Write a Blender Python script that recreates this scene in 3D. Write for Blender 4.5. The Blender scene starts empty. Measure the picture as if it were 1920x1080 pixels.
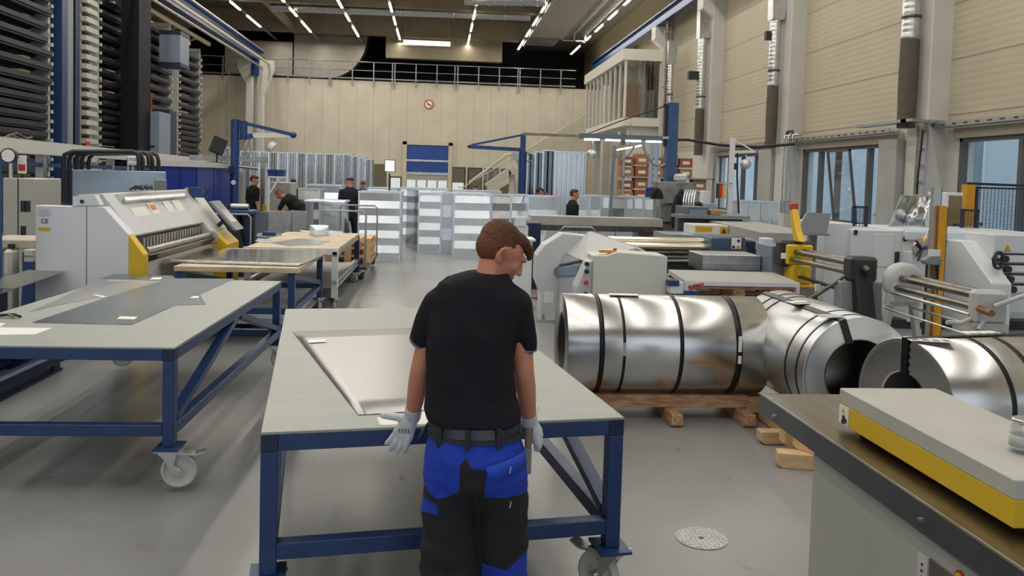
import bpy, bmesh, math, random
from mathutils import Vector, Matrix, Euler, noise
random.seed(7)
PI = math.pi
sc = bpy.context.scene
COL = sc.collection

# ------------------------------------------------------------------ camera
FPX, YAW, PIT, ROL, CY, H = 1547.5, .0897, .0499, .0290, 412.6, 1.85
Fw = Vector((math.sin(YAW)*math.cos(PIT), math.cos(YAW)*math.cos(PIT), -math.sin(PIT)))
R0 = Vector((math.cos(YAW), -math.sin(YAW), 0))
U0 = R0.cross(Fw)
Rt = R0*math.cos(ROL)+U0*math.sin(ROL)
Up = Rt.cross(Fw)
EYE = Vector((0, 0, H))
cd = bpy.data.cameras.new('camera')
cam = bpy.data.objects.new('camera', cd)
COL.objects.link(cam)
cam.matrix_world = Matrix(((Rt.x, Up.x, -Fw.x, 0), (Rt.y, Up.y, -Fw.y, 0), (Rt.z, Up.z, -Fw.z, H), (0, 0, 0, 1)))
cd.sensor_fit = 'HORIZONTAL'
cd.sensor_width = 36
cd.lens = 36*FPX/1920
cd.shift_y = -(540-CY)/1920
cd.clip_end = 300
cd.clip_start = .05
sc.camera = cam

def ray(px, py): return Fw+Rt*((px-960)/FPX)-Up*((py-CY)/FPX)
def hz(px, py, z=0.):
    d = ray(px, py); p = EYE+d*((z-H)/d.z); return p
def hy(px, py, Y):
    d = ray(px, py); return EYE+d*(Y/d.y)
def hx(px, py, X):
    d = ray(px, py); return EYE+d*(X/d.x)

# ------------------------------------------------------------------ world, lights, exposure
w = bpy.data.worlds.new('world'); sc.world = w; w.use_nodes = True
nt = w.node_tree; nt.nodes.clear()
wo = nt.nodes.new('ShaderNodeOutputWorld'); bg = nt.nodes.new('ShaderNodeBackground')
tc = nt.nodes.new('ShaderNodeTexCoord'); sx = nt.nodes.new('ShaderNodeSeparateXYZ'); cr = nt.nodes.new('ShaderNodeValToRGB')
nt.links.new(tc.outputs['Generated'], sx.inputs[0]); nt.links.new(sx.outputs['Z'], cr.inputs[0])
cr.color_ramp.elements[0].color = (.45, .50, .56, 1); cr.color_ramp.elements[0].position = .45
cr.color_ramp.elements[1].color = (.72, .85, 1, 1); cr.color_ramp.elements[1].position = .6
nt.links.new(cr.outputs[0], bg.inputs[0]); bg.inputs[1].default_value = 1.9
nt.links.new(bg.outputs[0], wo.inputs[0])
sc.view_settings.view_transform = 'Standard'
sc.view_settings.look = 'None'
sc.view_settings.gamma = 1
sc.view_settings.use_curve_mapping = False
sc.view_settings.exposure = 0.0
sc.cycles.max_bounces = 6
sc.cycles.diffuse_bounces = 3
sc.cycles.glossy_bounces = 4
sc.cycles.transparent_max_bounces = 8
sc.cycles.sample_clamp_indirect = 6
sc.cycles.use_denoising = True

def area(name, loc, rot, sx, sy, power, color, spread=PI):
    l = bpy.data.lights.new(name, 'AREA'); l.shape = 'RECTANGLE'; l.size = sx; l.size_y = sy
    l.energy = power; l.color = color; l.spread = spread
    o = bpy.data.objects.new(name, l); COL.objects.link(o); o.location = loc; o.rotation_euler = rot
    return o
# portals: they only steer the sky's light through the window bands and the added rear openings
for nm, loc, rot, sx_, sy_ in (('window_portal', (10.75, 12, 1.95), (0, PI/2, 0), 2.2, 40), ('rear_opening_portal', (-2, -8.2, 3.6), (-PI/2, 0, 0), 24, 7)):
    po = area(nm, loc, rot, sx_, sy_, 1, (1, 1, 1)); po.data.cycles.is_portal = True

# ------------------------------------------------------------------ materials
MATS = {}
def mat(name, col, rough=.5, metal=0., nz=0., ns=6., bump=0., bs=60., coat=0., emit=0., alpha=None, stretch=None, col2=None, edge=(.4, .6), spec=.5):
    if name in MATS: return MATS[name]
    m = bpy.data.materials.new(name); m.use_nodes = True; MATS[name] = m
    n = m.node_tree.nodes; l = m.node_tree.links; b = n['Principled BSDF']
    b.inputs['Base Color'].default_value = (*col, 1); b.inputs['Roughness'].default_value = rough
    b.inputs['Metallic'].default_value = metal; b.inputs['Coat Weight'].default_value = coat
    b.inputs['Specular IOR Level'].default_value = spec
    if emit: b.inputs['Emission Color'].default_value = (*col, 1); b.inputs['Emission Strength'].default_value = emit
    if alpha is not None: b.inputs['Alpha'].default_value = alpha
    if nz or bump:
        t = n.new('ShaderNodeTexCoord'); mp = n.new('ShaderNodeMapping'); l.new(t.outputs['Object'], mp.inputs[0])
        if stretch: mp.inputs['Scale'].default_value = stretch
    if nz:
        a = n.new('ShaderNodeTexNoise'); a.inputs['Scale'].default_value = ns; a.inputs['Detail'].default_value = 5
        l.new(mp.outputs[0], a.inputs['Vector'])
        r = n.new('ShaderNodeValToRGB'); l.new(a.outputs['Fac'], r.inputs[0])
        c2 = col2 or tuple(min(1, c*(1+nz)) for c in col)
        c1 = col if col2 else tuple(c*(1-nz) for c in col)
        r.color_ramp.elements[0].color = (*c1, 1); r.color_ramp.elements[1].color = (*c2, 1)
        r.color_ramp.elements[0].position = edge[0]-(0 if col2 else .1); r.color_ramp.elements[1].position = edge[1]+(0 if col2 else .1)
        l.new(r.outputs[0], b.inputs['Base Color'])
        rr = n.new('ShaderNodeMapRange'); rr.inputs['To Min'].default_value = rough*.85; rr.inputs['To Max'].default_value = min(1, rough*1.2)
        l.new(a.outputs['Fac'], rr.inputs[0]); l.new(rr.outputs[0], b.inputs['Roughness'])
    if bump:
        a2 = n.new('ShaderNodeTexNoise'); a2.inputs['Scale'].default_value = bs; a2.inputs['Detail'].default_value = 3
        l.new(mp.outputs[0], a2.inputs['Vector'])
        bp = n.new('ShaderNodeBump'); bp.inputs['Strength'].default_value = bump; bp.inputs['Distance'].default_value = .02
        l.new(a2.outputs['Fac'], bp.inputs['Height']); l.new(bp.outputs[0], b.inputs['Normal'])
    return m

def lines_mat(name, col, axis, period, width, dark, rough=.6, fine=0., off=0., nz=.05):
    """flat colour with joint lines repeating along one world axis, optional fine ribs between them"""
    m = mat(name, col, rough, 0, nz, 1.2)
    n = m.node_tree.nodes; l = m.node_tree.links; b = n['Principled BSDF']
    g = n.new('ShaderNodeNewGeometry'); s = n.new('ShaderNodeSeparateXYZ'); l.new(g.outputs['Position'], s.inputs[0])
    def frac(per, o=0.):
        a = n.new('ShaderNodeMath'); a.operation = 'ADD'; a.inputs[1].default_value = o; l.new(s.outputs[axis], a.inputs[0])
        d = n.new('ShaderNodeMath'); d.operation = 'DIVIDE'; d.inputs[1].default_value = per; l.new(a.outputs[0], d.inputs[0])
        f = n.new('ShaderNodeMath'); f.operation = 'FRACT'; l.new(d.outputs[0], f.inputs[0]); return f
    f = frac(period, off)
    lt = n.new('ShaderNodeMath'); lt.operation = 'LESS_THAN'; lt.inputs[1].default_value = width/period; l.new(f.outputs[0], lt.inputs[0])
    mx = n.new('ShaderNodeMix'); mx.data_type = 'RGBA'; mx.blend_type = 'MULTIPLY'
    src = b.inputs['Base Color'].links[0].from_socket
    l.new(lt.outputs[0], mx.inputs['Factor']); l.new(src, mx.inputs[6]); mx.inputs[7].default_value = (dark, dark, dark*.95, 1)
    l.new(mx.outputs[2], b.inputs['Base Color'])
    if fine:
        f2 = frac(fine)
        bp = n.new('ShaderNodeBump'); bp.inputs['Strength'].default_value = .5; bp.inputs['Distance'].default_value = .01
        pg = n.new('ShaderNodeMath'); pg.operation = 'PINGPONG'; pg.inputs[1].default_value = .5; l.new(f2.outputs[0], pg.inputs[0])
        l.new(pg.outputs[0], bp.inputs['Height']); l.new(bp.outputs[0], b.inputs['Normal'])
    return m

def two_tone(name, ca, cb, attr, soft=.002, rough=.8, bump=.3, bs=30, nz=0.):
    """colour chosen by a signed float stored on the mesh points"""
    m = mat(name, ca, rough, 0, nz, 8, bump, bs)
    n = m.node_tree.nodes; l = m.node_tree.links; b = n['Principled BSDF']
    a = n.new('ShaderNodeAttribute'); a.attribute_name = attr
    mr = n.new('ShaderNodeMapRange'); mr.inputs['From Min'].default_value = -soft; mr.inputs['From Max'].default_value = soft
    l.new(a.outputs['Fac'], mr.inputs[0])
    mx = n.new('ShaderNodeMix'); mx.data_type = 'RGBA'; l.new(mr.outputs[0], mx.inputs['Factor'])
    mx.inputs[6].default_value = (*ca, 1); mx.inputs[7].default_value = (*cb, 1)
    l.new(mx.outputs[2], b.inputs['Base Color'])
    return m

blue = mat('worn_blue_paint', (.012, .038, .125), .40, 0, .5, 9, .1, 40, col2=(.014, .048, .155))
def chip(m, c2, thr, ns, sc3=None):
    n = m.node_tree.nodes; l = m.node_tree.links; b = n['Principled BSDF']
    a = n.new('ShaderNodeTexNoise'); a.inputs['Scale'].default_value = ns; a.inputs['Detail'].default_value = 6; a.inputs['Roughness'].default_value = .7
    t = n.new('ShaderNodeTexCoord'); mp = n.new('ShaderNodeMapping'); l.new(t.outputs['Object'], mp.inputs[0]); l.new(mp.outputs[0], a.inputs['Vector'])
    if sc3: mp.inputs['Scale'].default_value = sc3
    r = n.new('ShaderNodeMapRange'); r.inputs['From Min'].default_value = thr; r.inputs['From Max'].default_value = thr+.04
    l.new(a.outputs['Fac'], r.inputs[0])
    mx = n.new('ShaderNodeMix'); mx.data_type = 'RGBA'; l.new(r.outputs[0], mx.inputs['Factor'])
    if b.inputs['Base Color'].links: l.new(b.inputs['Base Color'].links[0].from_socket, mx.inputs[6])
    else: mx.inputs[6].default_value = b.inputs['Base Color'].default_value
    mx.inputs[7].default_value = (*c2, 1); l.new(mx.outputs[2], b.inputs['Base Color'])
chip(blue, (.30, .36, .42), .69, 9)
blue2 = mat('blue_enamel', (.012, .05, .18), .35, 0, .15, 4)
bluedark = mat('navy_paint', (.008, .016, .06), .45, 0, .2, 5)
bluebright = mat('bright_blue_sheet', (.01, .035, .28), .4, 0, .15, 4)
topm = mat('grey_table_sheet', (.31, .335, .31), .42, 0, .08, 3, .03, 30, stretch=(1, 3, 1))
chip(topm, (.26, .25, .22), .70, 5)
zinc = mat('galvanised_steel', (.60, .62, .63), .26, 1, .10, 5, .04, 5)
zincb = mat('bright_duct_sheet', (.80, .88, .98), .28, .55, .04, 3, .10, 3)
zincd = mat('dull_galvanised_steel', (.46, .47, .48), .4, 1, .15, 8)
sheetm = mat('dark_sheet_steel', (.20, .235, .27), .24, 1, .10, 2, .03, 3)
sheetl = mat('pale_sheet_steel', (.37, .37, .365), .30, 1, .08, 2, .12, 1.6, stretch=(1, .35, 1))
steel = mat('bare_steel', (.42, .40, .37), .32, 1, .25, 7, .05, 30)
steeld = mat('dark_oiled_steel', (.13, .12, .11), .4, 1, .3, 9)
iron = mat('black_iron', (.02, .022, .026), .5, 0, .3, 6)
rubber = mat('grey_rubber', (.08, .075, .07), .7, 0, .2, 12)
wheelm = mat('pale_nylon_wheel', (.58, .57, .54), .45, 0, .08, 8)
white = mat('white_machine_paint', (.70, .72, .76), .4, 0, .03, 2)
whiteg = mat('light_grey_machine_paint', (.52, .55, .57), .42, 0, .05, 3)
cream = mat('cream_machine_paint', (.60, .60, .56), .45, 0, .04, 2)
greyc = mat('grey_cabinet_paint', (.38, .39, .36), .45, 0, .06, 2, .03, 40)
greyd = mat('mid_grey_paint', (.19, .21, .22), .45, 0, .1, 3)
yellow = mat('machine_yellow', (.68, .45, .015), .42, 0, .06, 4)
orange = mat('orange_yellow_paint', (.62, .30, .01), .4, 0, .1, 6)
red = mat('signal_red', (.50, .04, .02), .4)
woodp = mat('pale_softwood', (.60, .39, .20), .7, 0, .2, 5, .1, 30, stretch=(1, 8, 8), col2=(.70, .47, .26))
woodr = mat('reddish_sawn_timber', (.42, .22, .12), .75, 0, .3, 5, .2, 30, stretch=(1.5, 8, 8), col2=(.62, .38, .22))
woodt = mat('plywood_board', (.55, .45, .31), .6, 0, .2, 5)
brown = mat('brown_fabric_hose', (.10, .085, .065), .85, 0, .15, 5, .3, 20)
paper = mat('white_paper', (.80, .80, .76), .7)
label_m = mat('label_print_black', (.02, .02, .02), .6)
colw = mat('white_concrete_column', (.56, .55, .51), .55, 0, .06, 1.5)
colg = mat('grey_concrete_casing', (.36, .37, .36), .6, 0, .08, 2)
framem = mat('dark_window_frame', (.10, .10, .10), .45)
railm = mat('grey_steel_rail', (.26, .27, .28), .4, .6, .1, 6)
blackm = mat('black_cable_sheath', (.012, .012, .014), .45)
cardb = mat('cardboard', (.36, .20, .10), .8, 0, .1, 5)
cardr = mat('red_brown_carton', (.33, .10, .06), .75, 0, .1, 5)
chrome = mat('chrome', (.8, .8, .82), .12, 1)
silver = mat('brushed_aluminium', (.62, .63, .62), .35, 1, .1, 10, stretch=(1, 1, 12))
lampm = mat('warm_tube_glow', (1, .88, .66), .5, emit=9)
lampw = mat('white_tube_glow', (.9, .95, 1), .5, emit=4)
skylit = mat('skylight_glow', (1, .98, .92), .5, emit=1.6)
plastb = mat('pale_blue_plastic', (.33, .43, .56), .3, 0, .1, 3)
strapm = mat('black_steel_strap', (.025, .027, .03), .35, .7)
wallm = lines_mat('cream_wall_panels', (.56, .515, .41), 'X', 1.06, .035, .72, .6, nz=.07)
sidem = lines_mat('beige_wall_siding', (.48, .435, .32), 'Z', 1.13, .035, .62, .55, fine=.14, nz=.05)
uppm = lines_mat('upper_wall_panels', (.55, .47, .32), 'Y', 3.4, .04, .7, .6)
deckm = lines_mat('dark_roof_deck', (.13, .115, .085), 'Y', .5, .12, .45, .7)
deckl = lines_mat('ribbed_roof_panel', (.38, .36, .32), 'Y', .42, .06, .55, .5)
beamm = mat('roof_beam_concrete', (.24, .20, .135), .7, 0, .1, 1.5)
darkm = mat('unlit_void_black', (.018, .017, .020), .8, 0, .1, 2)  # darkness of the void beyond the catwalk put into the colour
facm = mat('pale_blue_outside_cladding', (.60, .72, .80), .6, 0, .03, .8)
facw = mat('white_outside_frame', (.8, .84, .86), .5)

def glass_mat():
    m = bpy.data.materials.new('clear_window_glass'); m.use_nodes = True
    n = m.node_tree.nodes; l = m.node_tree.links; n.clear()
    o = n.new('ShaderNodeOutputMaterial'); t = n.new('ShaderNodeBsdfTransparent'); g = n.new('ShaderNodeBsdfGlossy'); mx = n.new('ShaderNodeMixShader')
    t.inputs[0].default_value = (.94, .96, .97, 1); g.inputs['Roughness'].default_value = .02; mx.inputs[0].default_value = .10
    l.new(t.outputs[0], mx.inputs[1]); l.new(g.outputs[0], mx.inputs[2]); l.new(mx.outputs[0], o.inputs[0]); return m
glass = glass_mat()
jarglass = glass_mat(); jarglass.name = 'jar_glass'

def floor_mat():
    m = bpy.data.materials.new('polished_concrete'); m.use_nodes = True
    n = m.node_tree.nodes; l = m.node_tree.links; b = n['Principled BSDF']
    g = n.new('ShaderNodeNewGeometry')
    a = n.new('ShaderNodeTexNoise'); a.inputs['Scale'].default_value = .55; a.inputs['Detail'].default_value = 8; a.inputs['Roughness'].default_value = .6
    a2 = n.new('ShaderNodeTexNoise'); a2.inputs['Scale'].default_value = 3.5; a2.inputs['Detail'].default_value = 6; a2.inputs['Distortion'].default_value = .4
    l.new(g.outputs['Position'], a.inputs['Vector']); l.new(g.outputs['Position'], a2.inputs['Vector'])
    r = n.new('ShaderNodeValToRGB'); l.new(a.outputs['Fac'], r.inputs[0])
    r.color_ramp.elements[0].position = .25; r.color_ramp.elements[0].color = (.222, .224, .222, 1)
    r.color_ramp.elements[1].position = .68; r.color_ramp.elements[1].color = (.300, .307, .307, 1)
    r2 = n.new('ShaderNodeValToRGB'); l.new(a2.outputs['Fac'], r2.inputs[0])
    r2.color_ramp.elements[0].position = .3; r2.color_ramp.elements[0].color = (.93, .92, .90, 1)
    r2.color_ramp.elements[1].position = .55; r2.color_ramp.elements[1].color = (1, 1, 1, 1)
    mx = n.new('ShaderNodeMix'); mx.data_type = 'RGBA'; mx.blend_type = 'MULTIPLY'; mx.inputs['Factor'].default_value = 1
    l.new(r.outputs[0], mx.inputs[6]); l.new(r2.outputs[0], mx.inputs[7]); l.new(mx.outputs[2], b.inputs['Base Color'])
    mr = n.new('ShaderNodeMapRange'); mr.inputs['To Min'].default_value = .22; mr.inputs['To Max'].default_value = .40
    l.new(a2.outputs['Fac'], mr.inputs[0]); l.new(mr.outputs[0], b.inputs['Roughness'])
    b.inputs['Coat Weight'].default_value = .12; b.inputs['Coat Roughness'].default_value = .2
    bp = n.new('ShaderNodeBump'); bp.inputs['Strength'].default_value = .12; bp.inputs['Distance'].default_value = .01
    l.new(a2.outputs['Fac'], bp.inputs['Height']); l.new(bp.outputs[0], b.inputs['Normal']); return m
floorm = floor_mat()

# ------------------------------------------------------------------ mesh building
class MB:
    def __init__(s): s.v = []; s.f = []; s.sm = []; s.mi = []; s.cur = 0
    def add(s, vs, fs, smooth=False):
        k = len(s.v); s.v += [tuple(v) for v in vs]; s.f += [tuple(i+k for i in f) for f in fs]; s.sm += [smooth]*len(fs); s.mi += [s.cur]*len(fs); return s
    def m(s, i): s.cur = i; return s
    def box(s, x0, x1, y0, y1, z0, z1, M=None):
        x0, x1 = sorted((x0, x1)); y0, y1 = sorted((y0, y1)); z0, z1 = sorted((z0, z1))
        vs = [Vector((x, y, z)) for z in (z0, z1) for y in (y0, y1) for x in (x0, x1)]
        if M: vs = [M @ v for v in vs]
        return s.add(vs, [(0, 2, 3, 1), (4, 5, 7, 6), (0, 1, 5, 4), (2, 6, 7, 3), (0, 4, 6, 2), (1, 3, 7, 5)])
    def cbox(s, c, d, M=None):
        return s.box(c[0]-d[0]/2, c[0]+d[0]/2, c[1]-d[1]/2, c[1]+d[1]/2, c[2]-d[2]/2, c[2]+d[2]/2, M)
    def bar(s, p, q, w, h, up=(0, 0, 1)):
        p = Vector(p); q = Vector(q); d = (q-p); L = d.length; d.normalize(); up = Vector(up)
        if abs(d.dot(up)) > .99: up = Vector((0, 1, 0))
        x = d.cross(up).normalized(); u = x.cross(d)
        vs = [p+d*t*L+x*a*w/2+u*b*h/2 for b in (-1, 1) for t in (0, 1) for a in (-1, 1)]
        return s.add(vs, [(0, 2, 3, 1), (4, 5, 7, 6), (0, 1, 5, 4), (2, 6, 7, 3), (0, 4, 6, 2), (1, 3, 7, 5)])
    def rings(s, rs, closed=False, cap=True, smooth=True):
        n = len(rs[0]); vs = [p for r in rs for p in r]; fs = []
        m = len(rs)
        for i in range(m if closed else m-1):
            a = i*n; b = ((i+1) % m)*n
            for j in range(n): fs.append((a+j, a+(j+1) % n, b+(j+1) % n, b+j))
        s.add(vs, fs, smooth)
        if cap and not closed:
            s.add(rs[0], [tuple(range(n-1, -1, -1))]); s.add(rs[-1], [tuple(range(n))])
        return s
    def cyl(s, p, q, r, r2=None, n=20, cap=True):
        p = Vector(p); q = Vector(q); r2 = r if r2 is None else r2; d = (q-p).normalized()
        x = d.orthogonal().normalized(); y = d.cross(x)
        c = [(math.cos(2*PI*i/n), math.sin(2*PI*i/n)) for i in range(n)]
        return s.rings([[p+(x*a+y*b)*r for a, b in c], [q+(x*a+y*b)*r2 for a, b in c]], cap=cap)
    def tube(s, path, r, n=8, closed=False):
        P = [Vector(p) for p in path]; rs = []; m = len(P); x = None
        for i in range(m):
            if closed: d = P[(i+1) % m]-P[i-1]
            else: d = P[min(i+1, m-1)]-P[max(i-1, 0)]
            d.normalize()
            if x is None: x = d.orthogonal().normalized()
            x = (x-d*x.dot(d)); x = x.normalized() if x.length > 1e-5 else d.orthogonal().normalized()
            y = d.cross(x); rr = r[i] if isinstance(r, (list, tuple)) else r
            rs.append([P[i]+(x*math.cos(2*PI*k/n)+y*math.sin(2*PI*k/n))*rr for k in range(n)])
        return s.rings(rs, closed)
    def lathe(s, prof, c=(0, 0, 0), axis=(0, 0, 1), n=32, smooth=True, closed=False):
        c = Vector(c); a = Vector(axis).normalized(); x = a.orthogonal().normalized(); y = a.cross(x)
        rs = [[c+a*h+(x*math.cos(2*PI*k/n)+y*math.sin(2*PI*k/n))*r for k in range(n)] for r, h in prof]
        return s.rings(rs, closed=closed, cap=not closed, smooth=smooth)
    def prism(s, poly, axis, a, b, smooth=False):
        """poly: 2d points; axis 'x': (y,z), 'y': (x,z), 'z': (x,y)"""
        def P(u, v, t): return {'x': (t, u, v), 'y': (u, t, v), 'z': (u, v, t)}[axis]
        n = len(poly)
        vs = [P(u, v, a) for u, v in poly]+[P(u, v, b) for u, v in poly]
        fs = [tuple(range(n-1, -1, -1)), tuple(range(n, 2*n))]+[(i, (i+1) % n, n+(i+1) % n, n+i) for i in range(n)]
        return s.add(vs, fs, smooth)
    def sphere(s, c, r, n=12):
        c = Vector(c); rx, ry, rz = (r, r, r) if not isinstance(r, (tuple, list)) else r
        m = n//2; rs = []
        for i in range(1, m):
            t = PI*i/m
            rs.append([c+Vector((rx*math.sin(t)*math.cos(2*PI*k/n), ry*math.sin(t)*math.sin(2*PI*k/n), -rz*math.cos(t))) for k in range(n)])
        s.rings(rs, cap=False)
        s.add(rs[0]+[c-Vector((0, 0, rz))], [((k+1) % n, k, n) for k in range(n)], True)
        s.add(rs[-1]+[c+Vector((0, 0, rz))], [(k, (k+1) % n, n) for k in range(n)], True)
        return s
    def obj(s, name, mats, parent=None, bevel=0., loc=None, fix=True):
        me = bpy.data.meshes.new(name)
        vs = s.v
        if loc is not None:
            L = Vector(loc); vs = [tuple(Vector(v)-L) for v in vs]
        me.from_pydata(vs, [], s.f)
        for mm in (mats if isinstance(mats, (list, tuple)) else [mats]): me.materials.append(mm)
        me.polygons.foreach_set('use_smooth', s.sm); me.polygons.foreach_set('material_index', s.mi)
        if fix:
            b = bmesh.new(); b.from_mesh(me); bmesh.ops.recalc_face_normals(b, faces=b.faces); b.to_mesh(me); b.free()
        me.update()
        o = bpy.data.objects.new(name, me); COL.objects.link(o)
        if loc is not None: o.location = loc
        if parent is not None: o.parent = parent
        if bevel:
            bv = o.modifiers.new('bevel', 'BEVEL'); bv.width = bevel; bv.segments = 1; bv.limit_method = 'ANGLE'; bv.angle_limit = .6
        return o

def objs(m_, name, mt, parent=None, bevel=0.):
    """one object per 8-cornered bar of the builder"""
    out = []
    for i in range(0, len(m_.v), 8):
        k = MB(); k.add(m_.v[i:i+8], [(0, 2, 3, 1), (4, 5, 7, 6), (0, 1, 5, 4), (2, 6, 7, 3), (0, 4, 6, 2), (1, 3, 7, 5)]); out.append(k.obj(name, mt, parent, bevel))
    return out
def tag(o, label, cat, group=None):
    o['label'] = label; o['category'] = cat
    if group: o['group'] = group
    return o
def T(name, label, cat, loc=(0, 0, 0), rz=0., group=None):
    o = bpy.data.objects.new(name, None); COL.objects.link(o); o.location = loc; o.rotation_euler = (0, 0, rz)
    o.empty_display_size = .1
    return tag(o, label, cat, group)
def struct(o): o['kind'] = 'structure'; return o
def kids(o): return [c for c in bpy.data.objects if c.parent == o]
def dup(o, loc=None, rz=None, label=None, group=None, parent=None):
    c = o.copy(); COL.objects.link(c); c.parent = parent
    if loc is not None: c.location = loc
    if rz is not None: c.rotation_euler = (0, 0, rz)
    if label: c['label'] = label
    if group: c['group'] = group
    for k in kids(o): dup(k, parent=c)
    return c
def plab(o, label): o['label'] = label; return o
def text(name, s, size, mt, parent, loc, rot, depth=.001, align='CENTER'):
    cu = bpy.data.curves.new(name, 'FONT'); cu.body = s; cu.size = size; cu.extrude = depth; cu.align_x = align; cu.align_y = 'CENTER'
    t = bpy.data.objects.new(name+'_tmp', cu); COL.objects.link(t)
    dg = bpy.context.evaluated_depsgraph_get(); dg.update()
    me = bpy.data.meshes.new_from_object(t.evaluated_get(dg)); bpy.data.objects.remove(t); me.name = name
    me.materials.clear(); me.materials.append(mt)
    o = bpy.data.objects.new(name, me); COL.objects.link(o); o.parent = parent; o.location = loc; o.rotation_euler = rot
    return o

# ================================================================== THE HALL
XR, YB = 10.4, 53.0
WZ0, WZ1 = .94, 2.92            # window sill and head
struct(MB().box(-18, XR+.3, -8, YB+8, -.2, 0).obj('floor', floorm))
# outside yard and the neighbouring building seen through the windows
struct(MB().box(XR+.35, 60, -25, 90, -.25, -.05).obj('ground_outside', mat('yard_asphalt', (.30, .31, .31), .8, 0, .1, 2)))
nb = T('neighbouring_building', 'pale blue flat building seen outside through the right-hand windows', 'building', (24, 20, 0))
MB().box(0, 6, -30, 50, -.05, 9).obj('facade', facm, nb)
for (ya, yb, za, zb) in ((14.5, 23.5, .4, 4.3), (33, 37, .2, 3.4), (2, 8, .3, 2.4)):
    wq = MB()
    for a, b_, c, d in ((ya, yb, za, za+.12), (ya, yb, zb-.12, zb), (ya, ya+.12, za, zb), (yb-.12, yb, za, zb)): wq.box(-.06, .0, a, b_, c, d)
    n_ = max(2, int((yb-ya)/2))
    for k in range(1, n_): wq.box(-.05, 0, ya+(yb-ya)*k/n_-.04, ya+(yb-ya)*k/n_+.04, za, zb)
    wf = wq.obj('window_frame', facw, nb)
    MB().box(-.02, 0, ya+.1, yb-.1, za+.1, zb-.1).obj('pane', mat('outside_pane', (.22, .33, .42), .15), wf)

# back wall, its inner part ends under the catwalk
ZB = 7.75
bw = MB().box(-18, XR+.3, YB, YB+.3, 0, ZB); struct(bw.obj('wall_back', wallm))
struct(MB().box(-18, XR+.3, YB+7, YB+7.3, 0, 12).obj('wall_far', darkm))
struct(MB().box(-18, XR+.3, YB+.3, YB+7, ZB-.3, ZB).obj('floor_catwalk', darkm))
lw = struct(MB().box(-18, -17.7, -8, YB+8, 0, 12).obj('wall_left', lines_mat('left_wall_cladding', (.50, .42, .27), 'Z', 1.1, .03, .7, .6)))
# ---- rear wall (behind the camera); two openings added to let in light and shape reflections
struct(MB().box(-18, -14, -8.3, -8, 0, 12).box(10, XR+.3, -8.3, -8, 0, 12).box(-14, 10, -8.3, -8, 7.2, 12).box(-3.2, -1.2, -8.3, -8, 0, 7.2).obj('wall_rear', uppm))

# ---- right wall
wins = [(-4.5, 1.7), (2.4, 8.6), (9.6, 15.75), (17.85, 22.9), (25.2, 30.2)]  # first two bays are out of view, added for their daylight
rw = MB().box(XR, XR+.3, -8, YB+8, 0, WZ0)
struct(rw.obj('wall_right_lower', colw))
q = MB(); ys = [-8]+[v for a in wins for v in a]+[YB+8]
for i in range(0, len(ys), 2): q.box(XR, XR+.3, ys[i], ys[i+1], WZ0, WZ1)
struct(q.box(XR, XR+.3, -8, YB+8, WZ1, 3.2).obj('wall_right_piers', colw))
struct(MB().box(XR, XR+.3, -8, YB+8, 3.2, 8.9).obj('wall_right', sidem))
struct(MB().box(XR-.05, XR+.3, -8, YB+8, 8.9, 12).obj('wall_right_upper', uppm))
mull = [[-2.5, 0], [4, 6.2], [12.2, 14.0], [hx(1679, 300, XR).y, hx(1628, 300, XR).y, hx(1569, 300, XR).y, hx(1537, 300, XR).y], [hx(1417, 300, XR).y, hx(1392, 300, XR).y, hx(1367, 300, XR).y]]
for i, (a, b_) in enumerate(wins):
    t = bpy.data.objects.new('window_%d' % (i+1), None); COL.objects.link(t); struct(t); t.location = (XR, a, 0)
    f = MB(); L = b_-a
    f.box(-.02, .12, 0, L, WZ0, WZ0+.07).box(-.02, .12, 0, L, WZ1-.08, WZ1).box(-.02, .12, 0, .08, WZ0, WZ1).box(-.02, .12, L-.08, L, WZ0, WZ1)
    f.obj('window_frame', framem, t)
    for y in mull[i]: MB().box(-.02, .12, y-a-.05, y-a+.05, WZ0+.07, WZ1-.08).obj('mullion', framem, t)
    MB().box(.05, .06, .08, L-.08, WZ0+.07, WZ1-.08).obj('pane', glass, t)
    MB().box(-.12, .02, -.05, L+.05, WZ0-.05, WZ0).obj('window_sill', colw, t)
    MB().box(-.10, .02, -.1, L+.1, WZ1, WZ1+.20).obj('roller_blind_box', mat('beige_blind_box', (.42, .38, .30), .6), t)
# tilted-open sash in the fourth window
ya, yb = hx(1617, 300, XR).y, hx(1573, 300, XR).y
t = bpy.data.objects.new('tilted_sash', None); COL.objects.link(t); t.parent = bpy.data.objects['window_4']; t.location = (-.05, ya-wins[3][0], WZ0+.05); t.rotation_euler = (0, -.14, 0)
s_ = MB(); L = yb-ya; Hh = WZ1-WZ0-.12
s_.box(-.05, 0, 0, L, 0, .06).box(-.05, 0, 0, L, Hh-.06, Hh).box(-.05, 0, 0, .06, 0, Hh).box(-.05, 0, L-.06, L, 0, Hh).obj('sash_frame', framem, t)
MB().box(-.03, -.02, .06, L-.06, .06, Hh-.06).obj('sash_pane', glass, t)
MB().tube([(-.05, .04, .9), (-.11, .04, .9), (-.11, .04, .75)], .012).obj('window_handle', chrome, t)

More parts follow.
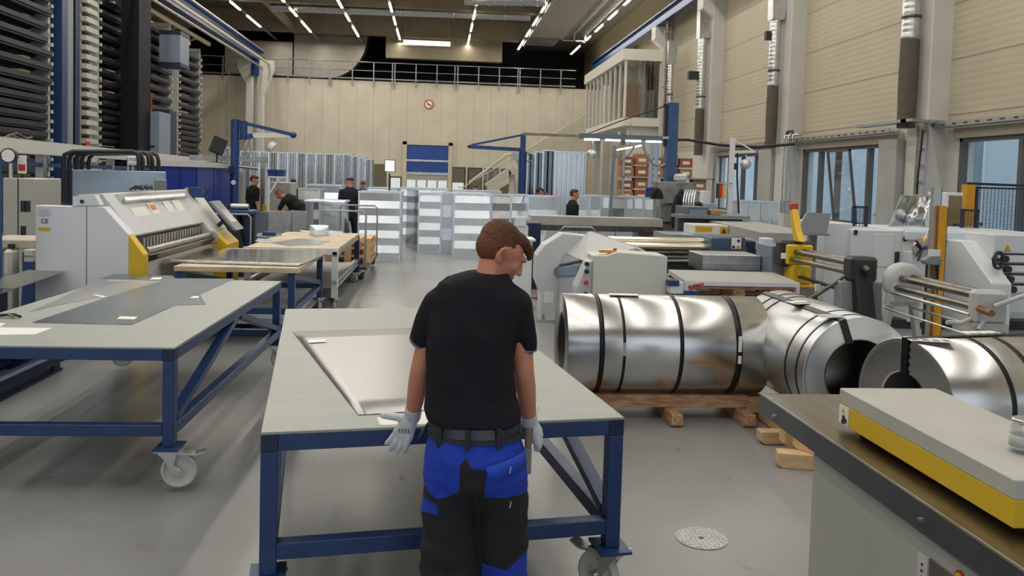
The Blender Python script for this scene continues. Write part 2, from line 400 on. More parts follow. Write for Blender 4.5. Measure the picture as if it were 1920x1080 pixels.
# columns
for k, y in enumerate((-4.5, 2.4, 9.3, 16.2, 23.1, 30.05, 36.8, 43.5, 50)):
    c = MB().box(XR-.45, XR+.02, y, y+.75, 0, 8.75)
    o = struct(c.obj('column_right_%d' % k, colw, bevel=.02))
    MB().prism([(XR-.45, 8.0), (XR-.85, 8.35), (XR-.85, 8.9), (XR, 8.9), (XR, 8.0)], 'y', y+.02, y+.72).obj('corbel', colw, o)
    MB().box(XR-.46, XR-.40, y+.02, y+.12, 8.9, 9.5).obj('rail_bracket', blue2, o)
struct(MB().box(XR-.62, XR-.02, 17.0, 17.75, 0, 2.95).box(XR-.55, XR-.02, 23.9, 24.9, 0, 2.95).obj('column_casing', colg, bevel=.01))
# crane runway beams
def ibeam(b_, x, y0, y1, z0, z1, wd=.34, tf=.05):
    b_.box(x-wd/2, x+wd/2, y0, y1, z0, z0+tf).box(x-wd/2, x+wd/2, y0, y1, z1-tf, z1).box(x-.03, x+.03, y0, y1, z0+tf, z1-tf); return b_
o = struct(ibeam(MB(), 9.75, -8, YB, 8.92, 9.45).obj('beam_crane_right', blue2))
o = struct(ibeam(MB(), -11.2, -8, YB, 8.55, 9.25, .4).obj('beam_crane_left', blue2))
MB().box(-11.05, -10.95, -8, YB, 9.25, 9.32).obj('crane_rail', zincd, o)
# left columns carrying the crane beam
for y in (51.2,):
    o = struct(MB().box(-11.7, -11.25, y, y+.45, 0, 7.9).box(-11.05, -10.65, y, y+.45, 0, 7.2).obj('column_left_%d' % y, colw, bevel=.02))
    MB().prism([(-11.75, 7.2), (-12.2, 8.0), (-12.2, 8.55), (-11.3, 8.55), (-11.3, 7.2)], 'y', y-.01, y+.46).prism([(-11.0, 6.6), (-10.6, 6.6), (-10.1, 8.0), (-10.1, 8.55), (-11.0, 8.55)], 'y', y-.01, y+.46).obj('corbel', colw, o)
    MB().box(-11.35, -10.9, y-.1, y+.55, 7.6, 8.6).obj('beam_shoe', blue2, o)
# left high rails and conduit
for nm, x, z, r, m_ in (('conduit', -10.35, 8.35, .07, mat('cream_conduit', (.60, .50, .30), .5)), ('cable_rail', -10.75, 8.1, .06, zincd)):
    tag(MB().cyl((x, -2, z), (x, YB-.1, z), r, n=10).obj('%s_pipe' % nm if nm == 'conduit' else nm, m_), 'cream conduit running along under the left blue crane beam' if nm == 'conduit' else 'thin grey rail beside the cream conduit, upper left', 'pipe' if nm == 'conduit' else 'rail')
o = T('rack_top_rail', 'double cream lattice rail above the storage racks, upper left', 'rail', (0, 0, 0))
for x in (-11.9, -12.9): MB().box(x-.06, x+.06, 10, 44, 8.2, 8.38).obj('rail', mat('cream_steel', (.50, .43, .30), .5), o)
for y in range(12, 44, 3): MB().bar((-11.9, y, 8.29), (-12.9, y+1.5, 8.29), .06, .08).obj('lattice_bar', mat('cream_steel', (0, 0, 0)), o)
tag(MB().box(-14.5, -12.2, 26, 36, 9.4, 10.2).obj('travelling_crane_girder', yellow), 'yellow crane girder glimpsed above the storage racks', 'crane')

# ceiling
ZC = 11.7
struct(MB().box(-18, 6.0, -8, YB+8, ZC, ZC+.2).obj('ceiling', deckm))
struct(MB().box(6.0, XR+.3, -8, YB+8, ZC-.5, ZC-.3).obj('ceiling_right', deckl))
for y in (-2, 6, 15, 25, 34.5, 43.3, 52.2):
    struct(MB().box(-18, 6.2, y, y+.5, 10.5, ZC).obj('beam_roof', beamm))
for x in (-9.2, ):
    struct(MB().box(x-.15, x+.15, -8, YB+6, 10.6, 10.95).obj('beam_purlin', beamm))
# round duct crossing the hall
for y, x0, x1, z in ((44.5, -8.9, 4.6, 10.45), (38.9, 1.0, 4.7, 10.1)):
    o = T('round_air_duct', 'round spiral air duct crossing under the roof, %s' % ('far one' if y > 40 else 'nearer one'), 'air duct', (0, y, z))
    MB().cyl((x0, 0, 0), (x1, -.6, 0), .24, n=24).obj('pipe', zincd, o)
    for k in range(5):
        x = x0+(x1-x0)*(k+.5)/5; MB().lathe([(.245, -.03), (.262, -.03), (.262, .03), (.245, .03)], (x, -.6*(x-x0)/(x1-x0), 0), (x1-x0, -.6, 0), 24).obj('joint_ring', zinc, o)
# skylight box
o = T('skylight', 'bright flat skylight panel set below the last roof beam', 'skylight', (-.95, 52.0, 9.95))
MB().box(-1.45, 1.45, 0, .1, 0, .30).obj('lit_panel', skylit, o)
for x in (-1.3, 1.3): MB().cyl((x, .05, .3), (x, .05, 1.7), .02, n=8).obj('hanger_rod', zincd, o)
MB().box(-1.6, 1.6, -.05, .12, -.12, 0).box(-1.6, 1.6, -.05, .12, .30, .38).obj('panel_frame', beamm, o)
o = struct(MB().box(-3.5, 3.8, YB-.4, YB+.2, 9.2, 10.5).obj('beam_end', beamm))
# duct hood above the catwalk
o = T('air_hood', 'large grey sheet-metal air hood with curved end above catwalk', 'air duct', (-6.2, YB+1.2, ZB))
pts = [(-3.2, .2), (-1.2, .2)]+[(-1.2+2.6*math.sin(a*PI/16), 3.0-2.8*math.cos(a*PI/16)) for a in range(1, 9)]+[(-1.2+2.6, 3.8), (-3.2, 3.8)]
MB().prism(pts, 'y', 0, 1.2).obj('hood_shell', mat('hood_sheet', (.36, .33, .28), .45, .6, .1, 3), o)
MB().box(-7.5, -3.3, 0, 1.0, .3, 2.4).obj('hood_duct', mat('hood_sheet', (0, 0, 0)), o)
# ribbed tray, pipes and right-hand roof services
o = T('roof_cable_tray', 'wide ribbed metal tray running along the roof, right of centre', 'cable tray', (0, 0, 0))
MB().box(5.15, 7.2, -6, 49, 10.25, 10.33).obj('tray_sheet', deckl, o)
MB().box(5.05, 5.2, -6, 52, 10.15, 10.45).obj('side_rail', zincd, o)
for y in (49.5, 50.3, 51.1, 51.9): MB().box(5.15, 7.0, y, y+.25, 10.25, 10.33).obj('rung', zincd, o)
for i, (x, z, r) in enumerate(((7.35, 10.1, .09), (7.6, 10.3, .07), (7.85, 10.0, .13), (8.15, 10.35, .06))):
    tag(MB().cyl((x, -4, z), (x, 46, z), r, n=12).obj('roof_pipe', zinc), ('thin', 'silver', 'thick lagged', 'narrow')[i]+' pipe along the roof, %s in the bundle' % ('first', 'second', 'third', 'last')[i], 'pipe')
o = T('pipe_bracket', 'dark bracket frame with valves at the far end of roof pipes', 'bracket', (7.1, 46, 9.6))
MB().box(-.5, .9, 0, .08, 0, .07).box(-.5, -.42, 0, .08, 0, .7).box(.2, .28, 0, .08, 0, .7).box(.8, .9, 0, .08, 0, .5).obj('bracket_frame', zinc, o)

# light rows
rows = [-10.5, -7.78, -5.07, -2.6, 1.61, 4.9, 8.52]
nmn = ['leftmost', 'second from left', 'third from left', 'fourth from left', 'fifth from left', 'sixth from left', 'rightmost']
for i, x in enumerate(rows):
    o = T('light_track', 'ceiling row of warm tube lights, %s of seven' % nmn[i], 'ceiling light', (x, 0, 10.2), 0, 'long ceiling light rows')
    MB().box(-.05, .05, -4, 55.5, .04, .12).obj('track', zincd, o)
    y = (49.4, 50.4, 51.2, 51.6, 52.6, 53.6, 54.6)[i]; tl = 3.3
    while y > 0:
        MB().box(-.05, .05, y-tl, y, -.02, .04).obj('light_tube', lampm, o); y -= tl+1.6; tl = 2.0
    l = area('tube_lamp', (0, 25, -.05), (0, 0, 0), .3, 56, 740, (1, .95, .87)); l.parent = o
    l = area('end_lamp', (0, 50, -.05), (0, 0, 0), .3, 6, 40, (1, .95, .87)); l.parent = o

# catwalk railing on top of the back wall
o = T('catwalk_railing', 'long grey handrail with posts along the catwalk on back wall', 'railing', (0, YB-.12, ZB))
y0 = 0
for z, r in ((1.15, .035), (.62, .025), (.12, .05)): MB().cyl((-14.8, 0, z), (8.6, 0, z), r, n=8).obj('handrail', railm, o)
x = -14.8
while x < 8.7:
    MB().box(x-.035, x+.035, -.04, .04, -.35, 1.15).obj('post', railm, o)
    x += 1.32
for px in (614, 732, 849, 967): x = hy(px, 140, YB).x; MB().box(x+.1, x+.16, -.04, .04, -.35, 1.15).obj('post', railm, o)

# things on the back wall
def bwp(px, py): p = hy(px, py, YB); return p.x, p.z
x0, z1 = bwp(763, 271); x1, z0 = bwp(840, 323)
o = T('roller_gate', 'blue fabric roller gate half open in cream back wall', 'gate', ((x0+x1)/2, YB-.05, 0)); hw = (x1-x0)/2
MB().prism([(-hw, 2.0+(k and 0)) for k in (0,)]+[(hw, 2.0), (hw, z1), (-hw, z1)], 'y', -.03, 0).obj('curtain', mat('blue_gate_curtain', (.012, .06, .27), .5, 0, .2, 3), o)
objs(MB().box(-hw, hw, -.07, -.03, z1-1.05, z1-.93).box(-hw, hw, -.07, -.03, 1.95, 2.1), 'stiffener_bar', zinc, o)
MB().box(-hw-.25, -hw, -.08, 0, 0, z1+.2).box(hw, hw+.25, -.08, 0, 0, z1+.2).box(-hw-.25, hw+.25, -.08, 0, z1, z1+.25).obj('gate_frame', mat('cream_door_frame', (.55, .49, .36), .5), o)
MB().box(-hw, hw, -.03, 0, 0, 1.95).obj('lower_gate', mat('gate_panel_grey', (.36, .35, .31), .5), o)
for k in range(4): MB().box(-hw+.05+k*hw*.5, -hw+.45*hw+k*hw*.5, -.06, -.03, .85, 1.6).obj('lit_pane', mat('daylit_pane', (.75, .82, .86), .4, emit=.25), o)
winb = mat('dim_brown_glass', (.13, .11, .075), .25)
for i, (pa, pb, pt) in enumerate(((846, 873, 313), (877, 904, 314), (908, 935, 315), (939, 966, 316))):
    (xa, zt), (xb, _) = bwp(pa, pt), bwp(pb, pt)
    o = T('wall_hatch', 'round-cornered dark glass panel in back wall, %s of four' % ('first', 'second', 'third', 'last')[i], 'window', ((xa+xb)/2, YB-.03, 0), 0, 'round-cornered glass panels')
    hwx = (xb-xa)/2
    MB().box(-hwx, hwx, -.03, 0, .4, zt).obj('dark_rim', iron, o, bevel=.1)
    MB().box(-hwx+.07, hwx-.07, -.06, -.03, .5, zt-.08).obj('glass_panel', winb, o)
    if i == 0: MB().box(-hwx+.1, hwx-.1, -.075, -.06, .9, 1.5).obj('lit_strip', mat('daylit_pane', (0, 0, 0)), o)
(xa, zt), (xb, _) = bwp(729, 327), bwp(755, 327)
o = T('personnel_door', 'small glazed door with dark rim left of the blue gate', 'door', ((xa+xb)/2, YB-.03, 0))
MB().box(-.5, .5, -.03, 0, 0, zt).obj('door_leaf', mat('cream_door_frame', (0, 0, 0)), o)
MB().box(-.38, .38, -.05, -.03, .5, zt-.12).obj('dark_rim', iron, o)
MB().box(-.3, .3, -.07, -.05, .9, zt-.2).obj('door_glass', mat('daylit_pane', (0, 0, 0)), o)
(xa, zt), (xb, _) = bwp(699, 307), bwp(725, 307)
tag(MB().box(xa, xb, YB-.06, YB-.02, 0, zt).obj('dark_door', mat('dim_brown_glass', (0, 0, 0))), 'dim brown glazed doorway beside the bright work light', 'door')
# no smoking sign
(xs, zs) = bwp(804, 195.5)
o = T('no_smoking_sign', 'round red and white no-smoking sign on the back wall', 'sign', (xs, YB-.02, zs))
MB().cyl((0, 0, 0), (0, -.02, 0), .30, n=40).obj('sign_disc', paper, o)
MB().lathe([(.30, -.005), (.30, .02), (.24, .02), (.24, -.005)], (0, -.02, 0), (0, -1, 0), 40, closed=True).obj('red_ring', red, o)
MB().box(-.1, .12, -.035, -.02, -.05, -.01).box(.12, .16, -.035, -.02, -.05, -.01).obj('cigarette_mark', label_m, o)
MB().bar((-.18, -.04, .18), (.18, -.04, -.18), .01, .05, (1, 0, 1)).obj('red_bar', red, o)
# down pipe between beams
x, z = bwp(431, 133); tag(MB().cyl((x, YB-.3, z), (x, YB-.3, 4.2), .025, n=8).sphere((x, YB-.3, 4.15), .08).obj('hanging_pull_cord', zincd), 'thin pull cord hanging in front of the upper left back wall', 'cord')

# ---- vertical spiral ducts on the right wall with brown fabric sleeves
for i, (pxc, pw, ytop, yb1, yb2, X) in enumerate(((1702, 34, -160, 72, 240, 9.72), (1447, 21, -60, 160, 277, 9.72), (1311, 17, 62, 203, 291, 9.72), (1254, 12, -30, 196, 300, 9.72))):
    p = hx(pxc, yb1, X); Y = p.y-.1; r = pw*Y/FPX/2
    zt = (7.2, 6.7, 0, 6.9)[i] if ytop < 0 else min(7.3, hy(pxc, ytop, Y).z); zm = p.z; zb = hy(pxc, yb2, Y).z
    o = T('spiral_air_duct', 'vertical spiral duct ending in a brown sleeve, %s along the right wall' % ('nearest', 'second', 'third', 'farthest')[i], 'air duct', (X, Y, zb), 0, 'vertical ducts with brown sleeves')
    pr_ = []; z = zm-zb
    while z < zt-zb: pr_ += [(r, z), (r*1.03, z+.04), (r, z+.08)]; z += .12
    MB().lathe(pr_, n=24).obj('duct_pipe', zinc, o)
    MB().lathe([(r*.98, 0), (r*1.0, .3), (r*1.06, (zm-zb)*.5), (r*1.03, zm-zb-.1), (r*.98, zm-zb+.02), (r*.9, zm-zb), (r*.9, .02)], n=24, closed=False).obj('fabric_sleeve', brown, o)
    MB().lathe([(r*1.04, zm-zb-.05), (r*1.1, zm-zb-.03), (r*1.1, zm-zb+.02), (r*1.04, zm-zb+.04)], n=24).obj('clamp_ring', zincd, o)
    MB().lathe([(r*1.02, zm-zb+.38), (r*1.1, zm-zb+.4), (r*1.1, zm-zb+.43), (r*1.02, zm-zb+.45)], n=24).obj('joint_ring', steeld, o)
    if i in (1, 2, 3):
        zz = zt-zb
        MB().prism([(-r*1.1, zz), (r*1.1, zz), (r*1.6, zz+.5), (r*1.6, zz+1.0), (-r*1.2, zz+1.0)], 'y', -r*1.2, r*1.2).obj('duct_box', zinc if i != 3 else zincd, o)
    if i == 2: MB().box(-.5, -r*.8, -.12, .12, .9*(zt-zb)*.72, .9*(zt-zb)*.72+.3).obj('damper_motor', iron, o)
    if i == 1: MB().box(-r-.14, -r, -.08, .08, zm-zb+1.3, zm-zb+1.55).obj('damper_motor', iron, o)

# cable trays along the right wall above the windows
o = T('wall_cable_tray', 'perforated grey cable tray along the right wall above windows', 'cable tray', (XR-.22, 0, 3.14))
for y0_, y1_ in ((-3, 17.0), (17.8, 23.2), (24.0, 30)):
    m_ = MB().box(-.12, .12, y0_, y1_, 0, .02).box(-.13, -.11, y0_, y1_, 0, .09).box(.11, .13, y0_, y1_, 0, .09); m_.obj('tray', zincd, o)
    y = y0_+.2
    hb = MB()
    while y < y1_-.2: hb.box(-.135, -.13, y, y+.12, .03, .06); y += .35
    h_ = hb.obj('slot_pattern', iron, o)
objs(MB().box(-.75, -.5, 15.9, 18.2, .10, .16).box(-.75, .1, 16.1, 16.3, .10, .16), 'tray_crossing', zincd, o)
# vertical pipes on the column between windows two and three
for i, px in enumerate((1471, 1478, 1486)):
    p = hx(px, 270, XR-.6)
    o = tag(MB().tube([(p.x-.0, p.y, 3.2), (p.x, p.y, 3.3), (p.x+.25, p.y, 3.32)], .03).cyl((p.x, p.y, 1.25), (p.x, p.y, 3.2), .022, n=10).cyl((p.x, p.y, 1.1), (p.x, p.y, 1.45), .045, n=12).obj('air_drop_pipe', zinc), 'chrome compressed-air pipe with valve, %s of three on the column' % ('left', 'middle', 'right')[i], 'pipe', 'air pipes on the column')
tag(MB().tube([(XR-.5, 23.0, 3.3), (XR-.5, 22.9, 3.42), (XR-.5, 22.6, 3.42), (XR-.5, 22.55, 3.25)], .04).obj('pipe_bend', iron), 'dark bent pipe beside the cable tray', 'pipe')
# ladder tray + cable on near column
o = T('ladder_cable_tray', 'vertical ladder cable tray on the column by the mesh fence', 'cable tray', (XR-.5, 16.1, .9))
for y in (0, .34): MB().box(-.02, .02, y-.02, y+.02, 0, 2.3).obj('tray_rail', zincd, o)
for k in range(7): MB().box(-.01, .01, 0, .34, .1+k*.34, .13+k*.34).obj('rung', zincd, o)
MB().tube([(-.02, .2, 0), (-.02, .22, 1.2), (-.02, .12, 2.2)], .02).obj('cable', blackm, o)
# conduit group on the column at 36 m
o = T('riser_pipe_group', 'pair of brown riser pipes with clips on the far right column', 'pipe', (9.9, 35.6, 3.8))
for k, dx in enumerate((-.12, .06)): MB().cyl((dx, 0, 0), (dx, 0, 5.5), .06, n=10).obj('pipe', mat('brown_pipe', (.18, .13, .09), .5), o)
for k in range(6): MB().box(-.25, .2, -.07, .07, .6+k*.8, .65+k*.8).obj('pipe_clip', zincd, o)

# ---- control cabin high on the right wall
pn = hx(1174, 92, 8.3); Yn = pn.y
pf = hx(1082, 158, 8.3); Yf = min(pf.y, 47)
zt = hx(1174, 92, 8.3).z; zb = hx(1170, 235, 8.3).z
o = T('control_cabin', 'white glazed control cabin raised high on the right wall', 'cabin', (8.3, Yn, zb))
Lc = Yf-Yn; Hc = zt-zb; Wc = XR-8.3
cw = mat('cabin_white', (.72, .69, .62), .5)
MB().box(0, Wc, 0, Lc, 0, .38).obj('cabin_floor', cw, o)
MB().box(-.15, Wc, -.15, Lc, Hc-.5, Hc).obj('cabin_roof', cw, o)
for k in range(10):
    y = Lc*k/9; MB().box(-.03, .07, y-.06, y+.06, .38, Hc-.5).obj('mullion', cw, o)
MB().box(Wc-.5, Wc-.4, 0, .1, .38, Hc-.5).obj('corner_post', cw, o)
MB().box(.03, .04, .05, Lc, .38, Hc-.5).box(.05, Wc, .03, .04, .38, Hc-.5).obj('glazing', glass, o)
MB().box(.9, .95, .1, Lc*.8, .38, Hc-.5).obj('inner_blind', mat('grey_cabin_blind', (.36, .35, .32), .6), o)
MB().box(Wc-.1, Wc, .1, Lc, .38, Hc-.5).obj('inner_wall', mat('cabin_inside', (.62, .58, .48), .6), o)
MB().box(.02, Wc-.5, 2.2, 2.3, .38, Hc-.5).obj('inner_partition', mat('cabin_inside', (0, 0, 0)), o)
tag(MB().box(8.45, 9.3, Yn+.6, Yn+1.4, zb+.38, zb+2.0).obj('brown_cupboard', mat('brown_wood_front', (.26, .13, .05), .5)), 'brown cupboard inside the near end of the raised cabin', 'cupboard')
tag(MB().box(9.35, 9.8, Yn+.5, Yn+1.4, zb+.38, zb+1.7).obj('grey_cabinet', greyd), 'dark grey cabinet beside the brown cupboard in the cabin', 'cabinet')
struct(MB().box(8.6, XR, Yn+.3, Yn+.7, 0, zb).box(8.9, 9.2, Yf, Yf+.5, 0, zb).obj('column_cabin', colw))
# stair to the cabin
o = T('cabin_stair', 'cream steel stair with handrail climbing to the raised cabin', 'stair', (0, Yf+.2, 0))
st = mat('stair_cream', (.55, .49, .38), .5)
xa, xb = 1.4, 8.3
for y in (0, 1.0): MB().bar((xa, y, .1), (xb, y, zb+.1), .06, .3).obj('stringer', st, o)
for k in range(22):
    u = (k+.5)/22; MB().box(xa+(xb-xa)*u-.14, xa+(xb-xa)*u+.14, 0, 1, (zb)*u+.1, zb*u+.14).obj('tread', railm, o)
for dz in (1.1, ): MB().tube([(xa-.3, 0, .2+dz), (xa, 0, .2+dz), (xb, 0, zb+dz+.1), (xb+.6, 0, zb+dz+.1)], .035).obj('handrail', st, o)
MB().add([(xa, 0, .3), (xb, 0, zb+.2), (xb, 0, zb+1.1), (xa, 0, 1.2)], [(0, 1, 2, 3)]).obj('glass_infill', glass, o, fix=False)
for k in range(6): u = k/5; MB().cyl((xa+(xb-xa)*u, 0, zb*u+.1), (xa+(xb-xa)*u, 0, zb*u+1.25), .025, n=8).obj('baluster', st, o)
# dark space below cabin: store with shutter
struct(MB().box(5.6, 5.75, 44, YB, 0, 3.2).obj('wall_store', mat('dim_cream', (.40, .35, .26), .6)))

# ================================================================== WORK TABLES
def caster(p, loc, rot=0., wm=None, r=.1, brake=True):
    """swivel caster under a leg, as one part of the table with its own pieces"""
    k = MB().box(-.06, .06, -.075, .075, -.012, 0).box(-.045, .045, -.055, .055, -.03, -.012)
    c = k.obj('caster', zinc, p); c.location = loc; c.rotation_euler = (0, 0, rot)
    tr = .055
    f = MB()
    for s_ in (-1, 1):
        f.prism([(-.045, -.03), (.045, -.03), (.03, -.09), (tr+.025, -.03-r*.95), (tr, -.055-r), (tr-.03, -.04-r)], 'x', s_*.032, s_*.038)
    f.box(-.04, .04, -.045, .045, -.04, -.03).cyl((-.05, tr, -.03-r), (.05, tr, -.03-r), .014, n=12).obj('fork', zinc, c)
    wv = MB().lathe([(r*.35, -.02), (r*.42, -.012), (r*.80, -.012), (r*.84, -.022), (r*.97, -.022), (r, -.014), (r, .014), (r*.97, .022), (r*.84, .022), (r*.80, .012), (r*.42, .012), (r*.35, .02)], (0, tr, -.03-r), (1, 0, 0), 36)
    wv.obj('wheel', wm or wheelm, c)
    if brake: MB().prism([(.03, -.032), (.15, -.045), (.20, -.024), (.20, -.018), (.14, -.033), (.03, -.018)], 'x', -.03, .03).obj('brake_pedal', silver, c)
    return c

def steel_table(label, loc, rz, W=1.5, L=3.0, z=.84, topmat=None, tt=.012, rail_z=.36, brace=True, group=None, tt_over=.0, near_rot=.6):
    """blue square-tube frame with casters; origin at the table's centre on the floor"""
    o = T('work_table', label, 'table', loc, rz, group)
    a, b_ = W/2, L/2; t = .065
    MB().box(-a-tt_over, a+tt_over, -b_, b_, z-tt, z).obj('table_top', topmat or topm, o, bevel=.002)
    zt = z-tt; cz = .255
    for sx_ in (-1, 1):
        for sy_ in (-1, 1):
            x = sx_*(a-t/2); y = sy_*(b_-t/2)
            MB().box(x-t/2, x+t/2, y-t/2, y+t/2, cz+.012, zt-.068).obj('leg', blue, o, bevel=.003)
            cc = MB().box(x-t/2, x+t/2, y-t/2, y+t/2, zt-.066, zt); cc.obj('leg_head', bluedark if sy_ < 0 else blue, o)
            MB().box(x-.07, x+.07, y-.085, y+.085, cz, cz+.012).obj('foot_plate', blue, o)
            caster(o, (x, y, cz), (near_rot if sx_ > 0 else 2.9) if sy_ < 0 else -1.0)
    for sy_ in (-1, 1):
        y = sy_*(b_-t/2)
        MB().box(-a+t, a-t, y-t/2, y+t/2, zt-t, zt).obj('end_rail', blue, o, bevel=.003)
        MB().box(-a+t, a-t, y-t/2, y+t/2, rail_z-t/2, rail_z+t/2).obj('lower_rail', blue, o, bevel=.003)
    for sx_ in (-1, 1):
        x = sx_*(a-t/2)
        MB().box(x-t/2, x+t/2, -b_+t, b_-t, zt-t, zt).obj('side_rail', blue, o, bevel=.003)
        MB().box(x-t/2, x+t/2, -b_+t, b_-t, rail_z-t/2, rail_z+t/2).obj('lower_rail', blue, o, bevel=.003)
        if brace:
            for s_ in (-1, 1):
                MB().bar((x, s_*(b_-t-.02), rail_z+.05), (x, s_*.06, zt-t), .045, .06, (1, 0, 0)).obj('brace', blue, o)
    return o

C1 = (-.143, 4.82)
midt = steel_table('blue-framed grey-topped work table the worker pushes', (C1[0], C1[1], 0), .148)
leftt = steel_table('blue-framed grey work table with dark steel sheets at left', (-2.20, 6.29, 0), -.012, near_rot=-1.45)

def sheet(name, label, pts, z, mt, cat='sheet', t=.0015, group=None, thick=None, mats=None):
    """flat sheet from corner points in world x,y lying at height z"""
    cx = sum(p[0] for p in pts)/len(pts); cy = sum(p[1] for p in pts)/len(pts)
    t = thick or t
    o = MB().prism([(p[0]-cx, p[1]-cy) for p in pts], 'z', 0, t).obj(name, mt)
    o.location = (cx, cy, z)
    return tag(o, label, cat, group)
def zpts(z, *pp): return [(hz(x, y, z).x, hz(x, y, z).y) for x, y in pp]

# the bent sheet the worker slides on his table
zt = .8402
cpt = zpts(zt, (548, 622), (672, 779), (905, 765), (905, 612))
o = T('steel_sheet', 'large pale steel sheet lying under the worker hands', 'sheet', (cpt[0][0], cpt[0][1], zt))
m_ = MB(); NX, NY = 14, 8; P0 = [Vector((p[0]-cpt[0][0], p[1]-cpt[0][1], 0)) for p in cpt]
vs = []
for i in range(NX+1):
    for j in range(NY+1):
        u, v = i/NX, j/NY
        p = (P0[0]*(1-v)+P0[1]*v)*(1-u)+(P0[3]*(1-v)+P0[2]*v)*u
        vs.append((p.x, p.y, .002+.004*math.sin(u*5+v*2)**2*u))
fs = [(i*(NY+1)+j, (i+1)*(NY+1)+j, (i+1)*(NY+1)+j+1, i*(NY+1)+j+1) for i in range(NX) for j in range(NY)]
so = m_.add(vs, fs, True).obj('sheet_body', sheetl, o)
sd = so.modifiers.new('thick', 'SOLIDIFY'); sd.thickness = .0015
tag(sheet('paper_slip', 'white paper slip on the sheet in front of the worker', zpts(.848, (576, 637), (609, 635), (613, 641), (579, 643)), .8475, paper, 'paper', thick=.0006), 'white paper slip on the sheet in front of the worker', 'paper')
# stack of thin strips at the table edge beside the glove
sheet('paper_strip', 'torn white strips on the table edge beside the left glove', zpts(.841, (706, 783), (800, 768), (812, 795), (712, 797)), .8405, paper, 'paper', thick=.0012)
# sheets on the left table
dk = [
 ('dark_steel_sheet', 'long dark blue-grey steel sheet, foremost on the left table', ((60, 605), (247, 609), (439, 523), (322, 522), (205, 556)), .8412, sheetm),
 ('dark_steel_sheet', 'dark steel offcut with paper slip sticking out at right', ((318, 573), (386, 571), (374, 551), (352, 556)), .8408, sheetm),
 ('pale_steel_sheet', 'pale grey steel sheet lying under the dark sheets', ((56, 585), (116, 571), (232, 548), (300, 528), (180, 527), (100, 566)), .8404, sheetl),
 ('dark_steel_sheet', 'narrow dark steel sheet at the far edge of left table', ((185, 523), (330, 527), (325, 517), (215, 514)), .8406, sheetm)]
for nm, lb, pp, z, mt in dk: sheet(nm, lb, zpts(z, *pp), z, mt, 'sheet')
for lb, pp, z in (('white paper slip on the foremost dark sheet', ((219, 598), (252, 599), (258, 594), (225, 593)), .8440),
               ('small white slip on the dark offcut at the right', ((355, 559), (372, 559), (373, 555), (362, 555)), .8432),
               ('white slip on the farthest dark sheet, left table', ((280, 524), (301, 524), (304, 520), (287, 520)), .8428),
               ('white paper corner between the sheets, left table', ((171, 552), (192, 558), (200, 556), (182, 552)), .8436)):
    sheet('paper_slip', lb, zpts(z, *pp), z, paper, 'paper', thick=.0005)
sheet('paper_sheet', 'large white paper sheet on the near left table corner', zpts(.8405, (-20, 628), (66, 627), (98, 615), (-10, 614)), .8405, paper, 'paper', thick=.0006)
sheet('paper_sheet', 'small white paper behind the large one at picture edge', zpts(.8405, (-20, 613), (0, 613), (11, 606), (-10, 605)), .8405, paper, 'paper', thick=.0006)
p = hz(14, 594, .85)
o = T('hand_clamp', 'small black hand clamp lying on the left table', 'clamp', (p.x, p.y, .841))
MB().tube([(-.09, 0, .012), (-.02, .01, .02), (.03, .03, .02), (.08, .0, .012)], .010).obj('handle', iron, o)
MB().tube([(-.09, .05, .012), (-.02, .03, .02), (.05, -.02, .012)], .009).obj('jaw', steel, o)

# third table with thick wooden board
o = T('wood_table', 'blue-legged table with plywood top behind the left table', 'table', (0, 0, 0))
z3 = .84; a_ = hz(322, 500, z3); b3 = hz(555, 503, z3); c3 = hz(627, 468, z3)
xl, xr, y0, y1 = a_.x, b3.x+.03, b3.y, c3.y-.08
MB().box(xl, xr, y0, y1, z3-.055, z3).obj('board_top', woodt, o, bevel=.004)
for x in (xl+.05, xr-.08):
    for y in (y0+.06, y1-.06):
        MB().box(x-.035, x+.035, y-.035, y+.035, .22, z3-.055).obj('leg', blue, o)
        caster(o, (x, y, .22), .6, r=.085)
for y in (y0+.06, y1-.06): MB().box(xl+.05, xr-.05, y-.03, y+.03, .34, .40).obj('lower_rail', blue, o)
for x in (xl+.05, xr-.08):
    MB().box(x-.03, x+.03, y0+.06, y1-.06, .34, .40).obj('lower_rail', blue, o)
    MB().bar((x, y0+.1, z3-.1), (x, y1-.1, .42), .05, .06).obj('brace', blue, o)
# folded sheet laid on it
o = T('folded_sheet', 'bright steel sheet laid across the plywood table, overhanging', 'sheet', (0, 0, 0))
pts = zpts(.86, (303, 489), (560, 497), (625, 468), (385, 464))
MB().prism(pts, 'z', .848, .851).obj('sheet_body', mat('mirror_sheet', (.62, .60, .54), .12, 1, .05, 1.5, .25, 1.5), o)
MB().prism(zpts(.86, (303, 489), (560, 497), (566, 494), (310, 486)), 'z', .851, .862).obj('front_fold', zinc, o)

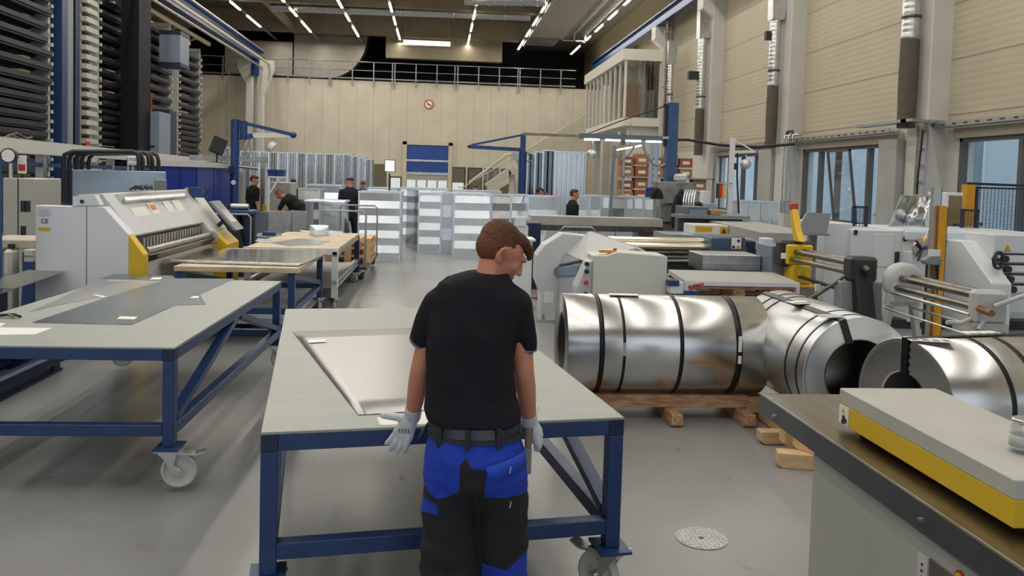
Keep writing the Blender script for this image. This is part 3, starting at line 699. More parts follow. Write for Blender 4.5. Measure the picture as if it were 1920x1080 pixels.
# fourth table: white front, wooden top
o = T('assembly_bench', 'white steel bench with plywood top and scattered tin parts', 'bench', (0, 0, 0))
A = hz(460, 463, .84); B = hz(632, 467, .84); Cc = hz(650, 437, .84)
xl, xr, y0, y1 = A.x, B.x, B.y, Cc.y
MB().box(xl, xr, y0+.03, y1, .80, .84).obj('board_top', woodt, o)
MB().box(xl-.02, xr+.02, y0, y0+.03, .76, .845).obj('front_rail', white, o)
for x in (xl+.03, xr-.03):
    for y in (y0+.05, y1-.05):
        MB().box(x-.04, x+.04, y-.04, y+.04, .18, .80).obj('leg', white if y < y0+1 else bluedark, o)
        caster(o, (x, y, .18), .8, r=.07)
    objs(MB().box(x-.03, x+.03, y0, y1, .74, .80).box(x-.03, x+.03, y0, y1, .36, .41), 'side_rail', zincd, o)
MB().prism([(xl+.1, .80), (xl+.35, .80), (xl+.1, .55)], 'y', y0+.01, y0+.03).prism([(xl+.55, .80), (xl+.30, .80), (xl+.55, .6)], 'y', y0+.01, y0+.03).obj('gusset', white, o)
MB().box(xl, xr, y0+.1, y1, .30, .34).obj('lower_shelf', zincd, o)
p = hz(598, 441, .84)
o = T('tin_ring', 'bright galvanised round duct collar standing on the assembly bench', 'duct collar', (p.x, p.y, .841))
MB().lathe([(.15, 0), (.15, .16), (.145, .16), (.145, .0)], n=36, closed=True).obj('collar_wall', zincb, o)
MB().lathe([(.15, .07), (.155, .08), (.155, .09), (.15, .1)], n=36).obj('bead', zincb, o)
p = hz(505, 441, .84)
tag(MB().box(-.10, .10, -.06, .06, 0, .05).obj('blue_tool_box', blue2, loc=(0, 0, 0)), 'small blue box among tin parts on the bench', 'box').location = (p.x, p.y, .842)
for lb, pp, mt in (('dark flat tin disc at the left of the assembly bench', ((483, 437), (512, 435), (530, 441), (500, 446), (480, 443)), sheetm), ('pale flat tin blank in the middle of the bench', ((505, 455), (560, 447), (620, 452), (600, 459), (540, 461)), sheetm),
                   ('flat tin segment at the right of the bench', ((560, 432), (640, 433), (648, 440), (590, 444)), zinc), ('wide pale tin blank near the left front of bench', ((484, 447), (520, 449), (500, 456), (478, 452)), zinc)):
    sheet('tin_blank', lb, zpts(.842, *pp), .8412+.001*random.random(), mt, 'tin blank')
# paint roller on floor between? (low pallet truck deck under the tables)
o = T('low_sheet_cart', 'low steel cart with sheet stack beneath the plywood table', 'cart', (0, 0, 0))
p0 = hz(470, 585, .05)
MB().box(-2.6, -1.55, 9.3, 11.4, .16, .20).obj('deck', zincd, o); MB().box(-2.55, -1.6, 9.4, 11.3, .20, .27).obj('sheet_stack', zincb, o)
objs(MB().box(-2.55, -2.45, 9.4, 11.3, .0, .16).box(-1.7, -1.6, 9.4, 11.3, 0, .16), 'skid', iron, o)

# ================================================================== TROLLEYS
def trolley(label, x0, x1, y0, y1, hz_=.95, deck=.24, handles=(0, 1), mt=None, group=None):
    o = T('platform_trolley', label, 'trolley', ((x0+x1)/2, (y0+y1)/2, 0), 0, group)
    a = (x1-x0)/2; b_ = (y1-y0)/2
    MB().box(-a, a, -b_, b_, deck-.05, deck).obj('deck', steeld, o)
    for h in handles:
        y = -b_+.03 if h == 0 else b_-.03
        MB().tube([(-a+.03, y, deck), (-a+.03, y, hz_-.05), (-a+.08, y, hz_), (a-.08, y, hz_), (a-.03, y, hz_-.05), (a-.03, y, deck)], .017, 10).obj('push_handle', mat('grey_tube', (.30, .34, .38), .35, .5), o)
    for x in (-a+.08, a-.08):
        for y in (-b_+.1, b_-.1): caster(o, (x, y, deck-.05), .5, rubber, r=.08, brake=False)
    return o
trolley('trolley with tall U handles beside the tin wall, loaded with pallets', -2.0, -1.2, 14.3, 17.0, 1.22, .26, group='platform trolleys')
trolley('trolley with U handle in front of the dark sheet panels', -4.25, -3.2, 14.6, 15.8, 1.1, .24, (0,), group='platform trolleys')
def pallet(name, label, x, y, z, rz=0, L=1.2, W=.8, group=None, mt=None):
    o = T(name, label, 'pallet', (x, y, z), rz, group); mt = mt or woodp
    for k in range(5): MB().box(-L/2, L/2, -W/2+k*(W-.12)/4, -W/2+.12+k*(W-.12)/4, .122, .144).obj('deck_board', mt, o)
    for sx_ in (-1, 0, 1):
        MB().box(sx_*(L/2-.07)-.07, sx_*(L/2-.07)+.07, -W/2, W/2, .1, .122).obj('cross_board', mt, o)
        for sy_ in (-1, 0, 1): MB().box(sx_*(L/2-.07)-.07, sx_*(L/2-.07)+.07, sy_*(W/2-.06)-.06, sy_*(W/2-.06)+.06, .022, .1).obj('block', mt, o)
    for sy_ in (-1, 0, 1): MB().box(-L/2, L/2, sy_*(W/2-.06)-.06, sy_*(W/2-.06)+.06, 0, .022).obj('bottom_board', mt, o)
    return o
for k in range(3): pallet('wooden_pallet', 'pale wooden pallet on the tall-handled trolley, %s' % ('lowest', 'middle', 'topmost')[k], -1.6, 15.6, .261+k*.145, PI/2, group='pallets on the trolley')

# ================================================================== COILS
def coil(name, label, c, ax, L, D, d, straps, mt, radial=()):
    """steel coil, centre c of its near face, axis direction ax (horizontal) pointing away along the body"""
    ang = math.atan2(ax[1], ax[0])
    o = T(name, label, 'steel coil', (c[0], c[1], c[2]), ang)
    R, r = D/2, d/2
    pr_ = [(r, L), (r, 0)]
    n = 9
    for k in range(n):   # the wound layers stand slightly proud of each other on the face
        q_ = r+(R-r)*(k+.5)/n; pr_ += [(q_, -.004 if k % 2 else .004)]
    pr_ += [(R-.004, 0), (R, .004), (R, L-.004), (R-.004, L), (r, L)]
    MB().lathe(pr_[:-1], (0, 0, 0), (1, 0, 0), 96, closed=True).obj('coil_body', mt, o)
    MB().lathe([(r-.001, .012), (r-.001, L-.012), (r-.004, L-.012), (r-.004, .012)], (0, 0, 0), (1, 0, 0), 64, closed=True).obj('bore_shade', mat('painted_bore_shade', (.035, .035, .038), .5, .4, .2, 6), o)  # dark sleeve added so the bore reads as deep shade
    for sx_, wd in straps:
        MB().lathe([(R+.0005, sx_), (R+.003, sx_), (R+.003, sx_+wd), (R+.0005, sx_+wd)], (0, 0, 0), (1, 0, 0), 96, closed=True).obj('strap', strapm, o)
    for a in radial:   # strap through the bore
        ca, sa = math.cos(a), math.sin(a); wv = .024
        t_ = Vector((0, -sa, ca)); rr = Vector((0, ca, sa))
        m_ = MB()
        P = [rr*(R+.004)+Vector((L+.004, 0, 0)), rr*(R+.004)+Vector((-.006, 0, 0)), rr*(r-.004)+Vector((-.006, 0, 0)), rr*(r-.004)+Vector((L+.004, 0, 0))]
        Q = [rr*(R+.007)+Vector((L+.008, 0, 0)), rr*(R+.007)+Vector((-.010, 0, 0)), rr*(r-.007)+Vector((-.010, 0, 0)), rr*(r-.007)+Vector((L+.008, 0, 0))]
        vs = []
        for pp in (P, Q):
            for v in pp: vs += [v-t_*wv, v+t_*wv]
        fs = []
        for i in range(4):
            j = (i+1) % 4
            fs += [(2*i, 2*i+1, 2*j+1, 2*j), (8+2*i, 8+2*j, 8+2*j+1, 8+2*i+1), (2*i, 2*j, 8+2*j, 8+2*i), (2*i+1, 8+2*i+1, 8+2*j+1, 2*j+1)]
        m_.add(vs, fs).obj('bore_strap', strapm, o)
    return o
coilm1 = mat('coil_zinc_surface', (.60, .60, .59), .24, 1, .10, 2.0, .05, 4, stretch=(1, .6, .6))
coilm2 = mat('coil_dull_surface', (.56, .58, .60), .34, 1, .06, 2.0, .04, 4)
ang1 = -YAW+.08
c1 = Vector((1.0, 6.46, .562))
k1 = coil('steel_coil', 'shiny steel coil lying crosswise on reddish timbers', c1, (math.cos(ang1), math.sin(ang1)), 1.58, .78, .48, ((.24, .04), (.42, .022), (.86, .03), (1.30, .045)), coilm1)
for x in (.43, ): MB().box(x-.012, x+.012, -.394, -.386, -.02, .08).obj('strap_seal', zinc, k1)
MB().box(1.31, 1.335, -.396, -.388, .02, .14).box(1.31, 1.335, -.396, -.388, -.07, -.01).obj('coil_tag', paper, k1)
tag(MB().prism([(-.12, -.05), (.12, -.06), (.13, .04), (-.10, .05)], 'z', 0, .002).obj('coil_label', paper), 'white label sheet lying on top of the crosswise coil', 'label').location = (c1.x+.48, c1.y-.03, .956)
c2 = Vector((2.90, 5.36, .575))
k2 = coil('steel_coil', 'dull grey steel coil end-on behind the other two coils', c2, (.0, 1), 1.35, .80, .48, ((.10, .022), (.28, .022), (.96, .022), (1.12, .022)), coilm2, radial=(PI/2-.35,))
MB().box(.05, .17, .09, .25, .385, .392).obj('edge_protector', zincb, k2)
c3 = Vector((2.84, 4.72, .562))
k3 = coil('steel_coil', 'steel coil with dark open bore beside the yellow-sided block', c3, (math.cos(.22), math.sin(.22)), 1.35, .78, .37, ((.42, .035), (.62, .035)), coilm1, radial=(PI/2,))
for lb, (px, py), z, ang, k_ in (('white printed label on top of the coil with open bore', (1742, 637), .955, -.2, 1), ('small white label on the dull grey coil top', (1507, 567), .97, .35, 2), ('white label far right on the open-bore coil', (1842, 625), .955, .1, 3)):
    p = hz(px, py, z); o = T('coil_label', lb, 'label', (p.x, p.y, z), ang)
    MB().prism([(-.13, -.07), (.13, -.07), (.13, .07), (-.13, .07)], 'z', 0, .002).obj('paper', paper, o)
    for i in range(4): MB().box(-.11+i*.06, -.07+i*.06, -.05, .0+.01*(i % 2), .002, .003).obj('print_block', greyd, o)
def scribble(p, rot, s_):
    m_ = MB(); m_.tube([(-.06*s_, .01, 0), (-.07*s_, -.015, 0), (-.04*s_, -.02, 0), (-.035*s_, .0, 0)], .0015, 5).tube([(-.01*s_, .02, 0), (-.01*s_, -.02, 0)], .0015, 5).tube([(.02*s_, -.02, 0), (.03*s_, .02, 0), (.05*s_, -.01, 0), (.07*s_, .0, 0)], .0015, 5)
    return m_
# timbers
def timber(label, p, q, w_, h_, mt, group=None):
    p = Vector(p); q = Vector(q); c = (p+q)/2; d = q-p; a = math.atan2(d.y, d.x); L = d.length
    m_ = MB(); m_.prism([(-L/2, -h_/2+.02), (-L/2+.03, -h_/2), (L/2-.03, -h_/2), (L/2, -h_/2+.02), (L/2, h_/2), (-L/2, h_/2)], 'y', -w_/2, w_/2)
    o = m_.obj('timber_beam', mt, bevel=.004); o.location = c; o.rotation_euler = (0, 0, a); return tag(o, label, 'timber', group)
dv = Vector((math.cos(ang1), math.sin(ang1), 0)); nv = Vector((-dv.y, dv.x, 0)); cb = Vector((c1.x, c1.y, .15))
timber('reddish timber beam along the front under the crosswise coil', cb-nv*.17+dv*.12, cb-nv*.17+dv*1.47, .09, .10, woodr)
timber('reddish timber beam along the back under the crosswise coil', cb+nv*.17+dv*.12, cb+nv*.17+dv*1.47, .09, .10, woodr)
for t_, lb in ((.20, 'left hidden'), (.85, 'middle'), (1.42, 'right')):
    b0 = Vector((c1.x, c1.y, .05))+dv*t_; timber('short cross timber under the crosswise coil, %s one' % lb, b0-nv*.42, b0+nv*.36, .09, .098, woodr)
for y, lb in ((5.47, 'near'), (6.3, 'far')): timber('pale timber under the end-on coil, %s one' % lb, (2.42, y, .12), (3.38, y, .12), .1, .13, woodp)
for x in (2.62, 3.18): MB_ = timber('long timber runner under the end-on coil, %s' % ('left' if x < 2.9 else 'right'), (x, 5.38, .035), (x, 6.7, .035), .1, .06, woodp)
timber('pale timber sticking out on the floor in front of coils', (2.28, 5.17+.05, .05), (2.95, 5.05+.0, .05), .11, .10, woodp)
timber('pale timber leading under the dull grey coil', (2.32, 6.03, .05), (2.55, 5.75, .05), .10, .10, woodp) if 0 else timber('pale timber on the floor between the coils', (2.34, 5.68, .05), (2.86, 5.66, .05), .10, .09, woodp)
timber('long timber lying under the open-bore coil, beside the bench', (2.45, 5.30, .145), (2.98, 4.30, .145), .09, .09, woodp)
timber('timber under the far part of the open-bore coil', (3.70, 5.5, .125), (3.80, 4.5, .125), .1, .11, woodp)
timber('floor timber carrying the open-bore coil, right', (2.9, 4.50, .05), (4.2, 4.70, .05), .1, .099, woodp)

# ================================================================== FOREGROUND BENCH MACHINE (lower right)
o = T('roller_bench', 'grey cabinet machine with long steel bed, lower right', 'machine', (1.50, 0, 0))
MB().box(0, .60, .9, 3.62, .865, .90).obj('steel_bed', mat('worn_steel_bed', (.30, .29, .26), .3, 1, .35, 3, .03, 20, stretch=(2, .5, 1), col2=(.22, .18, .13)), o, bevel=.003)
MB().box(-.012, 0, .9, 3.62, .815, .90).obj('front_strip', mat('dark_edge_steel', (.16, .18, .19), .35, .8, .1, 6), o)
MB().box(.40, .42, 3.0, 3.62, .90, .915).obj('guide_rail', zinc, o)
MB().box(.03, .75, 1.0, 3.16, 0, .79).obj('cabinet', greyc, o, bevel=.012)
MB().box(.05, .70, 1.0, 3.10, .79, .865).obj('bed_support', iron, o)
MB().box(.02, .03, 1.0, 2.16, .0, .765).obj('control_panel', mat('pale_blue_grey_panel', (.42, .46, .50), .4, 0, .05, 3), o)
for y in (3.45, 2.35, 1.75): MB().cyl((-.012, y, .845), (-.020, y, .845), .009, n=10).obj('bolt', zinc, o)
cp = kids(o)
# sockets/switch plates on the cabinet front
def front(y, z, w_, h_, mt, nm, th=.006): return MB().box(.03-th, .03, y-w_/2, y+w_/2, z-h_/2, z+h_/2).obj(nm, mt, o)
p1 = hx(1733, 1058, 1.53); front(p1.y, p1.z-.03, .05, .12, mat('plate_grey', (.5, .5, .5), .4), 'socket_plate')
for k in range(3): MB().cyl((.024, p1.y, p1.z-.02*k), (.020, p1.y, p1.z-.02*k), .004, n=8).obj('socket_hole', iron, o)
p1 = hx(1768, 1075, 1.53); front(p1.y, p1.z-.03, .11, .10, steel, 'switch_plate', .008)
p1 = hx(1802, 1078, 1.53)
MB().cyl((.03, p1.y, p1.z-.01), (.024, p1.y, p1.z-.01), .022, n=24).obj('round_sticker', red, o)
MB().cyl((.024, p1.y, p1.z-.01), (.022, p1.y, p1.z-.01), .016, n=24).obj('sticker_centre', yellow, o)
# block with the yellow side
o = T('press_block', 'scratched grey block with yellow side on the steel bed', 'machine guard', (1.60, 0, 0))
scr = mat('scratched_grey_top', (.46, .46, .42), .5, 0, .08, 3); chip(scr, (.10, .10, .09), .735, 7, (3, .8, 1))
MB().box(0, .40, 2.10, 3.10, 1.005, 1.062).obj('top_plate', scr, o, bevel=.003)
MB().box(.002, .40, 2.10, 3.10, .925, 1.005).obj('yellow_guard', yellow, o, bevel=.003)
MB().box(.06, .36, 2.16, 3.04, .90, .925).obj('base_strip', iron, o)
MB().box(-.003, .002, 3.02, 3.09, .93, 1.0).obj('warning_label', paper, o)
MB().cyl((-.004, 3.05, .957), (-.006, 3.05, .957), .010, n=16).cyl((-.004, 3.055, .94), (-.006, 3.055, .94), .010, n=16).box(-.006, -.004, 3.028, 3.045, .94, .955).obj('pictogram', label_m, o)
MB().prism([(3.044, .977), (3.066, .977), (3.055, .995)], 'x', -.006, -.003).obj('warning_triangle', yellow, o)
text('marking', 'P', .06, label_m, o, (.08, 2.0985, .965), (PI/2, 0, 0), .001)
# glass jar
p = hz(1912, 848, 1.062)
o = T('glass_jar', 'small clear glass jar standing on the scratched block', 'jar', (p.x+.01, p.y, 1.0625))
MB().lathe([(.0, 0), (.034, 0), (.038, .005), (.038, .075), (.033, .088), (.033, .105), (.030, .105), (.030, .088), (.034, .074), (.034, .006), (0, .006)], n=28).obj('jar_body', jarglass, o)
MB().lathe([(.033, .092), (.036, .094), (.036, .102), (.033, .104)], n=28).obj('jar_rim', zinc, o)
MB().lathe([(.0385, .02), (.0388, .02), (.0388, .055), (.0385, .055)], n=28).obj('jar_label', mat('faded_label', (.45, .47, .46), .6), o)

# manhole cover
p = hz(1315, 1010, 0)
o = T('manhole_cover', 'round checker-plate manhole cover in the floor', 'manhole cover', (p.x, p.y, 0))
MB().cyl((0, 0, .0005), (0, 0, .004), .135, n=48).obj('cover_plate', mat('checker_plate', (.40, .39, .36), .35, .7, .2, 10), o)
m_ = MB()
for i in range(-5, 6):
    for j in range(-5, 6):
        x, y = i*.024, j*.024
        if x*x+y*y < .0150 and (i, j) != (0, 0):
            if (i+j) % 2: m_.bar((x-.008, y-.008, .005), (x+.008, y+.008, .005), .005, .003)
            else: m_.bar((x-.008, y+.008, .005), (x+.008, y-.008, .005), .005, .003)
t_ = m_.obj('tread_pattern', zincb, o); t_['kind'] = 'stuff'
MB().cyl((0, 0, .004), (0, 0, .0045), .013, n=16).obj('lifting_hole', iron, o)

# ================================================================== STORAGE RACKS (left)
XF = -11.5
def yr(px, py=200, X=XF): return hx(px, py, X).y
bays = [('nearest', 16.5, yr(92)), ('second', yr(184), yr(243)), ('third', yr(268), yr(318)), ('farthest', yr(334), yr(374))]
latt = mat('pale_rack_upright', (.47, .47, .43), .5, 0, .05, 4)
traym = mat('dark_steel_cassette', (.018, .022, .036), .5, .2, .3, 3)
hole = mat('shaded_slot', (.02, .02, .02), .9)
def upright(o, x, y, z1, wd=.55):
    MB().box(x-wd, x, y-.06, y+.06, 0, z1).obj('upright', latt, o)
    m_ = MB(); z = .3
    while z < z1-.3: m_.box(x, x+.10, y-.05, y+.05, z, z+.10); z += .28
    m_.obj('support_teeth', latt, o)['kind'] = 'stuff'
def rack(nm, y0, y1, ztop, skip=()):
    o = T('storage_rack', 'tall cassette storage rack, %s bay along the left wall' % nm, 'rack', (0, 0, 0), 0, 'cassette storage rack bays')
    for y in (y0, y1):
        for x in (XF, XF-1.7): upright(o, x, y, ztop, .5 if x == XF else .15)
    objs(MB().box(XF-1.7, XF, y0, y0+.1, ztop-.15, ztop).box(XF-1.7, XF, y1-.1, y1, ztop-.15, ztop), 'cross_beam', latt, o)
    n = 0
    z = .35; tray = None
    while z < ztop-.25:
        jut = random.choice((0, 0, .05, .12)); full = random.random()
        m_ = MB(); a, b_ = y0+.09, y1-.09; x1 = XF+.02+jut; x0 = XF-1.55
        m_.box(x0, x1, a, b_, z, z+.05).box(x1-.05, x1, a, b_, z+.05, z+.13).box(x0, x0+.05, a, b_, z+.05, z+.13)
        m_.box(x1-.6, x1-.5, a, b_, z-.06, z).box(x1-.15, x1-.05, a, b_, z-.06, z)
        t_ = m_.obj('storage_cassette', traym, loc=(x0, a, z))
        tag(t_, 'dark flat steel cassette in the %s bay of the left storage rack' % nm, 'storage cassette', 'cassettes of the %s rack bay' % nm)
        if full < .35:
            m2 = MB().box(x0+.1, x1-.08, a+.1, b_-.1, z+.051, z+.10).obj('sheet_stack', random.choice((zincd, sheetl, steel)), t_); m2.location = (-x0, -a, -z)
        z += .26 if z < 4.2 else .40
        n += 1
rack('nearest', 16.5, bays[0][2], 8.1)
rack('second', bays[1][1], bays[1][2], 8.1)
rack('third', bays[2][1], bays[2][2], 8.0)
rack('farthest', bays[3][1], bays[3][2], 7.6)
# masts between the bays
ya, yb = yr(117), yr(134)
tag(MB().box(XF-.3, XF+.05, yr(113), yr(124), 0, 11).obj('rack_mast', blue), 'tall blue mast post beside the nearest rack bay', 'post')
tag(MB().box(XF-.3, XF+.0, yr(127), yr(137), 0, 11).obj('rack_mast', mat('grey_blue_post', (.22, .24, .25), .5)), 'tall grey post right of the blue mast by the racks', 'post')
tag(MB().box(XF-.3, XF+.02, yr(140), yr(148), 0, 11).obj('rack_mast', bluedark), 'tall narrow navy post left of the white toothed upright', 'post')
o = T('toothed_upright', 'white toothed rack upright full of square holes', 'rack upright', (XF, yr(153), 0))
Lw = yr(175)-yr(153)
MB().box(-.3, -.05, 0, Lw, 0, 10).obj('back_plate', latt, o)
z = .2; k = 0
while z < 9.9:
    MB().box(-.05, .15, 0, Lw*.95, z, z+.16).obj('tooth', latt, o) if k < 95 else None
    MB().box(-.05, .02, Lw*.15, Lw*.55, z+.17, z+.26).obj('slot', hole, o) if k < 95 else None
    z += .30; k += 1
y1_ = yr(256)
tag(MB().box(XF+.3, XF+.9, yr(243, X=XF+.6), yr(266, X=XF+.6), 0, 11.2).obj('lift_mast', mat('black_lift_column', (.006, .007, .012), .6, 0, .3, 2, spec=.2)), 'black lift column running up past the rack bays', 'post')
o = T('lift_cabinet', 'grey-blue tall control cabinet standing at the black lift column', 'cabinet', (XF+.7, yr(272, X=XF+.7), 0))
MB().box(0, .5, 0, 1.3, 0, 3.95).obj('cabinet_body', mat('blue_grey_panel', (.19, .24, .30), .45, 0, .05, 2), o)
MB().box(-.05, .45, 1.3, 2.2, 0, 4.1).obj('blue_cabinet', bluedark, o)
MB().box(.1, .35, -.01, 0, 2.6, 2.7).obj('door_handle', iron, o)
MB().cyl((.15, .2, 3.95), (.15, .2, 4.6), .03, n=8).obj('indicator_pole', red, o)
o = T('lift_motor_box', 'grey box with blue trim mounted high on rack front', 'motor box', (XF+.3, yr(280), 6.1))
MB().box(0, .8, .2, 1.4, 0, 1.1).obj('motor_housing', mat('blue_grey_panel', (0, 0, 0)), o)
objs(MB().box(-.02, .82, .18, 1.42, 1.1, 1.25).box(-.02, .82, .18, 1.42, -.15, 0), 'trim', bluedark, o)

# long overhead cable duct and blue pipe running in front of the racks
pA, pB = hx(0, 275, -7.6), hx(420, 303, -9.9)
o = T('overhead_cable_duct', 'long white perforated cable duct running along the left side', 'cable duct', (0, 0, 0))
def pl(px, py, Y): return hy(px, py, Y)
P1, P2 = pl(-20, 270, 11.5), pl(405, 305, 30)
MB().bar(P1, P2, .25, .20).obj('duct_body', mat('pale_cable_duct', (.62, .62, .58), .5), o)
MB().bar(P1-Vector((0, .2, .25)), P2-Vector((0, .2, .3)), .07, .07).obj('blue_pipe', blue2, o)
for u in (.1, .3, .5, .7): p = P1.lerp(P2, u); MB().box(p.x-.06, p.x+.06, p.y-.06, p.y+.06, 0, p.z-.08).obj('stand_post', zincd, o)
m_ = MB()
for k in range(5):
    pts = [pl(-10+j*14, 255+6*math.sin(j*1.7+k)+3*k, 11.7+.4*j) for j in range(6)]; m_.tube(pts, .014, 6)
c_ = m_.obj('cable_bundle', blackm); c_['kind'] = 'stuff'; c_['label'] = 'tangle of black cables lying on the pale cable duct'; c_['category'] = 'cables'
# red beacon
p = pl(165, 274, 16); o = T('beacon_lamp', 'small red beacon on the white cable duct', 'lamp', (p.x, p.y, p.z)); MB().cyl((0, 0, 0), (0, 0, .09), .04, n=16).obj('lens', red, o); MB().cyl((0, 0, -.12), (0, 0, 0), .045, n=16).obj('base', iron, o)

# ---- press line behind the white folding machine: bent black hoses over pale blue panels
o = T('hose_rack', 'row of bent black hoses arching over the pale blue panels', 'hoses', (0, 0, 0))
ends = [(119, 380, 135, 284, 247, 284, 260, 365), (130, 380, 145, 285, 258, 286, 268, 372), (143, 318, 155, 286, 268, 286, 279, 315), (153, 318, 165, 287, 275, 287, 286, 318), (166, 318, 176, 289, 285, 287, 297, 322)]
for i, (a, b_, c, d, e, f_, g, h_) in enumerate(ends):
    Y = 13.2+.1*i
    pts = [pl(a, b_, Y), pl(a, d+16, Y), pl(a+2, d+6, Y), pl(c, d, Y), pl(e, f_, Y+.6), pl(g-3, f_+4, Y+.6), pl(g, f_+14, Y+.6), pl(g, h_, Y+.6)]
    MB().tube(pts, .032, 10).obj('bent_hose', blackm, o)
def panel_box(name, label, px0, px1, py0, py1, Y, dep, mt, cat, z0=None, bev=.01, grp=None):
    """box whose front face spans the given picture span at distance Y"""
    a = hy(px0, py0, Y); b_ = hy(px1, py1, Y); zt = (a.z+hy(px1, py0, Y).z)/2
    zb = z0 if z0 is not None else hy((px0+px1)/2, py1, Y).z
    o = T(name, label, cat, ((a.x+b_.x)/2, Y, zb), 0, grp); hw = (b_.x-a.x)/2
    o['hw'] = hw; o['hh'] = zt-zb
    MB().box(-hw, hw, 0, dep, 0, zt-zb).obj('body', mt, o, bevel=bev)
    return o, hw, zt-zb
o, hw, hh = panel_box('blue_grey_enclosure', 'pale blue-grey machine enclosure behind the white folding machine', 121, 288, 319, 386, 13.7, .6, plastb, 'enclosure', 0)
MB().box(-hw*.75, hw*.1, -.01, 0, hh*.35, hh*.62).obj('darker_panel', mat('mid_blue_panel', (.08, .16, .34), .4), o)
MB().box(-hw, -hw+.12, -.02, 0, 0, hh).obj('corner_post', blue, o)
o, hw, hh = panel_box('blue_box', 'bright blue panelled box behind the folding machine', 278, 368, 312, 370, 15.5, 2.5, bluebright, 'box', 0)
MB().box(-hw-.05, hw+.05, -.05, 2.6, hh, hh+.10).obj('pale_lid', mat('pale_lid', (.55, .56, .54), .5), o)
for k in range(4): MB().box(-hw+.25+k*.3, -hw+.27+k*.3, -.012, 0, .5, hh).obj('panel_joint', bluedark, o)
panel_box('dark_box', 'small dark grey box in front of the bright blue box', 289, 305, 337, 362, 13.2, .2, greyd, 'box', 0)
o, hw, hh = panel_box('stock_sign', 'white notice lettered STOR hanging under the cable duct', 238, 258, 293, 310, 15, .02, paper, 'sign')
text('lettering', 'STOR', hh*.5, label_m, o, (0, -.003, hh*.6), (PI/2, 0, 0)); MB().box(-hw*.9, hw*.9, -.004, 0, hh*.15, hh*.2).obj('underline', label_m, o)
for k in range(3): MB().box(-hw-.0+k*hw*.9, -hw+.02+k*hw*.9, .02, .04, -o.location.z, hh).obj('sign_post', latt, o)

# ---- white folding machine with yellow guard (left)
Yn_ = 8.55
xl = hy(66, 500, Yn_).x; xr = hy(241, 500, Yn_).x; zt_ = hy(66, 385, Yn_).z
o = T('folding_machine', 'large white folding machine with yellow guards, left', 'machine', (xr, Yn_, 0), 0)
W_ = xr-xl; Lm = 3.1
zA = zt_; zB = hy(243, 440, Yn_).z; zTop = zt_+.0
prof = [(-W_, 0), (0, 0), (0, zB), (-.27*W_, zA+.0), (-W_, zA)]
MB().prism(prof, 'y', 0, .16).obj('end_housing', white, o, bevel=.006)
MB().box(-W_*.455, -W_*.447, -.004, 0, 0, zA).obj('panel_joint', greyd, o)
# yellow guard strip
gy = MB().prism([(0, 0), (.145, 0), (.145, zB-.20), (0, zB)], 'y', .0, .14); gy.obj('yellow_guard', yellow, o, bevel=.004)
# raised hood behind the front, sloping grey desk
hz0, hz1 = zA-.05, zA+.12
MB().prism([(-.62*W_, zA-.1), (-.62*W_, zA+.11), (-.36*W_, zA+.13), (.0, zB-.02), (-.05, zB-.06)], 'y', .16, Lm-.1).obj('hood', whiteg, o, bevel=.006)
desk = MB()
def slp(u, off=0.): return (-.36*W_+u*(.36*W_-.04)+off*.5, zA+.132+u*(zB-.03-zA-.132)+off)
a_, b2 = slp(.06), slp(.92)
desk.prism([a_, b2, (b2[0], b2[1]-.01), (a_[0], a_[1]-.01)], 'y', .45, Lm-.3)
desk.obj('grey_desk_panel', mat('desk_grey', (.33, .34, .32), .45), o).location = (.006, 0, .010)
MB().prism([slp(.22), slp(.30), (slp(.30)[0]+.03, slp(.30)[1]+.05), (slp(.22)[0]+.03, slp(.22)[1]+.05)], 'y', .5, Lm-.5).obj('ledge', zinc, o)
for i, (y0_, y1_, u0, u1) in enumerate(((.55, 1.0, .42, .85), (1.12, 1.36, .34, .75), (1.65, 1.9, .34, .68), (2.0, 2.3, .34, .72))):
    a_, b2 = slp(u0), slp(u1)
    s_ = MB().prism([a_, b2, (b2[0]+.002, b2[1]+.004), (a_[0]+.002, a_[1]+.004)], 'y', y0_, y1_).obj('note_sheet', paper, o); s_.location = (.012, 0, .016)
a_, b2 = slp(.40), slp(.52); MB().prism([a_, b2, (b2[0]+.002, b2[1]+.004), (a_[0]+.002, a_[1]+.004)], 'y', 1.16, 1.32).obj('orange_note', mat('orange_note', (.75, .18, .03), .6), o).location = (.015, 0, .020)
# upper end cap of the hood
MB().prism([(-.60*W_, zA), (-.60*W_, zA+.10), (-.37*W_, zA+.12), (-.31*W_, zA+.02)], 'y', -.004, .10).obj('hood_end', white, o)
MB().cyl((-.5*W_, -.006, zA+.05), (-.5*W_, -.012, zA+.05), .02, n=12).obj('lock_button', iron, o)
# row of segment tools and bending beam
bx0 = .02
MB().box(-W_+.02, .10, .16, Lm-.45, .05, zB-.30).obj('front_panel', cream, o, bevel=.004)
MB().box(.10, .12, .16, Lm-.5, .15, .25).obj('yellow_strip', yellow, o)
MB().prism([(-.1, zB-.30), (.10, zB-.30), (.16, zB-.22), (.10, zB-.20), (-.1, zB-.24)], 'y', .16, Lm-.5).obj('bending_beam', steeld, o)
MB().cyl((.10, .2, zB-.18), (.10, Lm-.45, zB-.18), .035, n=16).obj('beam_roll', steel, o)
for k in range(22): MB().box(-.03, .04, .30+k*.10, .365+k*.10, zB-.16, zB-.06).obj('segment_tool', steel, o)
MB().box(-.5, -.04, .16, Lm-.4, .3, zB-.06).obj('dark_throat', iron, o)
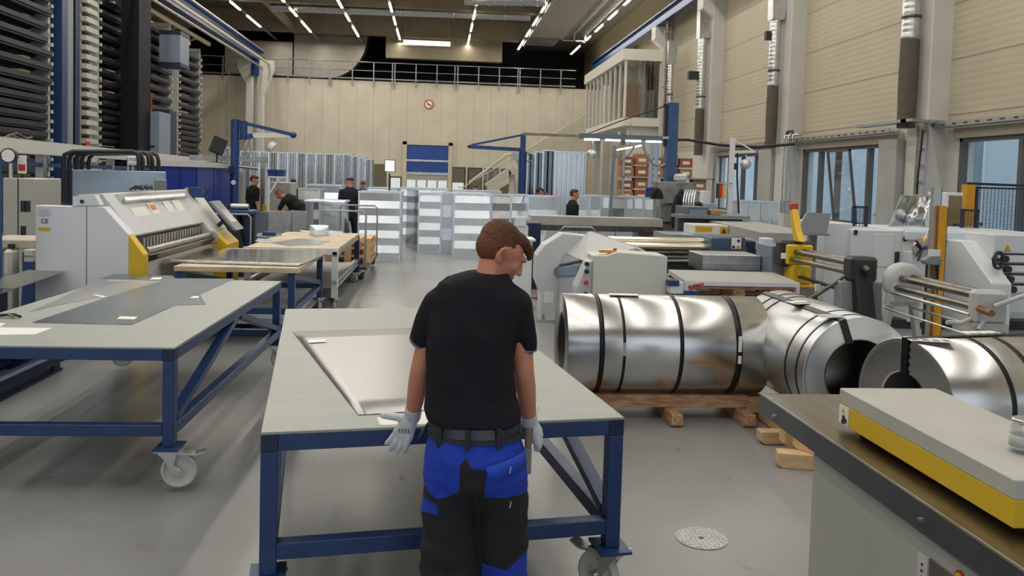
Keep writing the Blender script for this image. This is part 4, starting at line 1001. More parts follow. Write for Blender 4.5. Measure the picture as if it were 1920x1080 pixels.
# far tower
MB().prism([(-W_, 0), (.10, 0), (.10, zB-.15), (-.26*W_, zA+.02), (-W_, zA+.02)], 'y', Lm-.45, Lm+.35).obj('far_housing', cream, o, bevel=.006)
MB().prism([(.10, 0), (.28, 0), (.28, zB-.32), (.10, zB-.15)], 'y', Lm-.35, Lm+.3).obj('yellow_guard', yellow, o, bevel=.004)
MB().cyl((.11, Lm-.46, zB-.22), (.11, Lm-.50, zB-.22), .09, n=20).obj('pivot_disc', greyc, o)
sc_ = MB().prism([(-.30, -.012), (.22, -.012), (.24, .03), (-.28, .03)], 'y', -.22, .22).obj('control_screen', greyd, o, bevel=.01)
sc_.location = (.18, Lm+.05, zB+.02); sc_.rotation_euler = (0, .85, 0)
s2 = MB().box(-.12, .10, -.15, .15, .031, .034).obj('screen_glass', mat('screen_grey', (.40, .43, .42), .2), sc_)
MB().bar((.05, Lm+.05, zB-.1), (.16, Lm+.05, zB), .05, .05).obj('screen_arm', iron, o)
# markings on the end
MB().box(-W_+.025, -W_+.15, -.003, 0, zA-.10, zA-.03).obj('maker_plate', mat('plate_lilac', (.55, .55, .68), .5), o)
text('ce_mark', 'CE', .06, label_m, o, (-W_+.09, -.003, zA-.155), (PI/2, 0, 0))
MB().box(-W_+.03, -W_+.145, -.003, 0, zA-.25, zA-.215).obj('yellow_sticker', yellow, o)
# clamps lying on top of the hood
p = (xr-.33*W_, Yn_+1.15, zA+.135)
o2 = T('spring_clamp', 'black clamps lying on top of the white folding machine', 'clamp', p)
for k in range(3): MB().tube([(-.06, -.15+k*.15, .02), (0, -.12+k*.15, .06), (.05, -.05+k*.15, .03), (.03, k*.15, .06)], .015).obj('clamp_arm', iron, o2)
# items on the far tower
o2 = T('blue_hand_tool', 'small blue and yellow tool on top of the far tower', 'tool', (xr-.2, Yn_+Lm-.1, zA+.021))
MB().box(-.09, .09, -.05, .05, 0, .14).obj('tool_body', blue2, o2); MB().tube([(.1, 0, .02), (.16, 0, .10), (.1, 0, .15)], .012).obj('tool_handle', iron, o2); MB().box(-.14, -.09, -.03, .03, .08, .13).obj('tool_tip', yellow, o2)

# ---- grey cabinets at the far left edge
o, hw, hh = panel_box('grey_control_cabinet', 'tall light grey control cabinet at the left edge', 5, 65, 334, 480, 10.3, .7, mat('cabinet_light_grey', (.40, .41, .37), .45, 0, .04, 2), 'cabinet', .1)
MB().box(-.012+hw*.0, .0, -.004, 0, 0, hh).obj('door_joint', iron, o)
for (x, z) in ((.10, .75), (.17, .75), (.10, .56)): MB().box(x*hw*4-.05, x*hw*4+.01, -.006, 0, z*hh, z*hh+.13).obj('meter_window', iron, o)
MB().box(.05, .09, -.03, 0, .30*hh, .45*hh).obj('door_handle', iron, o, bevel=.01)
p = hy(20, 292, 10.4); o = T('pressure_gauge', 'round white pressure gauge above the grey cabinet', 'gauge', (p.x, p.y, p.z))
MB().cyl((0, 0, 0), (0, -.06, 0), .09, n=24).obj('gauge_body', iron, o); MB().cyl((0, -.06, 0), (0, -.065, 0), .075, n=24).obj('gauge_dial', paper, o)
MB().cyl((0, .0, -.46), (0, .0, -.05), .025, n=8).obj('gauge_pipe', zinc, o)
p = hy(41, 305, 10.5); o = T('warning_notice', 'small red and white notice above the grey cabinet', 'notice', (p.x, p.y, p.z)); MB().box(-.05, .05, 0, .01, -.13, .09).obj('notice_plate', paper, o); MB().box(-.04, .04, -.003, 0, -.10, -.02).obj('red_field', red, o); MB().box(-.01, .01, .01, .03, -.36, .09).obj('notice_post', iron, o)
# blue post at the extreme left
p = hy(-3, 400, 8.0); tag(MB().box(p.x-.3, hy(2, 400, 8).x, 8.0, 8.02, 0, hy(3, 292, 8).z).obj('blue_corner_post', blue2), 'blue post cut by the left picture edge', 'post')
o, hw, hh = panel_box('side_bench', 'small bench with pale board left of the folding machine', -40, 63, 449, 466, 9.0, .6, mat('pale_board', (.48, .44, .36), .6), 'bench')
for x in (-hw+.1, hw-.06): MB().box(x-.03, x+.03, .1, .5, -o.location.z, 0).obj('leg', zincd, o)
o, hw, hh = panel_box('white_canister', 'white plastic canister under the bench at far left', 4, 20, 468, 512, 8.85, .2, mat('white_plastic', (.6, .6, .56), .4), 'canister', 0, .03)
MB().cyl((0, .1, hh), (0, .1, hh+.05), .035, n=12).obj('cap', iron, o)
o, hw, hh = panel_box('drawer_box', 'small white drawer box with blue foot under the side bench', 44, 62, 468, 492, 8.9, .35, cream, 'box')
MB().box(-hw, hw, -.01, .0, .5*hh, .52*hh).obj('drawer_joint', iron, o); MB().prism([(-hw, 0), (hw, 0), (hw+.02, -o.location.z), (-hw-.05, -o.location.z)], 'y', 0, .3).obj('blue_foot', blue2, o)

# ---- sheet stand and low dark rails at the left edge
Q = zpts(.80, (-60, 560), (0, 550), (105, 515), (-60, 512))
o = T('sheet_stand', 'dark stand holding thin dark sheets at left edge', 'sheet stand', (-4.2, 8.0, 0))
MB().prism([(x+4.2, y-8.0) for x, y in Q], 'z', .792, .80).obj('dark_sheet', sheetm, o)
MB().prism([(x+4.2-.02, y-8.0+.25) for x, y in Q[1:3]]+[(x+4.2-.4, y-8.0+.3) for x, y in Q[2:0:-1]], 'z', .8005, .804).obj('top_sheet', sheetl, o)
for (x, y) in ((.18, .0), (-.8, .0), (.1, -.9)): MB().box(x-.04, x+.04, y-.04, y+.04, .15, .79).obj('leg', bluedark, o)
MB().box(-1.0, .25, -.04, .04, .10, .18).box(.1, .18, -1.0, .1, .10, .18).obj('base_rail', bluedark, o)
o = T('floor_rail', 'dark navy steel rail frame low on the floor, left', 'rail frame', (-3.42, 6.0, 0))
for dx, z0_, z1_ in ((0, .0, .16), (-.35, .10, .2)): ibeam(MB(), dx, -2.4, 1.75, z0_, z1_, .12, .02).obj('steel_rail', bluedark, o)
MB().box(-1.6, .05, 1.6, 1.72, .02, .16).obj('end_rail', bluedark, o)
MB().box(-1.2, -.1, -1.6, 1.5, .03, .06).obj('deck_plate', mat('dark_deck', (.10, .11, .12), .4, .3, .3, 4), o)

# ================================================================== TIN DUCT BOXES (centre background)
def ribbed(o, x0, x1, y, z0, z1, n, mt, amp=.03, vertical=False, name='ribbed_front'):
    """folded sheet: a saw-tooth of flat bands, facing -y"""
    m_ = MB(); vs = []; k = 0
    for i in range(n):
        a = i/n; b_ = (i+.82)/n; c = (i+1)/n
        pr3 = ((a, amp if i % 2 else 0), (c, 0.0 if i % 2 else amp)) if not vertical else ((a, 0), (a+.35/n, 0), (a+.5/n, amp), (a+.85/n, amp), (c, 0))
        for u, d in pr3: vs.append((u, d))
    P = []
    for u, d in vs:
        if vertical: x = x0+(x1-x0)*u; P += [(x, y-d, z0), (x, y-d, z1)]
        else: z = z0+(z1-z0)*u; P += [(x0, y-d, z), (x1, y-d, z)]
    fs = [(2*i, 2*i+1, 2*i+3, 2*i+2) for i in range(len(vs)-1)]
    m_.add(P, fs)
    return m_.obj(name, mt, o)
def duct_box(label, px0, px1, py0, Y, dep, n=8, mt=None, side=None, z0=0., rz=0., vertical=False, py1=None, name='tin_duct_section', group='tin duct sections'):
    a = hy(px0, py0, Y); b_ = hy(px1, py0, Y); zt = (a.z+b_.z)/2
    if py1: z0 = hy((px0+px1)/2, py1, Y).z
    w_ = b_.x-a.x; o = T(name, label, 'duct section', ((a.x+b_.x)/2, Y, z0), rz, group); h_ = zt-z0; hw = w_/2
    t = .012; sd = side or mt or zincb
    MB().box(-hw+.004, hw-.004, 0.0, .01, 0, h_).obj('back_sheet', mt or zincb, o)
    ribbed(o, -hw+.02, hw-.02, -.002, .02, h_-.04, n, mt or zincb, .05 if not vertical else .07, vertical)
    objs(MB().box(-hw, -hw+t, 0, dep, 0, h_).box(hw-t, hw, 0, dep, 0, h_), 'side_sheet', sd, o)
    MB().box(-hw, hw, dep-t, dep, 0, h_).obj('rear_sheet', mt or zincb, o)
    MB().box(-hw-.02, hw+.02, -.03, 0.012, h_-.03, h_).box(-hw-.02, hw+.02, dep-.01, dep+.02, h_-.03, h_).box(-hw-.02, -hw+.01, 0, dep, h_-.03, h_).box(hw-.01, hw+.02, 0, dep, h_-.03, h_).obj('top_flange', zincb, o)
    MB().box(-hw-.01, -hw+.02, -.035, 0, 0, h_).box(hw-.02, hw+.01, -.035, 0, 0, h_).obj('corner_profile', zincb, o)
    return o
db = duct_box
db('big ribbed tin duct section right behind the tall-handled trolley', 673, 752, 359, 17.9, 1.2, 9)
o = db('tin duct section with dark mirror side, open gap on its left', 786, 828, 362, 20.3, .75, 8)
tag(MB().add([(0, 0, 0), (-.33, 1.3, 0), (-.33, 1.3, 1.5), (0, 0, 1.5)], [(0, 1, 2, 3)]).obj('mirror_sheet', mat('dark_mirror_tin', (.33, .34, .36), .12, 1, .1, 2, .3, 2), fix=False), 'dark mirror-like bent tin sheet between two ribbed sections', 'sheet').location = (o.location.x-.29, 20.3, 0)
bpy.context.view_layer.update()
db('narrow bright tin section right of the mirror-sided one', 829, 850, 361, 20.4, .9, 5, zincb)
db('ribbed tin section left of the worker head, full height', 852, 920, 363, 19.2, 1.0, 8)
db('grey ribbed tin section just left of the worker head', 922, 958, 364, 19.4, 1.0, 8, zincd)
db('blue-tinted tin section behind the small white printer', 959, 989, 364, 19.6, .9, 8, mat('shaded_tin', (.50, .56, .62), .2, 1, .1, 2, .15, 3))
db('wide bright tin section right of the worker head', 990, 1046, 367, 18.8, .9, 5)
db('tin section behind the man in profile', 1084, 1102, 367, 18.8, .9, 5)
db('slim tin section right of the man in profile', 1106, 1127, 366, 18.6, .9, 5, z0=0)
db('shaded tin section, fourth right of the profile man', 1129, 1146, 367, 18.8, .9, 6)
db('grey tin section near the grey support pole', 1147, 1172, 368, 18.9, .9, 6, zincd)
db('tin section with dark patch behind the long beam', 1174, 1187, 368, 18.9, .9, 6)
db('tin section left of the hanging dark jacket', 1189, 1206, 368, 18.9, .9, 6)
db('last tin section beside the hanging dark jacket', 1208, 1229, 370, 18.9, .9, 6)
db('long tin section behind the bending workers', 575, 640, 346, 22.0, 1.0, 9)
db('low tin section with plain flat top left of black-capped man', 560, 600, 353, 20.4, .8, 6, zincd)
db('wide tin section in the second row behind the front one', 690, 745, 352, 23.2, 1.5, 8)
db('wide tin section in the second row, below the blue gate', 750, 840, 353, 23.4, 1.5, 8)
db('tin section in the second row beneath the seated face', 850, 940, 357, 23.4, 1.0, 8)
# lower bright sheets in front of the bending men, plastic-wrapped panel
o, hw, hh = panel_box('wrapped_panel', 'pale crinkled wrapped panel beside the black-capped man', 608, 645, 378, 434, 18.2, .5, mat('wrapped_foil', (.72, .76, .82), .25, .8, .1, 3, .5, 6), 'panel', 0)
o, hw, hh = panel_box('steel_worktable', 'steel work table with curved sheet in front of bending men', 570, 648, 376, 380, 18.4, 1.0, zincb, 'table')
for x in (-hw+.05, hw-.05): MB().box(x-.03, x+.03, .1, .9, -o.location.z, 0).obj('leg', zincd, o)
MB().prism([(0, -1.0), (.45, -1.0), (.55, -.6), (.45, -.3), (.1, -.02), (0, -.02)], 'y', -.04, -.01).obj('curved_sheet', sheetm, o)
# dark sheet panels standing on the trolley
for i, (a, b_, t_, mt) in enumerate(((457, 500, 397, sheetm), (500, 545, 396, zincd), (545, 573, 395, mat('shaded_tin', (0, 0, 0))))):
    o, hw, hh = panel_box('upright_steel_sheet', 'upright dark sheet panel in front of the bending men, %s of three' % ('left', 'middle', 'right')[i], a, b_, t_, 466, 15.9+.05*i, .04, mt, 'sheet', 0.25 if i < 2 else .25, .002, 'upright dark sheet panels')
# small flat table/tool stand below
# tall corrugated duct bundles
for i in range(11):
    a = 452+i*17.6; yt = 283+i*.55
    db('tall dark-seamed tin section in the back row, %s from left' % ('first', 'second', 'third', 'fourth', 'fifth', 'sixth', 'seventh', 'eighth', 'ninth', 'tenth', 'eleventh')[i], a, a+16.4, yt, 26.5, 1.0, 3, zinc if i % 3 else zincd, vertical=True, group='tall sections of the back row')
for i in range(4):
    a = 648+i*12.5; db('slim tin section stepping down at right of the back row, %s' % ('first', 'second', 'third', 'last')[i], a, a+11, 289+i*3, 27.5, 1.0, 2, zincd if i % 2 else zinc, vertical=True, group='slim sections of the back row')
db('short pale tin section far left of the jib crane', 419, 436, 276, 28, .8, 2, zinc, vertical=True)
db('tall bright corrugated section under the cabin stair', 1040, 1098, 284, 21.5, .9, 6, zincb, vertical=True)
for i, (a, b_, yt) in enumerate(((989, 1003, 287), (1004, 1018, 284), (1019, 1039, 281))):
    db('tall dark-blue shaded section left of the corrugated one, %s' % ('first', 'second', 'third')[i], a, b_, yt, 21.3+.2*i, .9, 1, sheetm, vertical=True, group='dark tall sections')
for i, (a, b_, yt, Y) in enumerate(((1388, 1402, 376, 16.8), (1403, 1424, 376, 16.8), (1427, 1443, 377, 16.9), (1445, 1460, 378, 16.9))):
    db('pale tin section in front of the far window, %s of four' % ('first', 'second', 'third', 'last')[i], a, b_, yt, Y, .6, 4, mat('pale_blue_tin', (.66, .76, .84), .3, .7, .05, 3, .1, 3), group='pale sections by the window')
o = T('curved_tin_sheet', 'large bright curved tin sheet standing on the white machine', 'sheet', (0, 0, 0))
A = [hy(1665+i*(80/8)+0, 430, 11.6) for i in range(9)]
m_ = MB(); vs = []
for i in range(9):
    u = i/8; b0 = hy(1663+u*62, 432, 11.4+.5*math.sin(u*PI)); t0 = hy(1690+u*57, 366+u*4, 11.4+.5*math.sin(u*PI)+.25)
    vs += [b0, t0]
so = m_.add(vs, [(2*i, 2*i+2, 2*i+3, 2*i+1) for i in range(8)], True).obj('curved_sheet', mat('smooth_bright_tin', (.66, .68, .70), .22, 1), o, fix=False); so.modifiers.new('t', 'SOLIDIFY').thickness = .003
MB().bar(hy(1735, 366, 11.9), hy(1735, 432, 11.9), .05, .05).obj('edge_angle', zinc, o)
MB().bar(hy(1715, 366, 11.9), hy(1748, 368, 11.9), .10, .03).obj('top_angle', zincd, o)

# ================================================================== JIB CRANES AND LIGHTS
def P3(px, py, Y): return hy(px, py, Y)
Y = 17.5
o = T('jib_crane', 'blue pillar jib crane with white lamp arm, left of centre', 'jib crane', (P3(439, 400, Y).x, Y, 0))
lx = lambda px, py, y=Y: (Vector(P3(px, py, y))-Vector((o.location.x, Y, 0)))
MB().cyl((0, 0, 0), (0, 0, lx(439, 224).z), .085, n=20).obj('pillar', blue2, o)
MB().box(-.25, .25, -.25, .25, 0, .03).obj('base_plate', blue2, o)
MB().cyl(lx(457, 262), lx(457, 227), .075, n=16).obj('swivel_tube', blue2, o)
objs(MB().bar(lx(439, 229), lx(457, 229), .05, .05).bar(lx(439, 260), lx(457, 260), .05, .05), 'pivot_bracket', blue2, o)
MB().bar(lx(458, 231), lx(551, 253), .07, .07).bar(lx(458, 258), lx(475, 254), .07, .10).obj('upper_arm', blue2, o)
MB().sphere(lx(550, 253), .07).obj('arm_tip', blue2, o)
MB().bar(lx(470, 254), lx(545, 253), .06, .10).obj('lower_arm', mat('white_arm', (.7, .7, .66), .4), o)
MB().cyl(lx(513, 255), lx(510, 268), .02, n=8).obj('hanger', zinc, o)
MB().cyl(lx(505, 272), lx(513, 278), .11, n=20).obj('lamp_head', white, o)
pts = [lx(470, 258), lx(463, 275), lx(458, 290), lx(464, 297), lx(470, 285), lx(468, 262)]
MB().tube(pts, .02, 8).tube([lx(463, 258), lx(452, 275), lx(446, 295)], .015, 6).obj('hose_loop', mat('grey_hose', (.28, .29, .29), .5), o)
MB().cyl((0, -.09, lx(439, 342).z), (0, -.095, lx(439, 342).z), .05, n=20).obj('round_sticker', paper, o)
MB().box(-.09, .02, -.14, -.08, lx(439, 325).z, lx(439, 312).z).obj('switch_box', bluedark, o)

o = T('jib_crane', 'blue jib crane with triangular bracket arm, centre', 'jib crane', (P3(980, 300, 21).x, 21, 0)); Y = 21
lx = lambda px, py, y=21: (Vector(P3(px, py, y))-Vector((o.location.x, 21, 0)))
MB().cyl((0, 0, 0), (0, 0, lx(980, 284).z), .10, n=20).obj('pillar', blue2, o)
MB().box(-.25, .25, -.25, .25, 0, .03).obj('base_plate', blue2, o)
MB().bar(lx(980, 286), lx(981, 252), .13, .13).obj('upper_mast', blue2, o)
MB().bar(lx(879, 275), lx(979, 281), .09, .09).obj('beam', blue2, o)
MB().bar(lx(884, 272), lx(980, 253), .05, .05).obj('strut', blue2, o)
MB().cyl(lx(880, 273), lx(880, 277), .05, n=12).obj('beam_tip', bluedark, o)
MB().tube([lx(983, 285), lx(1000, 290), lx(1002, 300), lx(985, 303)], .02).obj('air_hose', mat('grey_hose', (0, 0, 0)), o)
o = T('stair_conveyor', 'pale inclined chute conveyor rising right of the hatches', 'conveyor', (0, 30, 0))
lx = lambda px, py, y=30: (Vector(P3(px, py, y))-Vector((0, 30, 0)))
chm = mat('chute_cream', (.50, .47, .40), .45)
MB().bar(lx(912, 350), lx(955, 321), .6, .22).bar(lx(953, 322), lx(972, 321), .6, .25).obj('chute', chm, o)
MB().box(lx(960, 325).x-.1, lx(960, 325).x+.1, -.1, .1, 0, lx(960, 325).z).obj('support_post', chm, o)
MB().tube([lx(880, 343), lx(950, 290), lx(968, 288), lx(971, 300), lx(973, 320)], .05).obj('handrail', chm, o)
MB().cyl(lx(966, 293, 29.8), lx(966, 293, 30), .16, n=16).obj('hand_wheel', zincd, o)
# right-hand blue portal column with arm, hanging tube light
o = T('jib_crane', 'slate-blue column crane with long thin arm, right of centre', 'jib crane', (P3(1257, 300, 17).x, 17, 0))
lx = lambda px, py, y=17: (Vector(P3(px, py, y))-Vector((o.location.x, 17, 0)))
slate = mat('slate_blue_paint', (.035, .085, .20), .4, 0, .1, 4)
MB().box(-.11, .11, -.11, .11, 0, lx(1257, 193).z).obj('pillar', slate, o)
MB().box(lx(1244, 300).x-.02, lx(1244, 300).x+.03, -.06, .02, lx(1244, 275).z, lx(1244, 196).z).bar(lx(1244, 198), lx(1257, 198), .04, .06).obj('guide_tube', bluedark, o)
MB().bar(lx(982, 251, 19), lx(1250, 262), .05, .06).obj('long_arm', zinc, o)
MB().tube([lx(1092, 255, 18.5), lx(1160, 228), lx(1244, 200)], .012).obj('tie_cable', blackm, o)
MB().tube([lx(1262, 270), lx(1268, 262), lx(1290, 262), lx(1350, 272), lx(1420, 276), lx(1490, 270, 17)], .03, 8).obj('power_cable', blackm, o)
MB().tube([lx(1262, 300), lx(1240, 312), lx(1225, 308), lx(1212, 290), lx(1205, 270)], .03, 8).tube([lx(1205, 268), lx(1190, 272), lx(1180, 288), lx(1165, 300), lx(1155, 290), lx(1152, 272)], .025, 8).obj('cable_loop', mat('grey_hose', (0, 0, 0)), o)
o = T('hanging_tube_light', 'long hanging fluorescent tube light over the work bays', 'light', (P3(1160, 262, 16.8).x, 16.8, P3(1160, 262, 16.8).z))
h0 = P3(1086, 262, 16.8).x-o.location.x; h1 = P3(1240, 264, 16.8).x-o.location.x
MB().box(h0, h1, -.08, .08, 0, .10).obj('housing', mat('slate_light_body', (.12, .15, .19), .4), o)
for k in range(4): MB().box(h0+.1+(h1-h0)*k/4, h0-.02+(h1-h0)*(k+1)/4, -.09, -.02, -.035, 0).obj('light_tube', lampw, o)
objs(MB().box(-.02, .02, -.02, .02, .10, .16).box(h1-.05, h1+.15, -.02, .02, .05, .1), 'bracket', zinc, o)
o = T('tube_light', 'small slanted tube light beneath the raised cabin', 'light', (P3(1182, 273, 36).x, 36, P3(1182, 273, 36).z)); 
MB().bar((-.62, 0, -.12), (.62, 0, .15), .18, .12).obj('housing', zincd, o); MB().bar((-.60, -.03, -.21), (-.04, -.03, -.09), .10, .06).bar((.04, -.03, -.07), (.6, -.03, .05), .10, .06).obj('light_tube', lampm, o); MB().box(-.03, .03, -.03, .03, .02, zb-P3(1182, 273, 36).z).obj('hanger', zincd, o)
for i, (px, lb) in enumerate(((1218, 'left'), (1228, 'right'))):
    a = P3(px, 375, 19+i); z1 = P3(px, 266, 19+i).z; o = T('blue_post', 'tall blue post with pale sleeve under the cabin, %s' % lb, 'post', (a.x, 19+i, 0)); MB().cyl((0, 0, 0), (0, 0, z1*.62), .10 if i == 0 else .07, n=16).obj('lower_tube', blue2, o); MB().cyl((0, 0, z1*.62), (0, 0, z1), .05, n=12).obj('upper_tube', mat('pale_blue_tube', (.35, .45, .58), .4), o); MB().box(-.2, .2, -.2, .2, 0, .03).obj('base_plate', blue2, o)
a = P3(1143, 405, 17.3); o = T('support_pole', 'slanting grey pole with cable reaching up to the tube light', 'pole', (a.x, 17.3, 0)); MB().tube([(-.0, 0, 0), (0, 0, 1.0), P3(1152, 272, 17)-Vector((a.x, 17.3, 0))], .035, 10).obj('pole_tube', mat('grey_tube', (0, 0, 0)), o); MB().box(-.15, .15, -.15, .15, 0, .03).obj('base_plate', zincd, o)
# wrapped lamp hanging, twice
for px, py, Y, lb in ((1110, 289, 17, 'crumpled silver lamp hanging left under the tube light'), (1398, 308, 15.5, 'round grey work lamp on the white post arm')):
    p = P3(px, py, Y); o = T('work_lamp', lb, 'lamp', (p.x, p.y, p.z)); MB().sphere((0, 0, 0), (.11, .09, .10), 12).obj('lamp_head', mat('foil_lamp', (.6, .62, .64), .35, .7, .2, 8, .6, 20), o); MB().cyl((.0, 0, .08), (.0, 0, .30 if px < 1200 else .18), .02, n=8).obj('hanger', zinc, o)
# white workstation post with arm, flag
a = P3(1368, 400, 15.5); o = T('workstation_post', 'white post with slanted brace and arm beside the flag', 'post', (a.x, 15.5, 0))
lx = lambda px, py, y=15.5: (Vector(P3(px, py, y))-Vector((o.location.x, 15.5, 0)))
MB().box(-.04, .04, -.04, .04, 0, lx(1371, 258).z).obj('post', white, o)
MB().bar(lx(1371, 285), lx(1416, 284), .05, .05).obj('arm', white, o); MB().bar(lx(1372, 259), lx(1411, 282), .025, .025).obj('brace', white, o)
MB().tube([lx(1383, 286), lx(1382, 330), lx(1385, 400)], .018).obj('cable', blackm, o)
MB().box(lx(1375, 315).x, lx(1381, 315).x, -.05, .05, lx(1378, 318).z, lx(1378, 306).z).obj('lamp_holder', iron, o)
p = P3(1343, 344, 15.4); q_ = P3(1361, 372, 15.4); o = T('german_flag', 'small black red gold flag turned upright by the window', 'flag', (p.x, 15.4, q_.z))
fw = q_.x-p.x; fh = p.z-q_.z
for k, mt in enumerate((mat('flag_black', (.05, .05, .05), .7), mat('flag_red', (.55, .05, .03), .7), mat('flag_gold', (.75, .50, .04), .7))):
    MB().add([(fw*k/3, 0, .02*(k == 1)), (fw*(k+1)/3, .01, 0), (fw*(k+1)/3, .01, fh), (fw*k/3, 0, fh)], [(0, 1, 2, 3)]).obj('flag_band', mt, o, fix=False)
MB().box(-.02, fw+.10, -.01, .02, fh, fh+.02).box(fw+.08, fw+.10, -.01, .10, fh, fh+.02).obj('flag_rod', zinc, o)
# tripod lights
p = P3(407, 272, 19); o = T('tripod_light', 'black flat panel work light on thin stand, left', 'work light', (p.x, 19, 0))
MB().cyl((0, 0, 0), (0, 0, p.z), .02, n=8).obj('stand', iron, o)
for a in (0, 2.1, 4.2): MB().bar((0, 0, .35), (.35*math.cos(a), .35*math.sin(a), 0.01), .02, .02).obj('leg', iron, o)
lp = MB().box(-.16, .16, -.05, .03, -.20, .18).obj('light_panel', iron, o, bevel=.02); lp.location = (.03, 0, p.z); lp.rotation_euler = (0, .35, .5)
p = P3(731, 311, 22); o = T('tripod_light', 'bright lit square work light on thin stand, centre', 'work light', (p.x, 22, 0))
MB().cyl((0, 0, 0), (0, 0, p.z-.2), .02, n=8).obj('stand', iron, o)
for a in (0, 2.1, 4.2): MB().bar((0, 0, .35), (.35*math.cos(a), .35*math.sin(a), 0.01), .02, .02).obj('leg', iron, o)
MB().box(-.12, .12, -.03, .0, p.z-.14, p.z+.14).obj('lit_face', mat('lit_white_face', (1, 1, .96), .5, emit=1.6), o); MB().box(-.14, .14, .0, .10, p.z-.16, p.z+.16).obj('lamp_body', iron, o)

# ================================================================== BACKGROUND WORK BAYS (left centre)
o, hw, hh = panel_box('machine_block', 'worn grey machine housing behind the jib crane', 368, 435, 318, 360, 19.5, 1.2, mat('worn_grey_green', (.28, .29, .27), .5, 0, .3, 2), 'machine', 0)
MB().tube([(-hw, -.1, hh+.1), (0, -.15, hh+.15), (hw+.6, -.1, hh+.05)], .04).obj('top_pipe', zincd, o)
MB().box(-hw-.1, hw+.8, -.2, 0, hh+.2, hh+.32).obj('top_beam', zincd, o)
o, hw, hh = panel_box('white_frame_stand', 'white angle frame stand carrying a blue crate', 501, 531, 331, 334, 19, .5, white, 'stand')
for x in (-hw+.03, ): MB().box(x-.03, x+.03, 0, .05, -o.location.z, 0).obj('post', white, o)
MB().bar((-hw+.05, .03, -.35), (hw-.1, .03, -.02), .04, .04).obj('brace', white, o)
o2, hw2, hh2 = panel_box('blue_crate', 'blue plastic crate on the white frame stand', 502, 531, 318, 331, 19.1, .3, blue2, 'crate', o.location.z+hh)
MB().box(-hw2-.01, hw2+.01, -.02, .32, hh2-.05, hh2).obj('crate_rim', blue2, o2); MB().box(-.01, .01, -.012, 0, .0, hh2).obj('crate_rib', bluedark, o2)
o, hw, hh = panel_box('spot_welder', 'pale machine panel with smoke stains behind bending men', 503, 545, 342, 382, 19.6, .8, mat('pale_worn_panel', (.46, .46, .42), .5, 0, .15, 3), 'machine', 0)
MB().box(-hw-.1, -hw+.05, -.1, 0, 0, 1.1).obj('yellow_post', yellow, o)
o, hw, hh = panel_box('dark_blue_bench', 'dark blue vise bench at the foot of the jib crane', 415, 470, 395, 402, 15.5, .7, blue2, 'bench')
for x in (-hw+.1, 0, hw-.1): MB().box(x-.03, x+.03, .1, .6, -o.location.z, 0).obj('leg', bluedark, o)
MB().prism([(-hw+.0, -.0), (-hw+.28, 0), (-hw+.45, -.85), (-hw+.15, -.85)], 'y', -.02, .1).obj('slanted_foot', iron, o)
MB().cyl((-hw+.1, .3, hh+.06), (hw-.1, .3, hh+.06), .06, n=14).obj('roll', zincd, o)
o, hw, hh = panel_box('black_vise', 'black vise block on the dark blue bench', 426, 452, 384, 395, 15.9, .3, iron, 'vise', None)
o, hw, hh = panel_box('orange_tool', 'orange-red hand tool hanging left of the jib crane', 411, 422, 358, 380, 18.3, .1, red, 'tool')
o, hw, hh = panel_box('tall_steel_rack', 'narrow grey steel rack post with cables behind jib crane', 460, 496, 300, 304, 20, .3, zincd, 'rack')
for x in (-hw+.05, hw-.05): MB().box(x-.04, x+.04, 0, .1, -o.location.z, 0).obj('post', zincd, o)
# small white cabinet with printer behind the worker (right of his head)
o, hw, hh = panel_box('white_cabinet', 'white cabinet standing directly right of the worker shoulder', 962, 996, 452, 548, 11.6, .5, white, 'cabinet', 0)
MB().box(-hw-.02, hw+.04, -.03, .52, hh, hh+.03).obj('top_board', mat('pale_board2', (.7, .7, .68), .5), o)
o, hw, hh = panel_box('white_terminal', 'white computer terminal behind the worker head, right side', 966, 990, 424, 452, 13.2, .4, white, 'terminal', 0)
MB().box(-hw, hw*.6, -.02, .2, hh+.0, hh+.14).obj('screen_box', white, o)
o, hw, hh = panel_box('navy_cabinet', 'dark navy machine column between terminal and long beam', 990, 1012, 418, 500, 13.8, .8, bluedark, 'cabinet', 0)
o = T('folding_beam', 'long silver and brown folding machine beam across the background', 'folding machine', (0, 15, 0))
a = P3(994, 405, 15); b_ = P3(1236, 412, 15)
MB().bar((a.x, 0, a.z-.06), (b_.x, 0, b_.z-.06), .5, .16).obj('upper_beam', mat('silver_brown_beam', (.52, .49, .43), .35, .6, .2, 1), o)
MB().bar((a.x, -.2, a.z-.19), (b_.x, -.2, b_.z-.17), .2, .10).obj('lower_beam', steeld, o)
MB().box(a.x-.1, a.x+.15, -.1, .4, 0, a.z-.2).box(b_.x-.4, b_.x, -.1, .4, 0, b_.z-.2).obj('stand', greyd, o)
o, hw, hh = panel_box('bright_sheet_box', 'row of bright flat tin panels under the long folding beam', 1024, 1195, 422, 450, 15.8, .3, zincb, 'tin panels', 0)
for k in range(5): MB().box(-hw+.3+k*.35, -hw+.32+k*.35, -.012, 0, 0, hh).obj('panel_edge', zincd, o)
trolley('small trolley with U handle behind the roller machine', 1.9, 2.5, 12.8, 13.6, 1.12, .24, (0,), group='platform trolleys')
